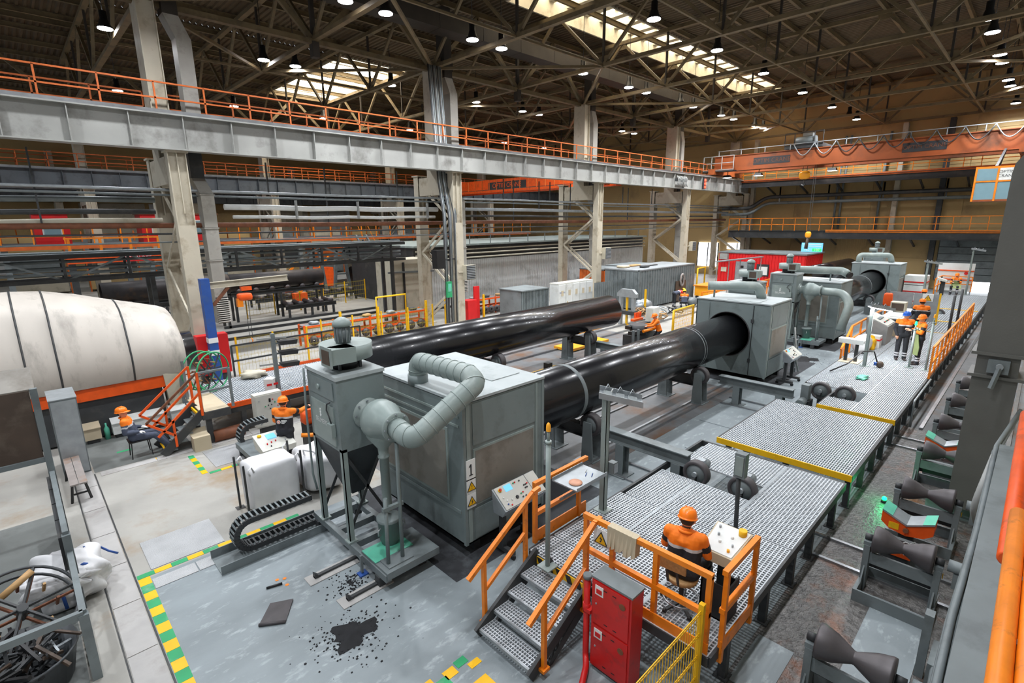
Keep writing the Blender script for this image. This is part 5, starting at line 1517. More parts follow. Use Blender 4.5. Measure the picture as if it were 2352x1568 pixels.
# ================================================================ BETWEEN THE COLUMNS AND BEHIND
# pipe runs threaded through the near column row
def run(label, y, z, r, x0, x1, mat, drops=(), name='pipe_run', br=()):
    t = thing(name, label, 'pipe', (x0, y, z-r), 'service pipes between the columns')
    m = MB().tube([(x0, y, z)]+[(xx, y, z-.04*(i % 2)) for i, xx in enumerate([x0+(x1-x0)*k/6 for k in range(1, 6)])]+[(x1, y, z)], r, 10)
    m.build('pipe', mat, t)
    for x in drops:
        MB().bar((x, y, z), (x, y, 8.0), .05).build('hanger_rod', 'steel_dark', t)
    for x in br:
        MB().bar((x, y-.12, z-.45), (x, y-.12, z+.3), .14, .06).build('bracket', 'lamp_grey', t)
    return t
run('thin twin service pipe highest under the crane beam, upper one', 22.2, 6.85, .05, -9, 52, 'galv', (8, 14, 21, 25, 33, 37))
run('thin twin service pipe highest under the crane beam, lower one', 22.3, 6.68, .04, -9, 52, 'steel_grey')
run('thick white lagged pipe between the left and cabled columns', 22.2, 6.27, .11, 6.3, 16.3, 'white', (), 'pipe_run', (9.0, 11.8, 15.6))
run('white pipe just under the thick lagged one', 22.3, 5.9, .07, 6.6, 16.2, 'white')
run('dark red pipe running the whole length behind the columns', 22.4, 5.62, .1, -9, 51, 'rust', (1, 10.5, 22, 34))
run('grey pipe between the cabled column and the cabinets column', 22.2, 6.3, .09, 17.4, 51, 'galv', (24, 27))
run('dark pipe under the grey one right of the cabled column', 22.3, 5.95, .06, 17.4, 48, 'steel_dark')
run('thin rail-like pipe below the dark red pipe', 22.5, 5.32, .035, -9, 51, 'steel_dark')
run('lowest thin pipe below the dark red pipe', 22.5, 5.02, .03, -9, 51, 'steel_grey')
run('dusty grey pipe at the upper left edge', 22.8, 6.5, .1, -9, 4.2, 'steel_grey')
run('dark blue pipe at the left edge under the dusty one', 23.0, 6.1, .09, -9, 4.2, 'steel_dark')
run('rust-bottomed beige pipe at the left edge', 22.6, 5.75, .13, -9, 4.3, 'wall_block')
# pipe bridge truss
t = thing('pipe_bridge', 'dark steel truss bridge crossing behind the left column', 'truss', (-9, 26, 3.6))
for y in (25.6, 26.6):
    for z in (3.62, 4.5):
        MB().bar((-9, y, z), (16.4, y, z), .1, .14).build('chord', 'steel_dark', t)
    for k in range(13):
        x = -8.5+2*k
        MB().bar((x, y, 3.6), (x, y, 4.5), .09).build('upright', 'steel_dark', t)
        if y < 26 and k < 12:
            MB().bar((x, y, 3.6 if k % 2 else 4.5), (x+2, y, 4.5 if k % 2 else 3.6), .07).build('diagonal', 'steel_grey', t)
for z in (3.85, 4.05, 4.3, 4.62):
    MB().tube([(-9, 26.1, z), (16.4, 26.1, z)], .06, 8).build('carried_pipe', 'steel_grey', t)
B(-9, 16.4, 25.6, 26.6, 4.56, 4.6).build('walkway', 'steel_grey', t)
for x in (-6, 4.2, 15.5):
    for y in (25.6, 26.6):
        MB().bar((x, y, 0), (x, y, 3.6), .16).build('bridge_leg', 'steel_dark', t)

# plastered block and long corrugated building
t = thing('plaster_block', 'plain beige plastered block left of the cabled column', 'building', (18, 28, 0))
B(16.4, 19.2, 27.0, 29.0, 0, 3.45).build('block_wall', 'wall_block', t)
MB().bar((17.1, 26.95, .2), (17.1, 26.95, 3.3), .1).build('black_pipe', 'black', t)
MB().bar((16.0, 26.9, 2.75), (19.3, 26.9, 2.65), .1).build('wall_pipe', 'steel_grey', t)
def corr(x0, x1, y, z0, z1, p=.2, d=.04):
    m = MB()
    n = int((x1-x0)/p)
    vs = []
    for i in range(n):
        x = x0+(x1-x0)*i/n
        for f, o in ((0, 0), (.4, 0), (.5, d), (.9, d)):
            vs += [(x+p*f, y-o, z0), (x+p*f, y-o, z1)]
    k = len(vs)//2
    m.add(vs, [(2*i, 2*i+2, 2*i+3, 2*i+1) for i in range(k-1)])
    return m
t = thing('corrugated_building', 'long low building clad in pale corrugated sheet behind the columns', 'building', (33, 31, 0))
for k in range(7):
    corr(19.4+4*k, 23.38+4*k, 29.2, 0, 3.0).build('cladding_sheet', 'wall_grey', t)
B(19.4, 47.4, 29.25, 38, 0, 4.0).build('building_core', 'steel_dark', t)
B(19.2, 47.6, 28.9, 38.2, 4.0, 4.12).build('roof_sheet', 'machine_lt', t)
for z in (3.15, 3.45, 3.75):
    MB().tube([(19.4, 29.0, z), (47.4, 29.0, z)], .06, 8).build('wall_pipe', 'wall_block', t)
for k in range(14):
    MB().bar((20+2*k, 28.95, 4.12), (20+2*k, 28.95, 4.75), .05).build('roof_post', 'steel_grey', t)
MB().bar((19.4, 28.95, 4.75), (47.4, 28.95, 4.75), .05).build('roof_rail', 'steel_grey', t)

# switch cabinets and containers
t = thing('switch_cabinet_row', 'row of white switch cabinets with small windows', 'cabinet', (25, 20, 0))
for k in range(5):
    x0 = 22.9+.66*k
    b = B(x0, x0+.64, 19.6, 20.3, .1, 2.0).build('cabinet_unit', 'white', t)
    d = B(x0+.02, x0+.62, 19.58, 19.6, .14, 1.96).build('door', 'white', b)
    B(x0+.22, x0+.42, 19.57, 19.58, 1.3, 1.62).build('door_window', 'cardboard', b)
B(22.88, 26.22, 19.6, 20.32, 2.0, 2.05).build('cabinet_roof', 'cabinet', t)
lettering('SELMERS', (23.22, 19.575, 1.5), (1, 0, 0), (0, 0, 1), .09, 'blue', t)
triangle(t, (23.7, 19.575, .9), (1, 0, 0), (0, 0, 1), .12, '!')
t = thing('low_container', 'low grey corrugated box left of the white switch cabinets', 'container', (21.5, 21, 0))
corr(20.6, 22.8, 20.4, 0, 1.75, .12).build('cladding_sheet', 'steel_grey', t)
B(20.6, 22.8, 20.42, 22.2, 0, 1.72).build('box_core', 'steel_grey', t)
B(22.8, 22.84, 20.3, 22.2, 0, 1.76).build('end_sheet', 'galv', t)
B(20.55, 22.85, 20.3, 22.25, 1.74, 1.8).build('box_roof', 'steel_grey', t)
def container(label, x0, x1, y0, y1, z1, mat, top='galv', g='shipping containers'):
    t = thing('shipping_container', label, 'container', ((x0+x1)/2, y0, 0), g)
    corr(x0, x1, y0+.04, .1, z1-.1, .3, .05).build('side_sheet', mat, t)
    B(x0, x1, y0+.05, y1, .1, z1-.05).build('container_core', mat, t)
    m = MB()
    for i in range(int((y1-y0)/.3)):
        m.box(x0-.03, x0, y0+.1+.3*i, y0+.25+.3*i, .15, z1-.15)
    m.build('end_rib', mat, t)
    B(x0-.04, x1+.04, y0-.03, y1+.03, z1-.08, z1).build('roof', top, t)
    for x in (x0-.04, x1-.08):
        B(x, x+.12, y0-.04, y0+.06, 0, z1).build('corner_post', mat, t)
    return t
t = container('grey corrugated shipping container behind the hose heap', 28.3, 35.6, 17.6, 20.2, 2.58, 'steel_grey')
B(32.9, 34.3, 17.52, 17.56, .1, 1.5).build('rust_patch', 'brown', t)
m = MB().tube([(33.6+.22*math.cos(2*PI*i/16), 17.45-.02*(i % 2), 1.55+.4*math.sin(2*PI*i/16)) for i in range(16)], .07, 6, True)
tag(m.build('rope_coil', 'wood_grey'), 'beige rope coil hung on the container side', 'rope')
container('rust-orange container with only its top showing behind the fence', 29.4, 32.0, 21.0, 23.2, 2.35, 'orange_dim', 'steel_grey')
container('blue container with only its top showing beside the orange one', 32.3, 36.0, 20.6, 23.0, 2.4, 'blue', 'steel_grey')
one('fence_sheet', corr(25.0, 28.2, 18.6, 0, 2.0, .2), 'steel_grey', 'dark corrugated sheet screen left of the grey container', 'screen')
rnd = random.Random(12)
for k, (x, y, sx, sy, sz, mt, l) in enumerate(((30.2, 18.4, .4, .2, .16, 'steel_dark', 'dark bundle lying on the container roof'), (29.2, 19.4, .45, .3, .16, 'cardboard', 'tan slab lying on the container roof'), (31.6, 18.8, .9, .08, .07, 'black', 'black bent bar lying on the container roof'), (30.8, 19.6, .6, .25, .1, 'wood', 'timber boards lying on the container roof'))):
    one('roof_clutter', blob((x, y, 2.58+sz/2), (sx, sy, sz/2), k, 14, 8, .4, .05), mt, l, 'clutter')

# racks of spare rollers
def rack(x0, x1, y, label, n, glab, grp):
    t = thing('roller_rack', label, 'rack', (x0, y, 0), 'orange roller racks')
    for z in (.45, .95):
        for yy in (y, y+.6):
            MB().bar((x0, yy, z), (x1, yy, z), .06, .1).build('rack_beam', 'orange_red', t)
    nn = max(2, int((x1-x0)/1.6)+1)
    for k in range(nn):
        x = x0+(x1-x0)*k/(nn-1)
        for yy in (y, y+.6):
            MB().bar((x, yy, 0), (x, yy, 1.05), .08).build('rack_post', 'orange_red', t)
    B(x0, x1, y, y+.6, .98, 1.0).build('rack_shelf', 'steel_grey', t)
    rr = random.Random(int(x0))
    for k in range(n):
        x = x0+.35+(x1-x0-.7)*k/(n-1)
        r = .2+.05*rr.random()
        c = MB().lathe((x, y-.12, .25+r*.2), (.4, 1, 0), [(0, .05), (0, r), (.22, r), (.22, .05)], 16)
        one('spare_roller', c, 'roller', glab+', %s from the end wall' % ORD[n-1-k], 'roller', grp)
    for k in range(n//2):
        x = x0+.6+(x1-x0-1.2)*k/max(1, n//2-1)
        one('spare_part', blob((x, y+.3, 1.07), (.22, .18, .08), k+n, 12, 8, .6, .15), ('galv', 'steel_dark', 'wood')[k % 3], ('bright', 'dark', 'tan')[k % 3]+' part on top of the '+glab.split('under the ')[-1]+', %s from the end wall' % ORD[n//2-1-k], 'part', 'parts on '+grp)
rack(19.6, 24.0, 23.9, 'orange rack loaded with rollers beside the red cabinet', 9, 'dark spare roller under the right orange rack', 'rollers under the right rack')
rack(9.3, 16.0, 23.3, 'long orange rack with rollers behind the free black pipe', 10, 'dark spare roller under the long orange rack', 'rollers under the long rack')
t = thing('red_cabinet', 'red cabinet standing at the foot of the cabled column', 'cabinet', (18.6, 22.6, 0))
B(18.2, 18.9, 22.3, 22.9, 0, 1.3).build('case', 'red_bright', t)
B(18.22, 18.88, 22.28, 22.3, .05, 1.25).build('door', 'red_bright', t)
t = thing('red_board', 'tall narrow red board beside the red cabinet', 'board', (19.2, 22.8, 0))
B(19.05, 19.45, 22.7, 22.8, 0, 2.0).build('board', 'red_bright', t)
t = thing('green_box', 'small green notice box at the cabled column', 'box', (15.9, 21.0, 0))
B(15.7, 16.0, 20.8, 20.95, 1.9, 2.7).build('box_body', 'green', t)
B(15.75, 15.95, 20.79, 20.8, 2.2, 2.6).build('box_window', 'mint', t)
MB().bar((15.85, 20.9, 0), (15.85, 20.9, 1.9), .06).build('box_post', 'steel_dark', t)
# conduits strapped to the cabled column and steps at its foot
t = thing('cable_bundle', 'bundle of vertical grey conduits strapped to the cabled column', 'cables', (16.2, 21.2, 0))
for k in range(9):
    MB().tube([(15.7+.11*k, 20.95+.05*(k % 3), .2), (15.72+.11*k, 20.95+.05*(k % 3), 6), (15.9+.09*k, 21.5, 7.6), (15.95+.09*k, 22.0, 13)], .03, 6).build('conduit', ('steel_dark', 'galv', 'steel_grey')[k % 3], t)
t = thing('heater_unit', 'louvred fan heater on the cabled column', 'heater', (17.2, 20.9, 2.5), 'louvred fan heaters')
def heater(t, x, y, z):
    B(x-.32, x+.32, y, y+.35, z, z+.75).build('heater_case', 'wall_block', t)
    for k in range(8):
        B(x-.28, x+.28, y-.03, y, z+.05+.085*k, z+.09+.085*k).build('louvre', 'galv', t)
    B(x-.3, x+.3, y-.005, y, z+.02, z+.73).build('heater_back', 'steel_dark', t)
    MB().bar((x-.3, y+.3, z+.4), (x-.6, y+.3, z+.4), .08).build('wall_arm', 'column', t)
heater(t, 17.2, 20.7, 2.7)
for xc, l in ((29.0, 'louvred fan heater on the column behind the cabinets'), (41.3, 'louvred fan heater on the column behind the container')):
    clone(t, (xc+.3, 20.9, 2.9), label=l)
t = thing('flood_box', 'black floodlight box fixed beside the cabled column', 'floodlight', (15.2, 20.8, 3.4))
MB().bar((15.4, 20.9, 3.8), (16.5, 21.1, 3.8), .06).build('wall_bracket', 'steel_dark', t)
MB().hexa([(15.0, 20.6, 3.4), (15.5, 20.6, 3.4), (15.5, 21.0, 3.4), (15.0, 21.0, 3.4)], [(14.95, 20.55, 4.3), (15.45, 20.55, 4.3), (15.45, 21.0, 4.3), (14.95, 21.0, 4.3)]).build('lamp_case', 'black', t)

# yellow posts and wire fences round the lines
yel = [(12.9, 22.9), (15.8, 22.9), (17.1, 22.9), (24.3, 20.5), (27.5, 16.6), (24.0, 15.6), (21.2, 22.4), (19.4, 22.3), (10.9, 22.9)]
labs = ['yellow post behind the left end of the free black pipe', 'yellow post at the right end of the long orange rack', 'yellow post at the foot of the cabled column', 'yellow post left of the white cabinets', 'yellow post behind the hose heap', 'yellow post beside the open end of the free pipe', 'yellow post at the middle of the right orange rack', 'yellow post at the left end of the right orange rack', 'yellow post near the middle of the long orange rack']
for (x, y), l in zip(yel, labs):
    t = thing('guard_post', l, 'post', (x, y, 0), 'yellow guard posts')
    B(x-.05, x+.05, y-.05, y+.05, 0, 1.55).build('post', 'yellow', t)
    B(x-.1, x+.1, y-.1, y+.1, 0, .02).build('post_foot', 'yellow', t)
wirefence('fine yellow wire fence behind the blue post', (5.6, 20.5, 0), (9.6, 20.5, 0), 1.5, 4, sp=.12, wr=.005)
wirefence('fine yellow wire fence in front of the long orange rack', (9.8, 22.6, 0), (16.0, 22.6, 0), 1.3, 5, sp=.14, wr=.005)
wirefence('yellow wire fence across the next bay floor', (10, 33.5, 0), (19, 35.4, 0), 1.5, 6, sp=.2, wr=.007)
t = thing('yellow_gate', 'yellow tube gate frame on the long orange rack', 'gate', (13.5, 22.5, 0))
MB().tube([(12.9, 23.0, 1.0), (12.9, 23.0, 2.0), (14.6, 23.0, 2.0), (14.6, 23.0, 1.0)], .05, 8).build('gate_tube', 'yellow', t)
for x in (12.9, 14.6):
    MB().bar((x, 23.0, 0), (x, 23.0, 1.0), .08).build('gate_leg', 'yellow', t)

# blue jib crane with hoist
t = thing('jib_crane', 'blue post with white bands and a beige jib arm at the left column', 'crane', (4.75, 20.2, 0))
B(4.62, 4.9, 20.0, 20.3, 0, 3.8).build('jib_post', 'blue', t)
for z in (1.1, 1.55):
    B(4.61, 4.91, 19.99, 20.31, z, z+.18).build('white_band', 'print_white', t)
MB().ib((4.9, 20.15, 3.55), (7.6, 20.15, 3.62), .22, .16, .02).build('jib_arm', 'column', t)
MB().bar((4.95, 20.15, 2.85), (5.5, 20.15, 3.45), .1).build('jib_strut', 'rust', t)
t = thing('chain_hoist', 'orange electric hoist with chain and hook on the jib arm', 'hoist', (6.06, 20.15, 2.6))
B(5.9, 6.25, 20.05, 20.25, 3.28, 3.42).build('trolley', 'orange_red', t)
blob((6.0, 20.15, 3.05), (.26, .13, .14), 3, 14, 8, .5, .03).build('hoist_body', 'orange_red', t)
B(5.72, 5.9, 20.05, 20.25, 2.7, 3.0).build('chain_bag', 'orange', t)
for x in (6.0, 6.1):
    MB().bar((x, 20.15, 1.5), (x, 20.15, 3.0), .015).build('chain', 'steel_dark', t)
MB().tube([(6.05, 20.15, 1.5), (6.1, 20.15, 1.4), (6.05, 20.15, 1.3), (5.98, 20.15, 1.36)], .02, 6).build('hook', 'orange', t)
t = thing('red_box', 'red machine box standing right behind the blue post', 'box', (4.85, 20.6, 0))
B(4.35, 5.35, 20.45, 20.9, .3, 1.75).build('box_body', 'red_bright', t)
B(4.4, 5.3, 20.5, 20.85, 0, .3).build('box_stand', 'steel_dark', t)
t = thing('lamp_column', 'grey post with three small floodlights on the left platform', 'lamp', (5.03, 14.9, ZL))
B(4.98, 5.08, 14.85, 14.95, ZL, 2.6).build('post', 'steel_grey', t)
MB().bar((4.6, 14.9, 2.5), (5.4, 14.9, 2.45), .05).build('cross_arm', 'lamp_grey', t)
MB().bar((4.6, 14.9, 1.75), (5.03, 14.9, 1.72), .05).build('cross_arm', 'lamp_grey', t)
for z in (2.25, 1.95, 1.6):
    f_ = MB().hexa([(5.2, 14.8, z), (5.65, 14.8, z-.03), (5.65, 15.0, z-.03), (5.2, 15.0, z)], [(5.15, 14.78, z+.12), (5.68, 14.78, z+.1), (5.68, 15.02, z+.1), (5.15, 15.02, z+.12)]).build('floodlight', 'steel_dark', t)
    MB().bar((5.08, 14.9, z+.06), (5.2, 14.9, z+.06), .04).build('lamp_arm', 'steel_grey', f_)
one('bucket', MB().lathe((4.85, 14.95, ZL), (0, 0, 1), [(0, 0), (0, .17), (.42, .19), (.42, .0)], 4, False), 'white', 'white carton with a red stripe on the left platform', 'box')
one('carton_stripe', B(4.69, 5.0, 14.79, 14.8, ZL+.24, ZL+.3), 'red_bright', 'red stripe label on the white carton of the left platform', 'label')
one('rag_heap', blob((5.0, 16.9, ZL+.1), (.35, .25, .12), 6, 20, 10, .7, .3), 'wall_block', 'crumpled beige rag heap on the left platform', 'rag')
t = railing('railing', 'dark railing with yellow tags behind the left platform', [(4.6, 17.4, ZL), (9, 17.4, ZL)], 1.0, 'steel_dark', 1.3, .05)

# ---------------------------------------------------------------- next bay
pipe('bare_pipe', 'dark bare pipe lying on a rack at the far left behind the casing', 3.0, 8.6, 31.5, 2.4, .55, mat='pipe_bare', n=28)
pipe('bare_pipe', 'dark bare pipe lying behind the jib arm', 8.9, 14.6, 33.0, 2.3, .5, mat='pipe_bare', n=28)
for k, (x, y, r) in enumerate(((21.2, 41.6, .9), (22.5, 41.0, .85), (27.5, 40.5, .95))):
    o = pipe('pipe_ring', ('open pipe ring by the stairs in the next bay, left one', 'open pipe ring by the stairs in the next bay, middle one', 'open pipe ring right of the stairs in the next bay')[k], x, x+1.3, y, r+.25, r, mat='pipe_bare', n=24)
    for yy in (-.5, .5):
        B(x+.2, x+1.1, y+yy-.1, y+yy+.1, 0, .5).build('cradle', 'steel_dark', o)
def conveyor(label, x0, x1, y0, y1, z, n, mat='steel_dark'):
    t = thing('conveyor_table', label, 'conveyor', (x0, y0, 0), 'conveyor tables in the next bay')
    for y in (y0, y1):
        MB().ib((x0, y, z-.12), (x1, y, z-.12), .24, .14, .02).build('side_beam', mat, t)
    for k in range(n):
        x = x0+(x1-x0)*(k+.5)/n
        MB().lathe((x, y0, z+.05), (0, 1, 0), [(0, .0), (0, .16), ((y1-y0)/2, .1), (y1-y0, .16), (y1-y0, 0)], 12).build('table_roller', 'roller', t)
    for x in (x0+.2, (x0+x1)/2, x1-.2):
        for y in (y0, y1):
            B(x-.06, x+.06, y-.06, y+.06, 0, z-.24).build('leg', mat, t)
    return t
conveyor('dark roller table in the next bay below the pipe rack', 11.5, 19, 36.5, 38.0, .7, 8)
conveyor('short dark roller table nearer the long orange rack', 11.6, 14.8, 31.5, 32.6, .8, 5)
conveyor('roller table under the bare pipe at far left', 2.5, 8.5, 31.0, 32.0, 1.8, 6)
conveyor('roller table under the bare pipe behind the jib', 9.0, 14.6, 32.6, 33.4, 1.75, 6)
for k, (x0, x1, y) in enumerate(((6, 24, 27.6), (6, 26, 29.4), (8, 20, 31.0))):
    one('bay_rail', B(x0, x1, y-.06, y+.06, .0, .14), 'steel_dark', ('floor rail of the next bay nearest the fence', 'second floor rail of the next bay', 'third floor rail of the next bay')[k], 'rail')
# trestles and orange machines in the next bay
for k, (x, y) in enumerate(((17.0, 39.0), (18.6, 38.2), (6.0, 34.0), (7.4, 34.4))):
    t = thing('trestle', ('grey A-frame trestle in the next bay, left of the pair', 'grey A-frame trestle in the next bay, right of the pair', 'grey trestle at far left behind the casing, left one', 'grey trestle at far left behind the casing, right one')[k], 'trestle', (x, y, 0), 'grey trestles')
    for s in (-1, 1):
        MB().bar((x+s*.7, y, 0), (x+s*.3, y, 3.6), .2).build('trestle_leg', 'steel_grey', t)
    for z in (.8, 1.8, 2.8):
        MB().bar((x-.6, y, z), (x+.6, y, z), .12).build('trestle_tie', 'steel_grey', t)
    MB().bar((x-.6, y, 3.6), (x+.6, y, 3.6), .2).build('trestle_head', 'steel_grey', t)
for k, (x, y, s) in enumerate(((16.0, 42.0, 1.6), (19.5, 43.5, 1.9), (24.8, 39.6, 1.6), (14.4, 36.0, .9))):
    t = thing('welding_machine', ('orange machine block behind the trestles, left one', 'orange machine block behind the trestles, right one', 'red-orange machine block beside the plaster block', 'small orange machine arm at the end of the bare pipe')[k], 'machine', (x, y, 0), 'orange machines in the next bay')
    B(x-s*.5, x+s*.5, y, y+s*.6, .3, s).build('machine_body', 'orange_red', t)
    B(x-s*.6, x+s*.6, y, y+s*.7, 0, .3).build('machine_base', 'steel_dark', t)
    MB().bar((x-s*.2, y-.1, s), (x+s*.3, y-.1, s*1.5), .14).build('machine_arm', 'orange', t)
# open stairs
t = thing('stair_flight', 'steep grey stair flight climbing in the next bay', 'stairs', (22.6, 40, 0))
for dx in (-.45, .45):
    MB().bar((23.3+dx, 39.4, 0), (21.4+dx, 39.9, 4.7), .1, .2, (0, 1, 0)).build('stringer', 'galv', t)
    MB().bar((23.4+dx, 39.4, 1.0), (21.5+dx, 39.9, 5.7), .05).build('handrail', 'orange', t)
for k in range(18):
    f_ = (k+.5)/18
    x, y, z = 23.3-1.9*f_, 39.4+.5*f_, 4.7*f_
    B(x-.45, x+.45, y-.12, y+.12, z-.02, z+.02).build('tread', 'steel_grey', t)
# mezzanine in the far part of the bay with red cabins and orange railings
t = thing('mezzanine', 'long dark mezzanine deck across the next bay', 'mezzanine', (20, 46, 4.3))
B(-9, 46, 44.0, 52, 4.2, 4.45).build('deck', 'steel_dark', t)
MB().bar((-9, 43.95, 4.33), (46, 43.95, 4.33), .05, .3).build('deck_edge', 'orange_dim', t)
for k in range(9):
    B(-6+6*k-.15, -6+6*k+.15, 44.1, 44.4, 0, 4.2).build('deck_post', 'steel_grey', t)
railing('mezzanine_railing', 'orange railing along the mezzanine of the next bay', [(-9, 44, 4.45), (46, 44, 4.45)], 1.1, 'orange', 1.5, .07)
railing('mezzanine_railing', 'second orange railing deeper on the mezzanine', [(-9, 51.5, 4.45), (46, 51.5, 4.45)], 1.1, 'orange', 2.0, .08)
for k, (x0, x1) in enumerate(((1.6, 3.4), (7.4, 9.6), (10.0, 12.4))):
    t = thing('red_cabin', ('red cabin with a white window on the mezzanine, leftmost', 'red cabin with a lit yellow window on the mezzanine', 'red cabin with two white windows on the mezzanine, rightmost')[k], 'cabin', ((x0+x1)/2, 47, 4.45), 'red cabins on the mezzanine')
    B(x0, x1, 46.0, 48, 4.45, 6.4).build('cabin_wall', 'red_bright', t)
    B(x0-.1, x1+.1, 45.9, 48.1, 6.4, 6.5).build('cabin_roof', 'rust', t)
    f_ = B((x0+x1)/2-.5, (x0+x1)/2+.5, 45.96, 46, 5.0, 6.0).build('window_frame', 'white', t)
    B((x0+x1)/2-.42, (x0+x1)/2+.42, 45.94, 45.97, 5.08, 5.92).build('pane', 'cardboard' if k == 1 else 'glass', f_)
t = thing('orange_carriage', 'orange rail carriage with a red name board under the mezzanine', 'machine', (5, 41, 3.2))
B(2.6, 9.0, 40.6, 41.4, 3.4, 3.9).build('carriage_beam', 'orange_red', t)
for k in range(5):
    MB().bar((2.8+1.5*k, 40.6, 3.9), (2.8+1.5*k, 40.6, 4.9), .14).build('carriage_post', 'orange', t)
MB().bar((2.6, 40.6, 4.9), (9.0, 40.6, 4.9), .1).build('carriage_rail', 'orange', t)
b_ = B(5.3, 6.8, 40.56, 40.6, 3.42, 3.86).build('name_board', 'red_bright', t)
lettering('ULTRALINES', (6.05, 40.55, 3.64), (1, 0, 0), (0, 0, 1), .2, 'print_white', b_)
for x in (2.8, 8.8):
    B(x-.15, x+.15, 40.7, 41.3, 0, 3.4).build('carriage_leg', 'steel_dark', t)
# distant cladding, shelves and windows at the left wall
for k in range(9):
    x = -6+6.2*k
    B(x, x+5.8, 71.9, 72.0, 1.0, 8.0).build('wall_panel', ('wall_grey', 'wall_tan', 'wall_block')[k % 3], wl)
for k in range(10):
    t = thing('storage_unit', 'distant coloured storage block by the left wall, number %s of the row from the left' % ('first', 'second', 'third', 'fourth', 'fifth', 'sixth', 'seventh', 'eighth', 'ninth', 'tenth')[k].__str__(), 'storage', (-4+5*k, 60, 0), 'distant storage blocks')
    t['label'] = '%s distant storage block from the left in the farthest bay' % ('first', 'second', 'third', 'fourth', 'fifth', 'sixth', 'seventh', 'eighth', 'ninth', 'tenth')[k]
    for j in range(3):
        B(-5+5*k, -1.5+5*k, 58, 60, .2+1.7*j, 1.5+1.7*j).build('storage_load', ('steel_grey', 'orange_dim', 'wall_block', 'steel_grey', 'wall_tan', 'steel_dark')[(k*2+j) % 6], t)
    for x in (-5.1, -1.4):
        B(x+5*k, x+.1+5*k, 58, 58.1, 0, 5.2).build('storage_post', 'orange_dim', t)
# second bay overhead crane with name
t = thing('bridge_crane', 'orange overhead crane of the next bay seen under the grey beam', 'crane', (36, 34, 8.6))
B(34.0, 34.7, 24.6, 45.0, 8.35, 9.5).build('girder', 'orange_red', t)
B(35.6, 36.3, 24.6, 45.0, 8.35, 9.5).build('girder', 'orange_red', t)
for y in (24.7, 44.6):
    B(33.4, 36.9, y-.2, y+.2, 9.3, 9.8).build('end_carriage', 'orange_red', t)
bd = B(33.97, 34.0, 33.0, 38.0, 8.6, 9.25).build('name_board', 'print_dark', t)
lettering('OPTIM CRANE', (33.97, 35.5, 8.92), (0, -1, 0), (0, 0, 1), .42, 'orange_red', bd)
B(33.2, 33.24, 24.6, 45, 8.5, 8.55).build('side_walk', 'steel_dark', t)
for y in range(25, 45):
    MB().bar((33.2, y, 8.5), (33.2, y, 9.4), .05).build('walk_post', 'orange_dim', t)
# ================================================================ OVERHEAD CRANE
t = thing('bridge_crane', 'rust-orange overhead crane bridge with looping cables across the hall end', 'crane', (45.8, 12, 9.6))
B(45.5, 46.2, 1.6, 21.3, 9.7, 10.85).build('girder', 'crane_orange', t)
B(45.4, 46.3, 1.6, 21.3, 10.85, 10.9).build('girder_flange', 'crane_orange', t)
B(45.4, 46.3, 1.6, 21.3, 9.66, 9.7).build('girder_flange', 'crane_orange', t)
B(48.6, 49.2, 1.6, 21.3, 9.7, 10.85).build('girder', 'crane_orange', t)
for y in (21.05, 1.8):
    B(44.4, 50.2, y-.25, y+.25, 9.38, 9.85).build('end_carriage', 'crane_orange', t)
    for x in (44.9, 49.7):
        MB().cyl((x, y-.12, 9.5), (x, y+.12, 9.5), .17, n=16).build('travel_wheel', 'steel_dark', t)
bd = B(45.48, 45.5, 15.2, 18.0, 10.0, 10.55).build('name_board', 'print_dark', t)
lettering('OPTIM CRANE', (45.48, 16.6, 10.27), (0, -1, 0), (0, 0, 1), .32, 'rust', bd)
bd = B(45.48, 45.5, 5.6, 8.0, 10.0, 10.6).build('name_board', 'print_dark', t)
lettering('OPTIM CRANE', (45.48, 6.8, 10.3), (0, -1, 0), (0, 0, 1), .26, 'rust', bd)
MB().bar((45.35, 1.6, 11.3), (45.35, 21, 11.3), .05).build('cable_track', 'galv', t)
for k in range(11):
    y = 1.9+1.9*k
    MB().bar((45.35, y, 10.9), (45.35, y, 11.35), .05).build('track_post', 'galv', t)
for k in range(9):
    y0, y1 = 1.9+1.45*k, 3.35+1.45*k
    MB().tube([(45.3, y0+(y1-y0)*i/10, 11.25-.85*math.sin(PI*i/10)) for i in range(11)], .04, 6).build('festoon_cable', 'galv' if k in (0, 7, 8) else 'steel_dark', t)
# service cage at the left end
for z in (9.75, 10.3, 10.85):
    MB().bar((44.7, 21.9, z), (44.7, 19.3, z), .05).build('cage_rail', 'lamp_grey', t)
for y in (21.9, 21.2, 20.3, 19.3):
    MB().bar((44.7, y, 9.7), (44.7, y, 10.85), .05).build('cage_post', 'lamp_grey', t)
B(44.65, 45.4, 19.3, 21.9, 9.62, 9.7).build('cage_floor', 'steel_dark', t)
tr = thing('crane_trolley', 'dark hoist trolley with railings riding on the crane bridge', 'trolley', (46.5, 14.3, 10.95))
B(45.5, 49, 13.0, 15.7, 10.95, 11.25).build('trolley_frame', 'steel_dark', tr)
MB().cyl((46, 13.6, 11.55), (46, 15.0, 11.55), .3, n=16).build('hoist_drum', 'steel_grey', tr)
B(46.0, 46.6, 13.9, 14.6, 11.25, 12.1).build('motor_box', 'lamp_grey', tr)
for y in (13.0, 13.6, 15.0, 15.7):
    MB().bar((45.5, y, 11.25), (45.5, y, 12.1), .05).build('trolley_post', 'steel_dark', tr)
MB().bar((45.5, 13, 12.1), (45.5, 15.7, 12.1), .05).build('trolley_rail', 'steel_dark', tr)
hk = thing('crane_hook', 'yellow-black hook block hanging under the crane bridge', 'hook', (46.6, 14.4, 8.6))
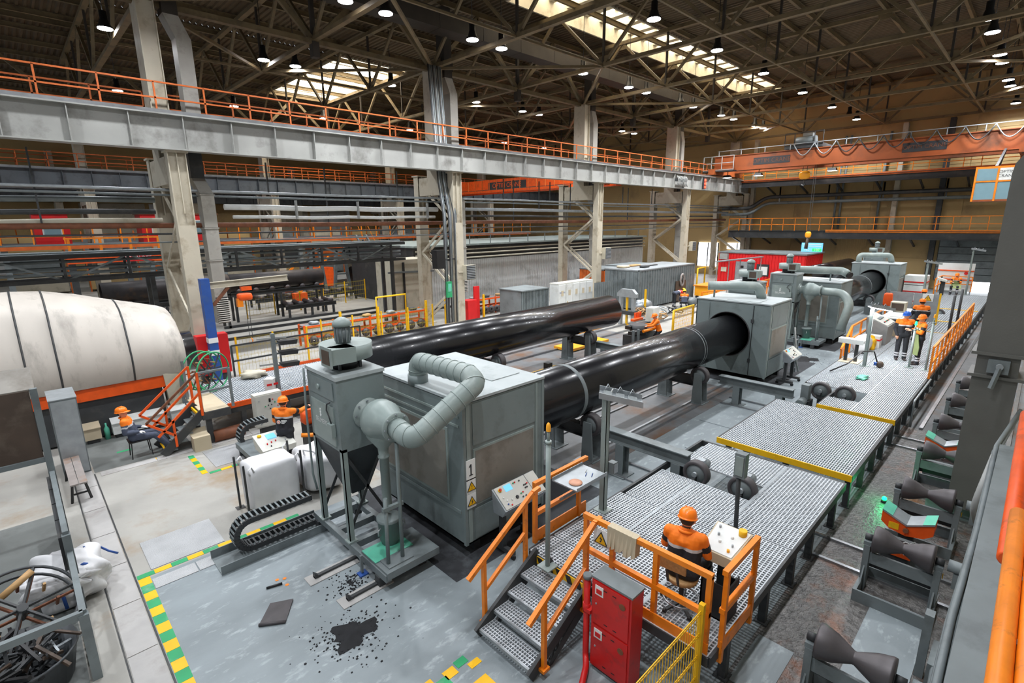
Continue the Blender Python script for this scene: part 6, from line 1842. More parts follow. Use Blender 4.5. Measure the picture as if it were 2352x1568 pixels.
blob((46.6, 14.35, 9.0), (.25, .4, .32), 4, 14, 8, .7, .02).build('hook_block', 'amber', hk)
MB().tube([(46.6, 14.35, 8.7), (46.6, 14.35, 8.45), (46.6, 14.2, 8.3), (46.6, 14.35, 8.2), (46.6, 14.5, 8.3)], .06, 8).build('hook', 'steel_dark', hk)
for y in (14.2, 14.5):
    MB().bar((46.6, y, 9.2), (46.6, y, 11.0), .03).build('hoist_rope', 'steel_dark', hk)
hk = thing('crane_hook', 'small yellow hook block hanging low in front of the screen', 'hook', (45.8, 13.4, 2.7))
blob((45.8, 13.35, 4.4), (.16, .22, .25), 4, 14, 8, .7, .02).build('hook_block', 'amber', hk)
MB().tube([(45.8, 13.35, 4.2), (45.8, 13.4, 3.3)], [.1, .14], 8).build('hook_tongue', 'brown', hk)
for y in (13.28, 13.42):
    MB().bar((45.8, y, 4.6), (45.8, y, 9.7), .025).build('hoist_rope', 'steel_dark', hk)
for k, y in enumerate((20.2, 12.2, 17.6)):
    t = thing('crane_floodlight', ('white floodlight under the crane bridge near the cage', 'white floodlight under the crane bridge right of the hook', 'white floodlight under the crane bridge left of the hook')[k], 'floodlight', (45.8, y, 9.2), 'floodlights under the crane')
    MB().bar((45.8, y, 9.3), (45.8, y, 9.68), .05).build('bracket', 'steel_dark', t)
    MB().hexa([(45.5, y-.3, 9.15), (46.0, y-.3, 9.15), (46.0, y+.3, 9.15), (45.5, y+.3, 9.15)], [(45.6, y-.25, 9.35), (45.9, y-.25, 9.35), (45.9, y+.25, 9.35), (45.6, y+.25, 9.35)]).build('lamp_body', 'steel_dark', t)
    B(45.52, 45.98, y-.28, y+.28, 9.13, 9.15).build('lens', 'glow_window', t)
t = thing('operator_cabin', 'glazed orange crane cabin hanging at the right', 'cabin', (42, 2.8, 6.4))
B(41.0, 42.6, 1.8, 3.5, 6.5, 6.6).build('cabin_floor', 'crane_orange', t)
B(41.0, 42.6, 1.8, 3.55, 8.3, 8.42).build('cabin_roof', 'orange', t)
for x, y in ((41.0, 3.5), (41.0, 2.55), (42.55, 3.5), (41.0, 1.85)):
    MB().bar((x, y, 6.5), (x, y, 8.4), .09).build('cabin_post', 'orange', t)
for z in (7.6,):
    MB().bar((41.0, 1.8, z), (41.0, 3.5, z), .07).build('cabin_bar', 'orange', t)
for y0, y1, z0, z1 in ((2.6, 3.45, 7.65, 8.3), (2.6, 3.45, 6.6, 7.55), (1.9, 2.5, 6.6, 7.55)):
    B(41.0, 41.02, y0, y1, z0, z1).build('pane', 'glass', t)
bd = B(40.98, 41.02, 1.9, 2.5, 7.65, 8.3).build('name_board', 'white', t)
lettering('OPTIM\nCRANE', (40.98, 2.2, 7.98), (0, -1, 0), (0, 0, 1), .16, 'print_dark', bd)
MB().bar((42.4, 2.7, 8.4), (45.5, 2.7, 9.7), .12).build('cabin_hanger', 'steel_dark', t)
MB().bar((41.3, 2.7, 8.4), (45.5, 2.7, 9.7), .12).build('cabin_hanger', 'steel_dark', t)
t = thing('signal_lights', 'three red signal lights on the end of the grey crane beam', 'lamp', (42.8, 20.7, 8.2))
B(42.6, 43.0, 20.74, 21.03, 8.15, 9.0).build('lamp_plate', 'steel_dark', t)
for z in (8.3, 8.57, 8.84):
    MB().cyl((42.8, 20.74, z), (42.8, 20.68, z), .1, n=12).build('red_lens', 'glow_red', t)
t = thing('cable_junction', 'tangle of grey cables on the crane beam near the signal lights', 'cables', (38.7, 20.7, 8.3))
B(37.9, 39.6, 20.7, 20.82, 8.55, 8.75).build('junction_bar', 'steel_dark', t)
for k in range(8):
    x = 38.0+.2*k
    MB().tube([(x, 20.68, 8.95), (x+.1, 20.6, 8.7), (x-.05, 20.6, 8.4), (x+.25, 20.66, 8.2)], .03, 6).build('cable', 'lamp_grey', t)

# ---------------------------------------------------------------- end wall fittings
def gallery(zd, zt, label, rl, col):
    t = thing('wall_gallery', label, 'gallery', (51.5, 12, zd))
    B(50.9, 53.4, 1.2, 21.9, zt-.06, zt).build('deck', 'steel_dark', t)
    MB().ib((50.9, 1.2, (zd+zt)/2), (50.9, 21.9, (zd+zt)/2), zt-zd, .3, .03).build('edge_beam', 'steel_dark', t)
    for k in range(8):
        MB().bar((50.9, 2+2.8*k, zd+.1), (53.4, 2+2.8*k, zd-.6), .12).build('gallery_bracket', 'steel_dark', t)
    railing('gallery_railing', rl, [(50.85, 1.2, zt), (50.85, 21.9, zt)], 1.1, 'orange', 1.0, .05)
    B(50.8, 50.84, 1.2, 21.9 if col else 13.5, zt-.12, zt+.1).build('orange_edge', 'orange_dim' if col else 'orange', t)
gallery(8.5, 9.1, 'dark upper gallery along the end wall behind the crane', 'orange railing of the upper end-wall gallery', 1)
gallery(3.95, 4.6, 'dark lower gallery along the end wall above the red container', 'orange railing of the lower end-wall gallery', 0)
for k, (z, r, m_) in enumerate(((7.65, .16, 'steel_dark'), (7.1, .13, 'steel_grey'))):
    t = thing('wall_pipe', ('upper dark pipe along the end wall between the galleries', 'lower grey pipe along the end wall between the galleries')[k], 'pipe', (52.3, 12, z), 'end-wall pipes')
    MB().tube(path((51.5, 23, z-1.0), (51.8, 20.4, z-1.0), (52.3, 19.2, z), (52.3, 1.2, z), rad=.6), r, 12).build('pipe', m_, t)
    for y in (18, 14, 10, 6):
        MB().bar((52.3, y, z), (52.3, y, 8.5), .1).build('hanger', 'lamp_grey' if y == 18 else 'steel_dark', t)
        MB().bar((52.3, y, z), (53.4, y, z), .08).build('wall_arm', 'steel_dark', t)
for k, y in enumerate((13.2, 13.6, 10.4)):
    one('wall_conduit', MB().tube([(53.2, y, 4.7), (53.2, y, 8.4), (53.2, y-.2, 12.5)], .09, 8), 'steel_grey', ('grey vertical conduit on the end wall, left one', 'grey vertical conduit on the end wall, middle one', 'grey vertical conduit on the end wall, right one')[k], 'conduit')
for k, y in enumerate((20.8, 9.3, 6.4)):
    t = thing('wall_column', ('pale steel column on the end wall near the corner', 'pale steel column on the end wall behind the pipes', 'dark steel column on the end wall left of the roller door')[k], 'column', (53.2, y, 0), 'end-wall columns')
    MB().ib((53.2, y, 0), (53.2, y, 13.0), .45, .35, .03, (1, 0, 0)).build('column_shaft', ('column', 'column', 'steel_dark')[k], t)
w3 = struct('window_3', B(53.36, 53.48, 23.9, 26.1, .85, 3.3), 'glow_window')
for y in (23.9, 25.0, 26.1):
    struct('window_bar', B(53.3, 53.4, y-.05, y+.05, .85, 3.3), 'steel_dark', w3)
w4 = struct('window_4', B(53.36, 53.48, 21.0, 23.0, 2.7, 3.3), 'glow_window')
struct('window_bar', B(53.3, 53.4, 21.9, 22.0, 2.7, 3.3), 'steel_dark', w4)
one('clad_patch', corr(0, 2.4, 0, .1, 3.9, .16), 'wall_tan', 'ribbed tan cladding patch on the end wall right of the red container', 'cladding')
o = bpy.data.objects['clad_patch']; o.rotation_euler[2] = -PI/2; o.location = (53.36, 12.1, .1)
d1 = struct('door_1', B(53.3, 53.44, 2.2, 6.0, .75, 3.9), 'steel_dark')
for k in range(6):
    struct('door_slat', B(53.24, 53.31, 2.25, 5.95, .78+.52*k, 1.26+.52*k), 'steel_grey', d1)
struct('door_light_gap', B(53.36, 53.44, 2.2, 3.9, .0, .75), 'glow_window', d1)
# red container office
t = thing('container_office', 'bright red container office with a grey door under the gallery', 'container', (48, 17, 0))
corr(0, 6.9, 0, 0, 2.75, .25, .05).build('tmp', 'red_bright')
o = bpy.data.objects['tmp']
bpy.data.objects.remove(o)
B(46.05, 50.6, 13.4, 20.5, 0, 2.75).build('office_wall', 'red_bright', t)
m = MB()
for i in range(28):
    m.box(46.0, 46.05, 13.45+.25*i, 13.58+.25*i, .1, 2.65)
m.build('wall_rib', 'red_bright', t)
m = MB()
for i in range(18):
    m.box(46.1+.25*i, 46.23+.25*i, 13.35, 13.4, .1, 2.65)
m.build('wall_rib', 'red_bright', t)
B(45.95, 50.7, 13.3, 20.6, 2.75, 2.85).build('office_roof', 'steel_grey', t)
d_ = B(45.95, 46.0, 17.9, 18.9, 0, 2.05).build('door', 'galv', t)
B(45.93, 45.95, 18.2, 18.5, 1.5, 1.7).build('door_sign', 'black', d_)
f_ = B(45.95, 46.0, 16.1, 17.1, .9, 1.9).build('window_frame', 'print_dark', t)
B(45.93, 45.96, 16.2, 16.9, 1.0, 1.7).build('pane', 'white', f_)
B(45.97, 46.0, 19.7, 20.2, 1.1, 1.5).build('notice', 'wall_block', t)
B(45.7, 46.0, 19.6, 20.3, 2.2, 2.7).build('air_conditioner', 'lamp_grey', t)
t = thing('info_screen', 'blue information screen showing numbers above the red container', 'screen', (49, 14, 2.85))
B(48.7, 48.8, 13.0, 14.6, 2.9, 3.65).build('screen_panel', 'screen_blue', t)
B(48.68, 48.7, 13.05, 13.75, 2.95, 3.2).build('green_field', 'screen_green', t)
lettering('107', (48.68, 13.4, 3.07), (0, -1, 0), (0, 0, 1), .2, 'print_white', t)
lettering('162', (48.68, 14.15, 3.07), (0, -1, 0), (0, 0, 1), .2, 'print_white', t)
for z in (3.35, 3.5):
    B(48.68, 48.7, 13.1, 14.5, z, z+.06).build('text_line', 'print_white', t)
t = thing('cable_tray', 'galvanised cable tray on posts in front of the red container', 'tray', (40, 16.8, 0))
MB().bar((37.6, 16.9, 2.6), (44.8, 16.3, 2.6), .25, .08).build('tray', 'galv', t)
for k in range(5):
    MB().bar((37.7+1.75*k, 16.88-.14*k, 0), (37.7+1.75*k, 16.88-.14*k, 2.6), .06).build('tray_post', 'galv', t)
railing('railing', 'orange railing with mesh in front of the red container', [(38.5, 14.6, 0), (45, 14.6, 0)], 1.1, 'orange', 1.1, .07)

# ---------------------------------------------------------------- workshop corner behind the pipes
t = thing('pipe_bender', 'black and orange pipe clamping machine by the crouching worker', 'machine', (20.4, 12.6, 0))
B(19.6, 21.4, 12.3, 12.9, 0, .55).build('machine_base', 'steel_dark', t)
B(19.4, 21.2, 12.2, 12.5, .62, .78).build('jaw', 'black', t)
B(19.9, 21.6, 12.7, 13.0, .75, .9).build('jaw', 'black', t)
MB().cyl((20.4, 12.6, .5), (20.4, 12.6, .95), .4, n=18).build('turret', 'steel_dark', t)
MB().tube([(20.0, 12.1, .75), (20.8, 12.0, .78), (21.3, 12.2, .85)], .07, 8).build('orange_arm', 'orange', t)
B(20.8, 21.6, 13.1, 13.3, .95, 1.05).build('orange_plate', 'orange_red', t)
for k in range(4):
    MB().bar((21.2+.15*k, 13.3, .95), (21.2+.15*k, 13.3, 1.3), .08).build('orange_lug', 'orange_red', t)
t = thing('pipe_cart', 'flat dark rail cart with orange bumper below the free pipe end', 'cart', (18.6, 11.6, 0))
B(17.6, 19.4, 11.1, 12.0, .2, .32).build('cart_deck', 'steel_dark', t)
B(17.5, 17.62, 11.1, 12.0, .15, .4).build('bumper', 'orange_red', t)
for x in (17.9, 19.1):
    for y in (11.15, 11.95):
        MB().cyl((x, y-.05, .13), (x, y+.05, .13), .12, n=12).build('cart_wheel', 'steel_dark', t)
for x in (18.4, 18.8):
    MB().bar((x, 11.6, .3), (x, 11.6, 1.1), .08).build('stake', 'steel_grey', t)
for k in range(2):
    B(9.5, 13.6, 9.75+1.9*k, 9.85+1.9*k, .05, .55).build('rail_girder', 'yellow', thing('rail_girder', ('yellow rail girder in front of the free pipe', 'yellow rail girder behind the free pipe')[k], 'girder', (11.5, 9.8+1.9*k, 0), 'yellow rail girders'))
one('yellow_deck', B(17.0, 19.8, 13.8, 14.8, .05, .16), 'amber', 'yellow floor plate beyond the open end of the free pipe', 'plate')
t = thing('motor_unit', 'dark gear unit with grey motor between the two pipes', 'motor', (12.6, 10.6, 0))
B(12.0, 13.0, 10.3, 10.9, 0, .45).build('unit_base', 'steel_dark', t)
m_ = MB().cyl((12.4, 10.5, .65), (12.9, 10.5, .65), .2, n=16).build('motor', 'steel_grey', t)
B(12.5, 12.8, 10.45, 10.65, .82, .95).build('terminal_box', 'lamp_grey', m_)
MB().bar((11.9, 10.6, .4), (11.9, 10.6, 1.2), .2).build('bumper_post', 'black', t)
t = thing('press_gate', 'grey steel portal press at the open end of the free pipe', 'press', (24.1, 15.6, 0))
for y in (15.2, 16.0):
    B(23.9, 24.1, y-.08, y+.08, 0, 1.7).build('press_leg', 'galv', t)
MB().prism([(-.6, 1.55), (.6, 1.55), (.6, 1.75), (.35, 1.98), (-.35, 1.98), (-.6, 1.75)], (23.88, 15.6, 0), (0, 1, 0), (0, 0, 1), (.25, 0, 0)).build('press_head', 'galv', t)
B(23.8, 24.3, 15.1, 16.1, .6, .8).build('press_table', 'steel_dark', t)
t = thing('control_box', 'white control box on the floor behind the crouching worker', 'box', (25.6, 14.9, 0))
B(25.3, 25.9, 14.7, 15.2, .05, .87).build('box_body', 'white', t)
B(25.28, 25.3, 14.75, 15.15, .1, .8).build('box_door', 'cabinet', t)
rnd = random.Random(31)
for k in range(9):
    cx_, cy_ = rnd.uniform(25.8, 29.8), rnd.uniform(14.8, 17.0)
    n_ = 28
    pts = [(cx_+(.35+.1*math.sin(i*1.7+k))*math.cos(i*.6), cy_+(.4+.1*math.cos(i*1.3))*math.sin(i*.6), .05+.45*abs(math.sin(i*.37+k))) for i in range(n_)]
    one('hose_coil', MB().tube(pts, .035, 5), ('wood', 'steel_dark', 'galv', 'brown')[k % 4], 'loose hose loop in the tangled heap behind the yellow gate', 'hose', 'hoses in the heap')
one('wrapped_load', blob((27.9, 17.0, .4), (.7, .4, .4), 17, 26, 14, .7, .15, 5), 'galv', 'foil-wrapped lump lying in front of the grey container', 'bundle')
for k, (x, y) in enumerate(((32.2, 16.0), (32.8, 16.2))):
    one('drum', MB().lathe((x, y, .28), (.3, 1, 0), [(-.25, 0), (-.25, .26), (.25, .26), (.25, 0)], 16), 'steel_grey', ('grey drum lying right of the bent workers, left one', 'grey drum lying right of the bent workers, right one')[k], 'drum')
t = thing('yellow_gate', 'yellow framed mesh gate left of the second chamber', 'gate', (25, 12.8, 0))
MB().tube([(23.7, 12.65, 0), (23.7, 12.65, 1.15), (26.1, 12.8, 1.15), (26.1, 12.8, 0)], .06, 8).build('gate_frame', 'yellow', t)
m = MB()
for i in range(20):
    m.bar((23.75+.115*i, 12.66+.007*i, .1), (23.75+.115*i, 12.66+.007*i, 1.1), .012)
for k in range(6):
    m.bar((23.7, 12.65, .15+.18*k), (26.1, 12.8, .15+.18*k), .012)
o = m.build('gate_mesh', 'yellow', t); o['kind'] = 'stuff'
t = thing('lift_cart', 'yellow-orange lifting cart behind the hose heap', 'cart', (36, 16.5, 0))
B(35.3, 37.2, 16.3, 17.3, .3, 1.0).build('cart_box', 'amber', t)
B(35.2, 37.3, 16.2, 17.4, 1.0, 1.06).build('cart_rim', 'orange', t)
for x in (35.5, 37.0):
    for y in (16.4, 17.2):
        MB().cyl((x, y-.06, .15), (x, y+.06, .15), .15, n=12).build('cart_wheel', 'black', t)
railing('railing', 'orange handrail with ramp left of the second chamber', [(30.8, 14.6, 0), (33.5, 14.0, 0), (36.5, 13.8, 0)], 1.2, 'orange', 1.2, .08)
t = thing('yellow_portal', 'tall yellow tube frame left of the red container', 'frame', (42.5, 20.4, 0))
MB().tube([(41.9, 20.4, 0), (41.9, 20.4, 1.6), (43.7, 20.6, 1.6), (43.7, 20.6, 0)], .07, 8).build('frame_tube', 'yellow', t)

# ---------------------------------------------------------------- chamber control panels
def panel(x, y, label):
    t = thing('control_console', label, 'control panel', (x, y, 0), 'slanted control panels at the chambers')
    a = MB().hexa([(x-.02, y-.1, .82), (x+.98, y-.1, .82), (x+.98, y+.12, .82), (x-.02, y+.12, .82)], [(x-.02, y-.18, .95), (x+.98, y-.18, .95), (x+.98, y+.16, 1.22), (x-.02, y+.16, 1.22)]).build('panel_case', 'galv', t)
    def q(u, v): return V((x+u, y-.18+.34*v, .955+.27*v))
    f = MB().hexa([q(.01, .03), q(.97, .03), q(.97, .97), q(.01, .97)], [q(.01, .03)+V((0, -.006, .008)), q(.97, .03)+V((0, -.006, .008)), q(.97, .97)+V((0, -.006, .008)), q(.01, .97)+V((0, -.006, .008))]).build('panel_face', 'cabinet', t)
    nn = V((0, -.62, .78))
    def btn(u, v, r, mt):
        MB().cyl(q(u, v)+nn*.005, q(u, v)+nn*.03, r, n=8).build('button', mt, f)
    btn(.1, .82, .035, 'yellow')
    MB().cyl(q(.1, .82)+nn*.03, q(.1, .82)+nn*.05, .022, n=10).build('stop_button', 'red_bright', f)
    MB().hexa([q(.2, .66), q(.36, .66), q(.36, .92), q(.2, .92)], [q(.2, .66)+nn*.014, q(.36, .66)+nn*.014, q(.36, .92)+nn*.014, q(.2, .92)+nn*.014]).build('display', 'screen_blue', f)
    for u, v, mt in ((.42, .85, 'green'), (.46, .86, 'red_bright'), (.56, .84, 'print_dark'), (.6, .6, 'print_dark'), (.64, .6, 'print_dark'), (.68, .62, 'red_bright'), (.6, .48, 'print_dark'), (.64, .48, 'print_dark'), (.45, .35, 'green'), (.5, .37, 'red_bright'), (.45, .2, 'print_dark'), (.52, .2, 'print_dark'), (.08, .5, 'print_white'), (.12, .35, 'print_white'), (.1, .2, 'blue'), (.16, .12, 'red_bright'), (.22, .3, 'print_white')):
        btn(u, v, .013, mt)
    btn(.34, .3, .03, 'black')
    MB().prism([(0, 0), (.01, 0), (.01, 1), (0, 1)], q(.72, .02)+nn*.009, (1, 0, 0), (0, .34, .27), nn*.002).build('panel_seam', 'steel_dark', f)
    for xx in (x+.12, x+.84):
        MB().bar((xx, y+.05, .12), (xx, y+.05, .85), .09).build('panel_leg', 'steel_dark', t)
        MB().bar((xx, y-.22, .12), (xx, y+.3, .12), .08).build('foot_bar', 'steel_dark', t)
        for yy in (y-.2, y+.28):
            MB().cyl((xx-.02, yy, .05), (xx+.02, yy, .05), .05, n=10).build('castor', 'black', t)
    return t
panel(5.22, 5.72, 'slanted push-button panel on castors in front of chamber 1')
panel(18.55, 5.6, 'slanted push-button panel on castors beside the second chamber')
t = thing('hose_ladder', 'small blue-grey ladder with hoses at the back of the second chamber', 'ladder', (20.3, 5.9, 0))
for x in (20.1, 20.5):
    MB().bar((x, 5.9, 0), (x, 5.9, 1.4), .05).build('ladder_side', 'steel_grey', t)
for k in range(5):
    MB().bar((20.1, 5.9, .2+.27*k), (20.5, 5.9, .2+.27*k), .04).build('rung', 'steel_grey', t)
MB().tube([(20.0, 5.9, 1.8), (19.95, 5.8, 1.2), (20.1, 5.75, .5), (20.3, 5.7, .1)], .03, 6).build('hose', 'lamp_grey', t)

# ---------------------------------------------------------------- things on the third platform
t = thing('white_stand', 'white channel stand on two dark legs beside the floodlight mast', 'stand', (20.6, 4.2, ZP))
MB().box(20.45, 20.75, 3.85, 4.6, 1.5, 1.54).box(20.45, 20.47, 3.85, 4.6, 1.38, 1.5).box(20.73, 20.75, 3.85, 4.6, 1.38, 1.5).build('channel', 'white', t)
for y in (4.05, 4.35):
    MB().bar((20.6, y, ZP), (20.6, y, 1.42), .1, .06).build('stand_leg', 'steel_dark', t)
B(20.3, 21.0, 3.9, 4.5, ZP, ZP+.02).build('stand_base', 'cardboard', t)
t = thing('operator_desk', 'grey control desk with a slanted top on the third platform', 'console', (24.6, 4.2, ZP))
MB().hexa([(24.2, 3.85, ZP), (25.2, 3.85, ZP), (25.2, 4.5, ZP), (24.2, 4.5, ZP)], [(24.0, 3.8, 1.5), (25.4, 3.8, 1.5), (25.4, 4.55, 1.82), (24.0, 4.55, 1.82)]).build('desk_body', 'lamp_grey', t)
MB().hexa([(24.05, 3.83, 1.52), (25.35, 3.83, 1.52), (25.35, 4.52, 1.815), (24.05, 4.52, 1.815)], [(24.05, 3.83, 1.54), (25.35, 3.83, 1.54), (25.35, 4.52, 1.835), (24.05, 4.52, 1.835)]).build('desk_top', 'cabinet', t)
for k in range(6):
    MB().cyl((24.3+.16*k, 4.0, 1.6), (24.3+.16*k, 3.99, 1.64), .03, n=8).build('button', ('print_dark', 'red_bright', 'green')[k % 3], t)
B(24.4, 25.0, 4.15, 4.35, 1.70, 1.73).build('keypad', 'steel_grey', t)
t = thing('work_table', 'cluttered table with papers before the aluminium screen', 'table', (28, 4.1, ZP))
B(26.2, 29.6, 3.7, 4.5, 1.48, 1.52).build('table_top', 'white', t)
for x in (26.3, 29.5):
    for y in (3.8, 4.4):
        MB().bar((x, y, ZP), (x, y, 1.5), .06).build('table_leg', 'galv', t)
one('paper_stack', B(26.5, 27.1, 3.8, 4.2, 1.52, 1.56), 'print_white', 'stack of white papers on the cluttered table', 'paper')
t = thing('monitor', 'beige boxy monitor on the cluttered table', 'monitor', (28.4, 4.3, 1.52))
B(28.1, 28.6, 3.95, 4.5, 1.54, 1.95).build('monitor_case', 'wall_block', t)
B(28.09, 28.1, 4.0, 4.45, 1.58, 1.9).build('monitor_glass', 'brown', t)
t = thing('tool_chest', 'blue plastic chest under the cluttered table', 'box', (26.6, 3.6, ZP))
B(26.3, 27.1, 3.4, 4.1, 1.12, 1.38).build('chest_body', 'blue', t)
B(26.3, 27.1, 3.4, 4.1, 1.38, 1.42).build('chest_lid', 'steel_grey', t)
B(26.35, 27.05, 3.45, 4.05, ZP, 1.12).build('chest_stand', 'cardboard', t)
t = thing('aluminium_screen', 'brushed metal screen wall behind the workers on the platform', 'screen', (30.4, 4.0, ZP))
for k in range(2):
    B(30.5, 30.53, 3.1+.95*k, 4.02+.95*k, .85, 2.15).build('screen_panel', 'galv', t)
for y in (3.06, 5.0):
    MB().bar((30.52, y, ZP), (30.52, y, 2.2), .07).build('screen_post', 'yellow' if y < 4 else 'steel_grey', t)
sg = B(30.47, 30.5, 3.3, 3.7, 1.8, 2.15).build('warning_board', 'print_white', t)
triangle(sg, (30.47, 3.5, 1.97), (0, -1, 0), (0, 0, 1), .28, '!')
t = thing('orange_case', 'bright orange case hung on a post beside the screen', 'case', (28.9, 4.8, 1.6))
blob((28.9, 4.75, 1.95), (.14, .17, .3), 2, 16, 10, .35, .02).build('case_shell', 'orange_red', t)
MB().bar((28.95, 4.95, ZP), (28.95, 4.95, 2.4), .09).build('case_post', 'steel_grey', t)
t = thing('carton_stack', 'white carton with a red stripe beside the control desk', 'box', (23.6, 4.1, ZP))
B(23.4, 23.8, 3.9, 4.3, ZP, 1.2).build('carton', 'white', t)
B(23.39, 23.81, 3.89, 4.31, 1.02, 1.08).build('red_stripe', 'red_bright', t)
one('white_sack', blob((22.4, 4.25, 1.05), (.5, .25, .32), 8, 24, 14, .6, .12), 'bag', 'white sack slumped behind the orange platform railing', 'sack')
one('yellow_bag', blob((23.0, 4.1, .98), (.14, .16, .25), 3, 14, 10, .7, .15), 'yellow', 'yellow plastic bag beside the floodlight mast', 'bag')
t = thing('trailing_hose', 'black hose with a small blue and brown wheel on the platform', 'hose', (20.0, 3.4, ZP))
MB().tube([(18.6, 4.3, ZP+.05), (19.4, 4.0, ZP+.2), (20.0, 3.75, ZP+.55), (20.4, 3.5, ZP+.5), (20.3, 3.35, ZP+.15)], .022, 6).build('hose', 'black', t)
MB().lathe((20.3, 3.28, ZP+.12), (1, .2, 0), [(-.04, 0), (-.04, .11), (.04, .11), (.04, 0)], 14).build('wheel', 'brown', t)
B(20.22, 20.3, 3.36, 3.44, ZP+.08, ZP+.18).build('coupling', 'blue', t)
t = thing('rag', 'crumpled green cloth on the grating of the third platform', 'cloth', (18.7, 3.4, ZP))
blob((18.6, 3.4, ZP+.03), (.28, .14, .04), 14, 20, 10, .7, .3).build('cloth', 'mint', t)
one('dust_sheet', B(18.35, 18.75, 3.25, 3.5, ZP+.002, ZP+.01), 'steel_dark', 'dark sheet under the crumpled green cloth', 'sheet')
one('rag', blob((6.5, 3.0, ZP+.02), (.2, .1, .03), 15, 18, 9, .7, .3), 'mint', 'crumpled green cloth on the grating behind the seated worker', 'cloth')
t = thing('striped_pallet', 'white boxes with red stripes stacked far behind the floodlight mast', 'boxes', (41, 5.2, 0))
for k in range(3):
    B(40.8, 42.0, 4.9, 6.0, .3+.6*k, .86+.6*k).build('striped_box', 'white', t)
    B(40.78, 42.02, 4.88, 6.02, .42+.6*k, .5+.6*k).build('red_band', 'red', t)
B(40.7, 42.1, 4.8, 6.1, .1, .3).build('pallet', 'wood', t)
t = thing('backdrop_board', 'white board with orange stripes behind the far seated worker', 'board', (46, 4, ZP))
B(46.0, 46.05, 3.1, 5.0, ZP, 2.6).build('board', 'white', t)
for y in (3.15, 4.95):
    MB().bar((46.08, y, 0), (46.08, y, 2.6), .06).build('board_post', 'galv', t)
for z in (2.1, 1.5):
    MB().bar((45.98, 3.1, z), (45.98, 5.0, z), .04, .07).build('orange_stripe', 'orange_red', t)
MB().cyl((45.95, 3.5, 1.95), (45.99, 3.5, 1.95), .1, n=14).build('red_disc', 'red', t)
railing('railing', 'orange railing around the far seated worker', [(43.0, 4.7, ZP), (45.8, 4.7, ZP), (45.8, 3.1, ZP)], 1.0, 'orange', 1.2, .06)
t = thing('far_console', 'small console box left of the far seated worker', 'console', (43.0, 4.3, ZP))
B(42.9, 43.1, 4.2, 4.4, ZP, 1.6).build('post', 'steel_dark', t)
MB().hexa([(42.7, 4.1, 1.6), (43.2, 4.1, 1.6), (43.2, 4.6, 1.7), (42.7, 4.6, 1.7)], [(42.7, 4.1, 1.7), (43.2, 4.1, 1.7), (43.2, 4.6, 1.85), (42.7, 4.6, 1.85)]).build('box', 'cabinet', t)
t = thing('green_glow_spot', 'added green glow for a reflected spot on the floor beside the middle platform', 'lamp', (11.9, 1.5, 0))  # added glow and point light, standing in for a green reflection on the floor
MB().cyl((11.9, 1.5, 0), (11.9, 1.5, .06), .05, n=10).build('glow_foot', 'steel_dark', t)
MB().sphere((11.9, 1.5, .09), .045, 10, 6).build('glow_ball', 'glow_green', t)
ld = bpy.data.lights.new('green_light', 'POINT'); ld.energy = 6; ld.color = (.05, 1, .35); ld.shadow_soft_size = .05
lo = bpy.data.objects.new('green_light', ld); COL.objects.link(lo); lo.parent = t; lo.location = (0, 0, .25); LOC[lo.name] = LOC[t.name]
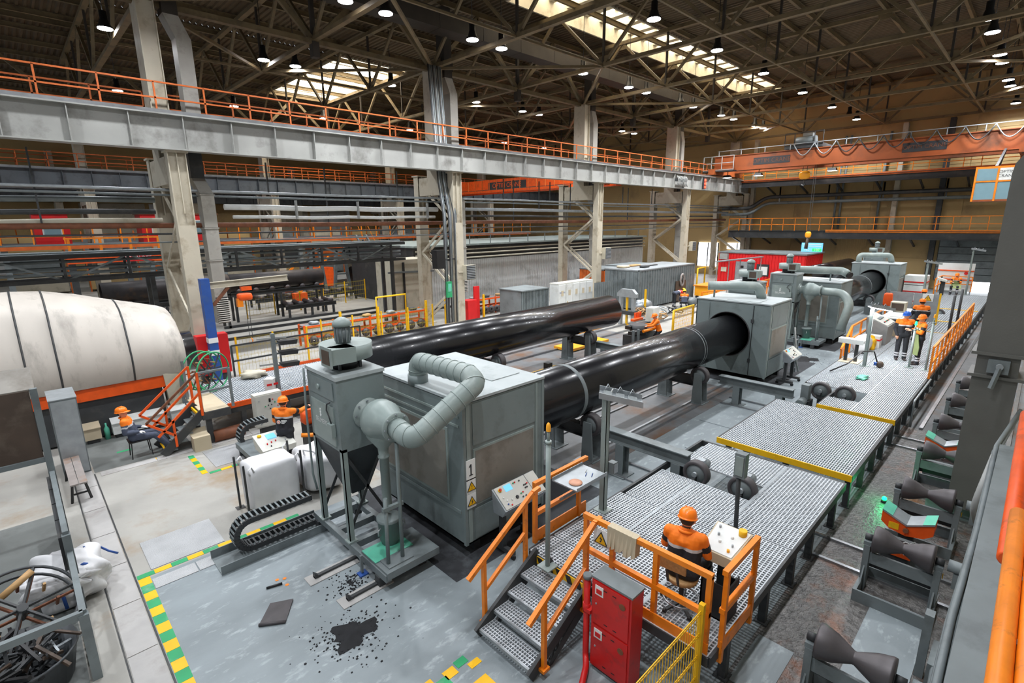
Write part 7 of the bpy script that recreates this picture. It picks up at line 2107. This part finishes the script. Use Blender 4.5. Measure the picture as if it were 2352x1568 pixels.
# ================================================================ PEOPLE
import numpy as np
def capsule(mb, a, b, ra, rb, n=12):
    a, b = V(a), V(b)
    d = b-a
    L = d.length
    prof = []
    for i in range(5):
        t = -PI/2+PI/2*i/4
        prof.append((ra*math.sin(t), max(ra*math.cos(t), 1e-4)))
    for i in range(5):
        t = PI/2*i/4
        prof.append((L+rb*math.sin(t), max(rb*math.cos(t), 1e-4)))
    mb.lathe(a, d.normalized() if L > 1e-6 else V((0, 0, 1)), prof, n)
def person(loc, rz, label, lean=0.0, hp=.93, twist=0.0, head=(0, 0), legs=None, arms=None, top='cloth_black', legc='cloth_black', yoke='cloth_orange', helmet='helmet_orange',
           apron=False, glove='skin', sc_=1.0, vox=.014, hair=True, emblem=False, face=True, sleeve='std', thick=1.0):
    """local frame: x forward, y left, z up.  legs/arms: for L and R (upper dir, lower dir)"""
    segs = []
    def S(nm, a, b, ra, rb): segs.append((nm, V(a), V(b), ra, rb))
    Pv = V((0, 0, hp))
    sl, cl = math.sin(lean), math.cos(lean)
    def T(x, y, z):      # torso frame
        c, s = math.cos(twist), math.sin(twist)
        x, y = x*c-y*s, x*s+y*c
        return Pv+V((x*cl+z*sl, y, z*cl-x*sl))
    legs = legs or [((0, .04, -1), (0, 0, -1)), ((0, -.04, -1), (0, 0, -1))]
    arms = arms or [((0, .14, -1), (.15, .04, -1)), ((0, -.14, -1), (.15, -.04, -1))]
    k = thick
    for y in (-.075, .075):
        S('torso', T(0, y, .0), T(.005, y*1.15, .2), .115*k, .115*k)
        S('torso', T(.005, y*1.15, .2), T(.0, y*1.25, .4), .115*k, .115*k)
    S('torso', T(-.01, -.17, .45), T(-.01, .17, .45), .075, .075)
    S('torso', T(-.01, 0, .4), T(-.01, 0, .5), .13, .07)
    S('hips', V((0, -.09, hp-.02)), V((0, .09, hp-.02)), .125*k, .125*k)
    neck = T(-.005, 0, .5)
    hpit, hyaw = head
    fwd = V((math.cos(hyaw)*math.cos(hpit), math.sin(hyaw)*math.cos(hpit), math.sin(hpit)))
    hup = V((-math.sin(hpit)*math.cos(hyaw), -math.sin(hpit)*math.sin(hyaw), math.cos(hpit)))
    side = hup.cross(fwd)
    hc = neck+V((.02*cl+.1*sl, 0, .1*cl))+hup*.055
    S('neck', neck-V((0, 0, .02)), hc-hup*.05, .06, .055)
    S('head', hc-fwd*.012-hup*.015, hc-fwd*.015+hup*.045, .088, .09)
    S('head', hc+fwd*.03-hup*.06, hc+fwd*.045-hup*.02, .055, .065)
    S('head', hc+fwd*.055-hup*.085-side*.015, hc+fwd*.055-hup*.085+side*.015, .032, .032)
    S('head', hc+fwd*.098-hup*.035, hc+fwd*.092-hup*.005, .017, .011)
    for s in (-1, 1):
        S('head', hc+side*s*.088-hup*.035-fwd*.012, hc+side*s*.092+hup*.005-fwd*.016, .014, .018)
    for i, s in enumerate((1, -1)):
        hip = V((0, s*.095, hp-.03))
        u, l = V(legs[i][0]).normalized(), V(legs[i][1]).normalized()
        kn = hip+u*.43
        an = kn+l*.40
        S('thigh', hip, kn, .098*k, .076)
        S('shin', kn, an, .078, .066)
        ft = V((1, s*.12, 0)) if abs(l.z) > .5 else V((.4, 0, -.9))
        if len(legs[i]) > 2: ft = V(legs[i][2])
        ft = ft.normalized()
        S('foot', an+V((0, 0, -.035))-ft*.03, an+V((0, 0, -.055))+ft*.16, .052, .042)
        sh = T(-.01, s*.2, .455)
        u, l = V(arms[i][0]).normalized(), V(arms[i][1]).normalized()
        el = sh+u*.28
        wr = el+l*.25
        S('uarm', sh, el, .074, .062)
        S('farm', el, wr, .062, .046)
        hd = V(arms[i][2]).normalized() if len(arms[i]) > 2 else l
        sd = hd.cross(V((0, 0, 1)) if abs(hd.z) < .9 else V((1, 0, 0))).normalized()
        nn = sd.cross(hd)*(-1 if sd.cross(hd).z > 0 else 1)
        for o in (-.02, 0, .02):
            S('hand', wr+hd*.02+sd*o*.8, wr+hd*.085+sd*o, .022, .019)
        for j, (o, Lf) in enumerate(((-.03, .055), (-.01, .065), (.01, .062), (.03, .048))):
            b0 = wr+hd*.09+sd*o
            b1 = b0+(hd*.9+nn*.35).normalized()*Lf*.6
            b2 = b1+(hd*.55+nn*.8).normalized()*Lf*.55
            S('hand', b0, b1, .0115, .0105)
            S('hand', b1, b2, .0105, .0095)
        th = wr+hd*.035+sd*(-.035 if s > 0 else .035)
        t1 = th+(hd*.7+sd*(-.7 if s > 0 else .7)+nn*.3).normalized()*.045
        S('hand', th, t1, .014, .0125)
        S('hand', t1, t1+(hd*.9+nn*.4).normalized()*.03, .012, .0105)
    mb = MB()
    for nm, a, b, ra, rb in segs:
        capsule(mb, a, b, ra, rb)
    me = bpy.data.meshes.new('body')
    me.from_pydata([tuple(v) for v in mb.v], [], mb.f)
    ob = bpy.data.objects.new('body', me)
    COL.objects.link(ob)
    md = ob.modifiers.new('r', 'REMESH'); md.mode = 'VOXEL'; md.voxel_size = vox; md.use_smooth_shade = True
    ms = ob.modifiers.new('s', 'SMOOTH'); ms.factor = .5; ms.iterations = 2 if vox < .016 else 1
    bpy.context.view_layer.update()
    me2 = bpy.data.meshes.new_from_object(ob.evaluated_get(bpy.context.evaluated_depsgraph_get()))
    bpy.data.objects.remove(ob)
    mats = ['skin', top, yoke, 'reflective', legc, 'boot', 'hair', glove]
    for m_ in mats: me2.materials.append(MATS[m_])
    nv = len(me2.vertices); co = np.empty(nv*3, 'f'); me2.vertices.foreach_get('co', co); co = co.reshape(-1, 3)
    nf = len(me2.polygons)
    cen = np.empty(nf*3, 'f'); me2.polygons.foreach_get('center', cen); cen = cen.reshape(-1, 3)
    best = np.full(nf, 1e9); bi = np.zeros(nf, int); bt = np.zeros(nf)
    for i, (nm, a, b, ra, rb) in enumerate(segs):
        a_, d_ = np.array(a), np.array(b-a)
        L2 = max(float(d_@d_), 1e-9)
        tt = np.clip((cen-a_)@d_/L2, 0, 1)
        dd = np.linalg.norm(cen-(a_+tt[:, None]*d_), axis=1)-(ra+(rb-ra)*tt)
        m_ = dd < best
        best[m_] = dd[m_]; bi[m_] = i; bt[m_] = tt[m_]
    # torso coordinate
    ax = np.array((sl, 0, cl)); tz = (cen-np.array(Pv))@ax
    lx = (cen-np.array(hc))@np.array(fwd); lz = (cen-np.array(hc))@np.array(hup)
    mi = np.zeros(nf, int)
    names = [s[0] for s in segs]
    for f in range(nf):
        n_, t_ = names[bi[f]], bt[f]
        if n_ == 'torso':
            z = tz[f]
            mi[f] = 2 if z > .335 else (3 if z > .29 else 1)
        elif n_ == 'hips': mi[f] = 1 if tz[f] > -.02 else 4
        elif n_ == 'neck': mi[f] = 2 if tz[f] < .545 else (6 if lx[f] < -.02 and hair else 0)
        elif n_ == 'head': mi[f] = 6 if hair and lx[f] < -.035 and lz[f] > -.07 else 0
        elif n_ == 'thigh': mi[f] = 4
        elif n_ == 'shin': mi[f] = 3 if (.5 < t_ < .62 or .72 < t_ < .84) and legc == 'cloth_black' else 4
        elif n_ == 'foot': mi[f] = 5
        elif n_ == 'uarm':
            mi[f] = 2 if t_ < .3 else (3 if .45 < t_ < .58 and sleeve == 'std' else (2 if sleeve == 'orange' and t_ > .65 else 1))
        elif n_ == 'farm': mi[f] = 2 if sleeve == 'orange' and t_ < .75 else 1
        else: mi[f] = 7
    me2.polygons.foreach_set('material_index', mi)
    me2.polygons.foreach_set('use_smooth', [True]*nf)
    t = thing('person', label, 'person', (0, 0, 0), 'people in the hall')
    body = bpy.data.objects.new('body', me2); COL.objects.link(body); body.parent = t; LOC[body.name] = (0, 0, 0)
    # helmet in head frame
    def H(x, y, z): return hc+fwd*x+side*y+hup*z
    m = MB()
    rings = [(.028, 1.0), (.06, .99), (.09, .92), (.115, .78), (.133, .55), (.142, .28), (.145, .0)]
    n = 22
    vs = []
    for z, r in rings:
        for i in range(n):
            a = 2*PI*i/n
            vs.append(H(-.012+.13*r*math.cos(a), .112*r*math.sin(a), z))
    m.add(vs, [(j*n+i, j*n+(i+1) % n, (j+1)*n+(i+1) % n, (j+1)*n+i) for j in range(len(rings)-1) for i in range(n)], True)
    sh_ = m.build('helmet', helmet, t)
    m = MB(); vs = []
    for r, z in ((.99, .03), (1.1, .02), (1.1, .012), (.95, .018)):
        for i in range(n):
            a = 2*PI*i/n
            e = .055*max(0, math.cos(a))**2 if r > 1 else 0
            vs.append(H(-.012+(.13*r+e)*math.cos(a), (.112*r)*math.sin(a), z-(.006 if e > .01 else 0)))
    m.add(vs, [(j*n+i, j*n+(i+1) % n, (j+1)*n+(i+1) % n, (j+1)*n+i) for j in range(3) for i in range(n)], True)
    m.build('helmet_brim', helmet, sh_)
    for s in (-1, 0, 1):
        MB().tube([H(.07, s*.035, .115), H(0, s*.038, .147), H(-.08, s*.035, .118)], .009, 6).build('helmet_ridge', helmet, sh_)
    if vox < .016:
        for s in (-1, 1):
            for q in range(3):
                MB().bar(H(-.085-.012*q, s*.03, .113-.018*q), H(-.085-.012*q, s*.012, .113-.018*q), .008, .006).build('vent_slot', 'rust', sh_)
    if face:
        for s in (-1, 1):
            MB().sphere(H(.078, s*.032, -.003), .011, 8, 5).build('eye', 'print_dark', t)
            MB().bar(H(.086, s*.018, .014), H(.080, s*.046, .012), .008, .006).build('eyebrow', 'hair', t)
        MB().bar(H(.092, -.02, -.068), H(.092, .02, -.068), .006, .006).build('mouth', 'rust', t)
    # collar and emblem
    MB().tube([neck+V((.085*math.cos(2*PI*i/16), .085*math.sin(2*PI*i/16), .005-.02*math.cos(2*PI*i/16))) for i in range(16)], .02, 6, True).build('collar', yoke, t)
    if emblem:
        o = T(-.135*k, .06, .22)
        bx_ = MB().cyl(o, o+V((-.012, 0, 0)), .045, n=16).build('back_emblem', 'print_white', t)
        MB().tube([o+V((-.014, .028*math.cos(2*PI*i/14), .028*math.sin(2*PI*i/14))) for i in range(14)], .006, 5, True).build('emblem_ring', 'orange_red', bx_)
        for r_, wd in ((.03, .13), (0, .1), (-.03, .07)):
            MB().bar(T(-.137*k, -.0, .22+r_), T(-.137*k, -wd, .22+r_), .012, .018).build('back_print', 'print_white', t)
    if apron:
        legdir = V(legs[0][0]).normalized()
        rows = [T(.14*k, 0, .3), T(.155*k, 0, .1), Pv+V((.16, 0, -.05)), Pv+legdir*.3+V((.13 if legdir.z < -.5 else .02, 0, .0 if legdir.z < -.5 else .12)), Pv+legdir*.43+(V((.15, 0, -.14)) if legdir.z < -.5 else V((.1, 0, -.12)))]
        wd = [.12, .19, .23, .26, .27]
        m = MB(); vs = []
        for c_, w_ in zip(rows, wd):
            for i in range(7):
                y = -w_+2*w_*i/6
                vs.append(c_+V((-.9*y*y, y, 0)))
        nn_ = len(rows)
        m.add(vs+[v-V((.012, 0, .003)) for v in vs], [(j*7+i, j*7+i+1, (j+1)*7+i+1, (j+1)*7+i) for j in range(nn_-1) for i in range(6)]+[(nn_*7+j*7+i, nn_*7+(j+1)*7+i, nn_*7+(j+1)*7+i+1, nn_*7+j*7+i+1) for j in range(nn_-1) for i in range(6)], True)
        m.build('apron', 'cloth_apron', t)
        for s in (-1, 1):
            MB().tube([T(.12, s*.1, .3), T(.09, s*.1, .5), T(-.06, s*.07, .52)], .012, 5).build('apron_strap', 'cloth_apron', t)
    t.location = loc; t.rotation_euler[2] = rz; t.scale = (sc_,)*3
    LOC[t.name] = tuple(loc)
    return t
seatL = [((1, .14, -.06), (.05, 0, -1)), ((1, -.14, -.06), (.05, 0, -1))]
# seated back view on the near platform
person((5.52, 2.6, ZP), .22, 'worker in orange and black seen from behind, seated on the near platform', lean=.06, hp=.58, head=(-.25, .05), legs=[((1, .25, -.1), (.1, .05, -1)), ((1, -.25, -.1), (.1, -.05, -1))],
       arms=[((.35, .25, -1), (1, -.15, -.1)), ((.35, -.25, -1), (1, .15, -.1))], sleeve='orange', vox=.011, thick=1.08, face=False)
t = thing('swivel_stool', 'swivel stool with plywood backrest and foot ring under the seated worker', 'stool', (5.5, 2.6, ZP))
MB().lathe((5.52, 2.6, ZP+.41), (0, 0, 1), [(0, 0), (0, .19), (.05, .2), (.06, .18), (.06, 0)], 22).build('seat', 'wood', t)
MB().cyl((5.52, 2.6, ZP+.06), (5.52, 2.6, ZP+.41), .03, n=12).build('column', 'steel_dark', t)
MB().tube([(5.52+.22*math.cos(2*PI*i/28), 2.6+.22*math.sin(2*PI*i/28), ZP+.14) for i in range(28)], .013, 6, True).build('foot_ring', 'rail_steel', t)
for i in range(5):
    a = 2*PI*i/5+.3
    MB().bar((5.52, 2.6, ZP+.07), (5.52+.26*math.cos(a), 2.6+.26*math.sin(a), ZP+.04), .04, .03).build('base_arm', 'steel_dark', t)
    MB().cyl((5.52+.26*math.cos(a), 2.6+.26*math.sin(a)-.02, ZP+.03), (5.52+.26*math.cos(a), 2.6+.26*math.sin(a)+.02, ZP+.03), .03, n=10).build('castor', 'black', t)
MB().hexa([(5.26, 2.44, ZP+.66), (5.285, 2.44, ZP+.66), (5.245, 2.84, ZP+.66), (5.22, 2.84, ZP+.66)], [(5.25, 2.44, ZP+.82), (5.275, 2.44, ZP+.82), (5.235, 2.84, ZP+.82), (5.21, 2.84, ZP+.82)]).build('backrest', 'wood', t)
for y in (2.56, 2.7):
    MB().bar((5.34, y, ZP+.42), (5.25, y, ZP+.76), .03, .015).build('back_bracket', 'steel_dark', t)
MB().bar((5.52, 2.6, ZP+.3), (5.36, 2.63, ZP+.42), .03).build('seat_arm', 'steel_dark', t)
# seated left worker
person((1.55, 15.05, 0), -.2, 'worker in grey and orange seated on a stool at the left, in profile', lean=-.28, hp=.56, head=(.05, -.35), legs=[((1, .1, -.0), (.55, 0, -1)), ((1, -.1, -.02), (.7, 0, -1))],
       arms=[((.1, .12, -1), (1, -.2, -.1)), ((-.02, -.12, -1), (1, .1, -.1))], top='cloth_navy', legc='cloth_navy', glove='print_white', vox=.012)
t = thing('stool', 'plain stool on thin black legs under the seated left worker', 'stool', (1.62, 15.05, 0))
B(1.4, 1.86, 14.85, 15.25, .42, .45).build('seat', 'black', t)
for x, y in ((1.42, 14.87), (1.84, 14.87), (1.42, 15.23), (1.84, 15.23)):
    MB().bar((x, y, 0), (x+(.03 if x < 1.6 else -.03), y, .42), .022).build('leg', 'black', t)
# standing left worker, back view
person((4.02, 11.8, 0), .75, 'worker in black and orange seen from behind at the left control desk', lean=.05, head=(-.15, .1), arms=[((.25, .2, -1), (.8, -.1, -.5)), ((.9, -.3, -.35), (1, -.25, .1))], sleeve='orange', emblem=True, vox=.011, face=False)
# worker at the clamping machine
person((20.95, 11.85, 0), 2.35, 'worker in bright orange leaning over the clamping machine', lean=.35, hp=.72, head=(-.3, 0), legs=[((.5, .1, -1), (-.5, 0, -1)), ((.5, -.1, -1), (-.5, 0, -1))],
       arms=[((.7, .1, -.7), (1, -.1, -.1)), ((.6, -.1, -.8), (1, .1, .0))], top='cloth_orange', sleeve='orange', vox=.02)
# two workers bent over the hoses
person((31.35, 16.75, 0), -.6, 'bent-over worker with yellow helmet and red shoulders by the hose heap', lean=1.35, hp=.9, head=(-.9, 0), arms=[((.3, .1, -1), (.2, 0, -1)), ((.3, -.1, -1), (.2, 0, -1))], top='cloth_navy', yoke='red_bright', helmet='helmet_yellow', vox=.022)
person((31.3, 16.0, 0), .6, 'kneeling worker with yellow helmet seen from behind by the hose heap', lean=.3, hp=.42, head=(-.5, 0), legs=[((1, .2, -.25), (-.9, 0, -.5)), ((1, -.2, -.25), (-.9, 0, -.5))], arms=[((.5, .2, -.9), (.7, 0, -.6)), ((.5, -.2, -.9), (.7, 0, -.6))], top='cloth_navy', helmet='helmet_yellow', vox=.022)
# the pair on the third platform
person((22.05, 3.02, ZP), PI+.35, 'worker with blue helmet standing with hands at his sides', head=(-.05, -.6), helmet='helmet_blue', arms=[((-.05, .28, -1), (.2, .05, -1)), ((.0, -.22, -1), (.45, .25, -1))], vox=.012, sleeve='black')
person((21.7, 2.52, ZP), 2.05, 'worker with orange helmet and long green apron standing beside the blue helmet', head=(-.2, .4), apron=True, sleeve='orange', arms=[((.35, .2, -1), (1, -.5, .25)), ((.3, -.25, -1), (1, .5, .25))], legs=[((0.05, .08, -1), (0, 0, -1)), ((-.1, -.06, -1), (-.05, 0, -1))], vox=.013)
person((26.0, 3.12, ZP), .3, 'worker with orange helmet seen from behind at the cluttered table', lean=.05, head=(-.1, 0), arms=[((.2, .25, -1), (.7, 0, -.5)), ((.2, -.25, -1), (.7, 0, -.5))], vox=.018, face=False)
person((31.6, 3.8, ZP), .0, 'worker mostly hidden behind the aluminium screen, only helmet showing', hp=.72, legs=[((.5, .1, -1), (-.5, 0, -1)), ((.5, -.1, -1), (-.5, 0, -1))], vox=.025, face=False)
person((43.9, 3.75, ZP), PI, 'worker in orange with green apron seated at the far end of the platforms', lean=.02, hp=.58, head=(-.1, .0), legs=seatL, arms=[((.45, .15, -1), (.8, -.5, .5)), ((.4, -.15, -1), (.9, .4, .1))], apron=True, sleeve='orange', vox=.02)
t = thing('stool', 'dark stool under the far seated worker', 'stool', (43.9, 3.75, ZP))
B(43.7, 44.1, 3.55, 3.95, ZP+.4, ZP+.46).build('seat', 'steel_dark', t)
for x in (43.74, 44.06):
    for y in (3.59, 3.91):
        MB().bar((x, y, ZP), (x, y, ZP+.4), .03).build('leg', 'steel_dark', t)
person((42.0, 2.9, 6.6), PI, 'crane operator sitting behind the cabin glass', hp=.55, legs=seatL, arms=[((.4, .1, -1), (1, -.2, 0)), ((.4, -.1, -1), (1, .2, 0))], helmet='helmet_orange', top='cloth_navy', vox=.025)
t = thing('operator_chair', 'operator seat inside the crane cabin', 'chair', (42.0, 2.9, 6.6))
B(41.8, 42.25, 2.7, 3.1, 6.6, 7.02).build('seat_pan', 'steel_dark', t)
B(42.25, 42.33, 2.7, 3.1, 6.9, 7.7).build('backrest', 'steel_dark', t)
